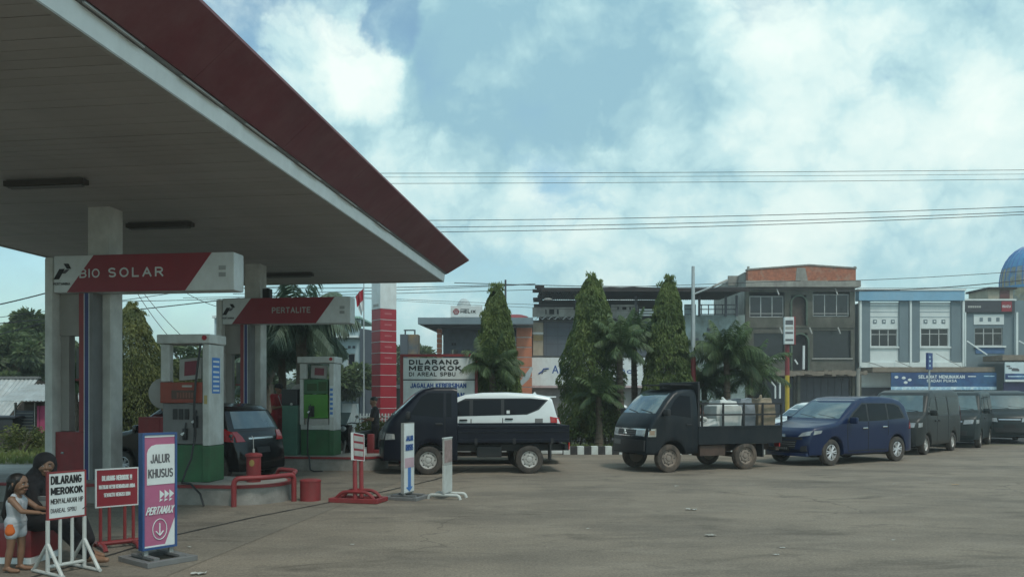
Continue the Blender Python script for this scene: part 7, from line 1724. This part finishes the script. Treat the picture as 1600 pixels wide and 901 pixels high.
    # eyes, lips
    for sg in (1, -1):
        MB().ell(hd+look*hr*.80+side*sg*hr*.32+upv*hr*.06, (hr*.09, hr*.10, hr*.055), 10, 6).build('eye', M['signw'], t, smooth=True)
        MB().ell(hd+look*hr*.85+side*sg*hr*.325+upv*hr*.06, (hr*.055, hr*.055, hr*.052), 8, 6).build('pupil', M['ink'], t, smooth=True)
        MB().tube([hd+look*hr*.90+side*sg*hr*.18+upv*hr*.30, hd+look*hr*.86+side*sg*hr*.5+upv*hr*.30], hr*.045, 5).build('eyebrow', M['hair'], t)
    MB().tube([hd+look*hr*.93-upv*hr*.52+side*hr*.2, hd+look*hr*.975-upv*hr*.51, hd+look*hr*.93-upv*hr*.52-side*hr*.2], hr*.05, 6).build('lips', mat('lips', (.22, .07, .06), .5), t)
    return t, hd, look, side, upv, hr
def hairshort(P):
    t, hd, look, side, upv, hr = P; c = MB()
    c.ell(hd+upv*hr*.42-look*hr*.24, (hr*1.02, hr*.98, hr*.86), 16, 10); c.cap(hd-look*hr*.55+upv*hr*.2, hr*.62, hd-look*hr*.5-upv*hr*.25, hr*.5)
    remesh(c, 'hair', M['hair'], t, .009)
# ledge on which the woman sits
t = thing('red_ledge', 'low red painted ledge with white foot, under the seated woman', 'ledge', (-5.35, 8.35, .008), R(-4))
MB().bbox(-.75, .50, -.22, .22, .06, .34, .02).build('red_block', M['red'], t, smooth=True); MB().box(-.76, .51, -.235, .235, 0, .06).build('white_foot', M['whitef'], t)
# seated woman in black headscarf, legs stretched toward picture right
J = dict(pelvis=V(0, 0, .44), chest=V(.06, 0, .76), neck=V(.08, 0, .88), head=V(.12, 0, .985), shL=V(.05, .15, .83), shR=V(.09, -.15, .83),
         elL=V(.15, .22, .60), elR=V(.20, -.20, .60), wrL=V(.34, .12, .55), wrR=V(.38, -.10, .57), hiL=V(0, .09, .42), hiR=V(0, -.09, .42), knL=V(.34, .14, .50), knR=V(.40, -.13, .44),
         anL=V(.50, .16, .09), anR=V(.80, -.12, .09), toL=V(.66, .18, .045), toR=V(.97, -.12, .075), curl=.7)
P = person('seated barefoot woman in black headscarf and dark clothes behind the white DILARANG board', (-4.93, 8.28, .008), R(-14), J, 1.02, shirt=M['cblack'], pants=M['cblack'], sleeves='long', headlook=V(.75, -.62, -.12))
t_, hd, lk, sd, uv, hr = P
c = MB(); c.ell(hd+uv*hr*.28-lk*hr*.28, (hr*1.12, hr*1.10, hr*1.08), 18, 12)
c.cap(hd-lk*hr*.55-uv*hr*.3, hr*.95, V(.02, 0, .80), .15)
for sg in (1, -1): c.cap(hd+sd*sg*hr*.86-lk*hr*.1, hr*.30, hd+sd*sg*hr*.75-uv*hr*.95+lk*hr*.1, hr*.34); c.cap(hd+sd*sg*hr*.6-uv*hr*1.25, hr*.5, V(.07, sg*.12, .74), .09)
c.cap(hd-uv*hr*1.30+lk*hr*.25, hr*.48, V(.13, 0, .66), .13); c.cap(hd+uv*hr*.75+lk*hr*.25, hr*.42, hd+uv*hr*.7-lk*hr*.3, hr*.5)
remesh(c, 'headscarf', M['cblack'], t_, .009, 8)
# long skirt over the legs
c = MB(); c.cap(J['hiL'], .12, J['knL'], .10); c.cap(J['hiR'], .12, J['knR'], .09); c.cap(J['knL'], .10, J['anL']+V(0, 0, .12), .07); c.cap(J['knR'], .09, J['anR']+V(-.12, 0, .08), .06); c.cap(J['knL'], .09, J['knR'], .09)
remesh(c, 'skirt', M['cblack'], t_, .012, 8)
# book or phone box in her lap
t = thing('grey_pouch', 'pale grey pouch on the lap of the seated woman behind the girl', 'pouch', (-4.66, 8.02, .60), R(-20)); 
MB().bbox(-.10, .10, -.02, .02, 0, .10, .012).build('pouch_body', M['greyl'], t, smooth=True); MB().bbox(-.10, .10, -.024, -.0205, .06, .10, .002).build('flap', M['grey'], t)
# girl standing, arm reaching to the sign
J = dict(pelvis=V(0, 0, .475), chest=V(.01, 0, .655), neck=V(.01, 0, .745), head=V(.03, 0, .845), shL=V(0, .095, .705), shR=V(.02, -.095, .705),
         elL=V(.13, .13, .60), elR=V(.14, -.12, .60), wrL=V(.27, .06, .60), wrR=V(.30, -.10, .585), hiL=V(0, .05, .46), hiR=V(0, -.05, .46), knL=V(.02, .055, .25), knR=V(-.015, -.055, .25),
         anL=V(.0, .06, .045), anR=V(-.05, -.06, .045), toL=V(.12, .07, .022), toR=V(.07, -.07, .022), curl=.5)
P = person('small girl in white tank top and orange-sided shorts, touching the white DILARANG board', (-4.80, 7.74, .008), R(-2), J, .66, shirt=M['cwhite'], pants=M['cwhite'], sleeves='none', legs='short', child=True, vox=.006, headlook=V(1, -.10, -.05))
t_, hd, lk, sd, uv, hr = P
c = MB(); c.ell(hd+uv*hr*.35-lk*hr*.26, (hr*1.04, hr*1.02, hr*.90), 16, 10); c.cap(hd-lk*hr*.6, hr*.72, hd-lk*hr*.95-uv*hr*1.2, hr*.55); c.cap(hd-lk*hr*.95-uv*hr*1.2, hr*.55, V(-.115, 0, .56), hr*.34)
c.cap(V(-.115, 0, .56), hr*.34, V(-.10, 0, .47), hr*.15)
for sg in (1, -1): c.cap(hd+uv*hr*.5+sd*sg*hr*.6+lk*hr*.2, hr*.3, hd+sd*sg*hr*.85-uv*hr*.5-lk*hr*.25, hr*.28)
remesh(c, 'hair', M['hair'], t_, .007, 5)
c = MB(); c.cap(V(.008, -.074, .478), .044, V(.0, -.078, .400), .050); remesh(c, 'orange_side_panel', M['corange'], t_, .006)
# attendant in red by the far pump
J = dict(pelvis=V(0, 0, .92), chest=V(.01, 0, 1.28), neck=V(.02, 0, 1.44), head=V(.05, 0, 1.565), shL=V(0, .18, 1.38), shR=V(.02, -.18, 1.38), elL=V(.08, .23, 1.10), elR=V(.10, -.22, 1.10), wrL=V(.30, .12, 1.12), wrR=V(.32, -.08, 1.14),
         hiL=V(0, .09, .90), hiR=V(0, -.09, .90), knL=V(.03, .10, .48), knR=V(.0, -.10, .48), anL=V(-.02, .11, .08), anR=V(-.03, -.11, .08), toL=V(.15, .12, .04), toR=V(.15, -.12, .04), curl=.8)
a_ = ST(-7.97, 18.5, .322)
P = person('attendant in red uniform and dark cap left of the teal cabinet', a_, R(-28), J, .95, shirt=M['cred'], pants=M['cred'], shoes=M['cblack'], sleeves='short', vox=.010, headlook=V(1, -.2, -.25)); hairshort(P)
t_, hd, lk, sd, uv, hr = P; c = MB(); c.ell(hd+uv*hr*.55-lk*hr*.1, (hr*1.1, hr*1.08, hr*.75), 16, 8); c.cap(hd+uv*hr*.55+lk*hr*.8, hr*.35, hd+uv*hr*.42+lk*hr*1.35, hr*.28); remesh(c, 'cap', M['cblack'], t_, .01)
MB().tube([V(.13, .10, 1.40), V(.14, .0, 1.15), V(.13, -.10, 1.40)], .008, 5).build('lanyard', M['signw'], t_)
# second attendant behind the near column
a_ = ST(-8.12, 13.85, .008)
J2 = dict(J); J2.update(head=V(.22, 0, 1.46), neck=V(.16, 0, 1.36), chest=V(.11, 0, 1.22), shL=V(.1, .18, 1.31), shR=V(.12, -.18, 1.31), elL=V(.2, .22, 1.04), elR=V(.24, -.20, 1.04), wrL=V(.42, .12, .98), wrR=V(.44, -.1, 1.0))
P = person('attendant in dark red leaning beside the near column, left of the orange pump', a_, R(-60), J2, .95, shirt=M['cmar'], pants=M['cmar'], shoes=M['cblack'], sleeves='short', vox=.011, headlook=V(1, 0, -.5)); hairshort(P)
# man in dark shirt right of the far pump
a_ = ST(-5.95, 19.9, .008); J3 = dict(J); J3.update(elR=V(.12, -.24, 1.12), wrR=V(.28, -.22, 1.05))
P = person('man in a dark shirt standing beyond the right side of the green pump', a_, R(190), J3, 1.0, shirt=M['cblack'], pants=M['cblack'], shoes=M['cblack'], sleeves='short', vox=.011, headlook=V(1, .4, -.2)); hairshort(P)
# scooter beside him, seen past the pump
def scooter(label, loc, rz):
    t = thing('scooter', label, 'scooter', loc, rz)
    for x in (.62, -.60):
        wh = MB().lathe([(.14, -.04), (.20, -.05), (.27, -.035), (.285, 0), (.27, .035), (.20, .05), (.14, .04)], 28, Matrix.Translation((x, 0, .285)), 'y').build('wheel', M['rubber'], t, smooth=True)
        MB().lathe([(.0, -.05), (.05, -.05), (.14, -.03), (.16, -.03), (.16, .03), (.14, .03), (.05, .05), (0, .05)], 24, Matrix.Translation((x, 0, .285)), 'y').build('rim', M['steelw'], wh, smooth=True)
    MB().tube([(.62, .07, .285), (.50, .07, .70), (.42, .05, 1.0)], .025, 8).build('fork', M['grey'], t, smooth=True); MB().tube([(.62, -.07, .285), (.50, -.07, .70), (.42, -.05, 1.0)], .025, 8).build('fork', M['grey'], t, smooth=True)
    fs = MB(); fs.prism([(.36, .38), (.50, .42), (.58, .80), (.50, 1.0), (.40, 1.0), (.44, .75)], -.17, .17); fs.build('front_shield', M['blackp'], t)
    bd_ = MB(); bd_.cap((-.05, 0, .52), .12, (-.62, 0, .68), .09); bd_.cap((.30, 0, .32), .09, (-.1, 0, .38), .12); bd_.cap((-.2, 0, .35), .13, (-.5, 0, .36), .10); remesh(bd_, 'body_shell', M['blackp'], t, .015)
    se = MB(); se.cap((.02, 0, .72), .09, (-.55, 0, .77), .08); remesh(se, 'seat', M['black'], t, .015)
    MB().tube([(.36, -.33, 1.03), (.40, -.15, 1.05), (.42, 0, 1.02), (.40, .15, 1.05), (.36, .33, 1.03)], .015, 8).build('handlebar', M['black'], t, smooth=True)
    for sg in (1, -1): MB().cyl((.39, sg*.24, 1.05), (.38, sg*.28, 1.16), .006, n=5).build('mirror_stem', M['black'], t); MB().ell((.38, sg*.30, 1.20), (.01, .06, .04), 10, 6).build('mirror', M['chrome'], t)
    MB().ell((.54, 0, .90), (.05, .10, .07), 12, 8).build('headlight', M['lamp'], t, smooth=True); MB().ell((-.72, 0, .70), (.04, .06, .04), 10, 6).build('tail_light', M['tail'], t, smooth=True)
    MB().cap((-.55, -.13, .30), .045, (-.85, -.14, .42), .05).build('exhaust', M['chrome'], t, smooth=True)
    MB().box(-.88, -.87, -.1, .1, .42, .56).build('number_plate', M['signw'], t)
    MB().prism([(.60, 1.0), (.62, 1.0), (.44, 1.30), (.42, 1.30)], -.15, .15).build('windshield', M['glassl'], t)
    return t
scooter('black scooter parked beyond the right side of the green pump', ST(-6.25, 19.35, .008), R(-118))
# white jug and red block by the far island end
t = thing('white_box', 'white box on the far island end beside the red pole sign', 'box', ST(-5.75, 18.1, .322), RZ)
MB().bbox(-.10, .10, -.09, .09, 0, .17, .01).build('box_body', M['whitef'], t); MB().bbox(-.105, .105, -.095, .095, .172, .19, .004).build('lid', M['greyl'], t)
t = thing('red_kerb_post', 'short red post with low rail left of the navy pickup nose', 'guard rail', (xat(583, 19.5), 19.5, .008), RZ)
MB().bbox(-.13, .02, -.07, .07, 0, .78, .02).build('post', M['red'], t, smooth=True); MB().bbox(.025, .75, -.05, .05, .28, .40, .02).build('rail', M['red'], t, smooth=True); MB().bbox(.66, .74, -.04, .04, 0, .278, .01).build('leg', M['red'], t)
MB().bbox(.30, .52, -.06, .06, .405, .45, .01).build('white_pad', M['whitef'], t)
# litter
rnd = random.Random(12)
for i, (px, py, w_, lab) in enumerate(((1080, 797, .15, 'flat white paper strip on the forecourt, largest scrap, below the cargo pickup'), (1222, 857, .06, 'tiny white scrap in the lower right forecourt, the upper of a close pair'), (1213, 868, .06, 'tiny white scrap in the lower right forecourt, the lower of a close pair'), (1400, 757, .10, 'small white scrap on the forecourt below the blue people carrier rear wheel'), (1493, 758, .12, 'tan leaf-like scrap on the forecourt below the charcoal minivan'), (310, 898, .14, 'crumpled white paper at the bottom edge right of the PERTAMAX board'), (296, 856, .06, 'small white scrap right of the PERTAMAX board, above the bottom edge'), (1058, 760, .10, 'small white scrap on the asphalt just below the cargo pickup front wheel'), (1395, 845, .05, 'speck of white paper alone in the lower right forecourt'), (920, 827, .05, 'speck of white paper in the empty middle of the forecourt'), (1110, 838, .14, 'faint pale scrap pressed into the forecourt, in the lower middle'), (770, 700, .1, 'white scrap under the navy pickup bed'), (1170, 722, .1, 'white scrap on the ground under the cargo pickup tail'), (550, 852, .05, 'speck of white paper in front of the red drum'))):
    Yg = 2125/(py-619); mb = MB(); n_ = 5
    for a in range(n_+1):
        for b_ in range(3): mb.v.append((w_*(a/n_-.5)+rnd.uniform(-.01, .01), w_*.45*(b_/2-.5)+rnd.uniform(-.01, .01), .006+rnd.uniform(0, .018)*(w_/.15 if w_ < .2 else .5)))
    for a in range(n_):
        for b_ in range(2): k = a*3+b_; mb.f.append((k, k+3, k+4, k+1))
    mb.build('paper_scrap', mat('tan scrap', (.45, .28, .12), .8) if i == 4 else (mat('dull scrap', (.33, .32, .29), .8) if i == 10 else M['paper']), None, loc=(xat(px, Yg), Yg, .010), rz=rnd.uniform(-.4, .4), label=lab or 'tiny white paper scrap lying on the open forecourt', cat='litter', group='litter on the forecourt')

# ---------------------------------------------------------------- thin haze volume added to lift the blacks like a windscreen veil
hz = MB().box(-900, 900, -250, 1300, -1, 22).build('haze', mat('unused haze surface', (1, 1, 1)), None, kind='stuff')
hm = bpy.data.materials.new('added veil haze'); hm.use_nodes = True; hn = hm.node_tree.nodes; hn.clear()
pv = hn.new('ShaderNodeVolumePrincipled'); pv.inputs['Color'].default_value = (.90, .93, .93, 1); pv.inputs['Density'].default_value = .0016; pv.inputs['Anisotropy'].default_value = .2
ho = hn.new('ShaderNodeOutputMaterial'); hm.node_tree.links.new(pv.outputs[0], ho.inputs['Volume'])
hz.data.materials.clear(); hz.data.materials.append(hm)
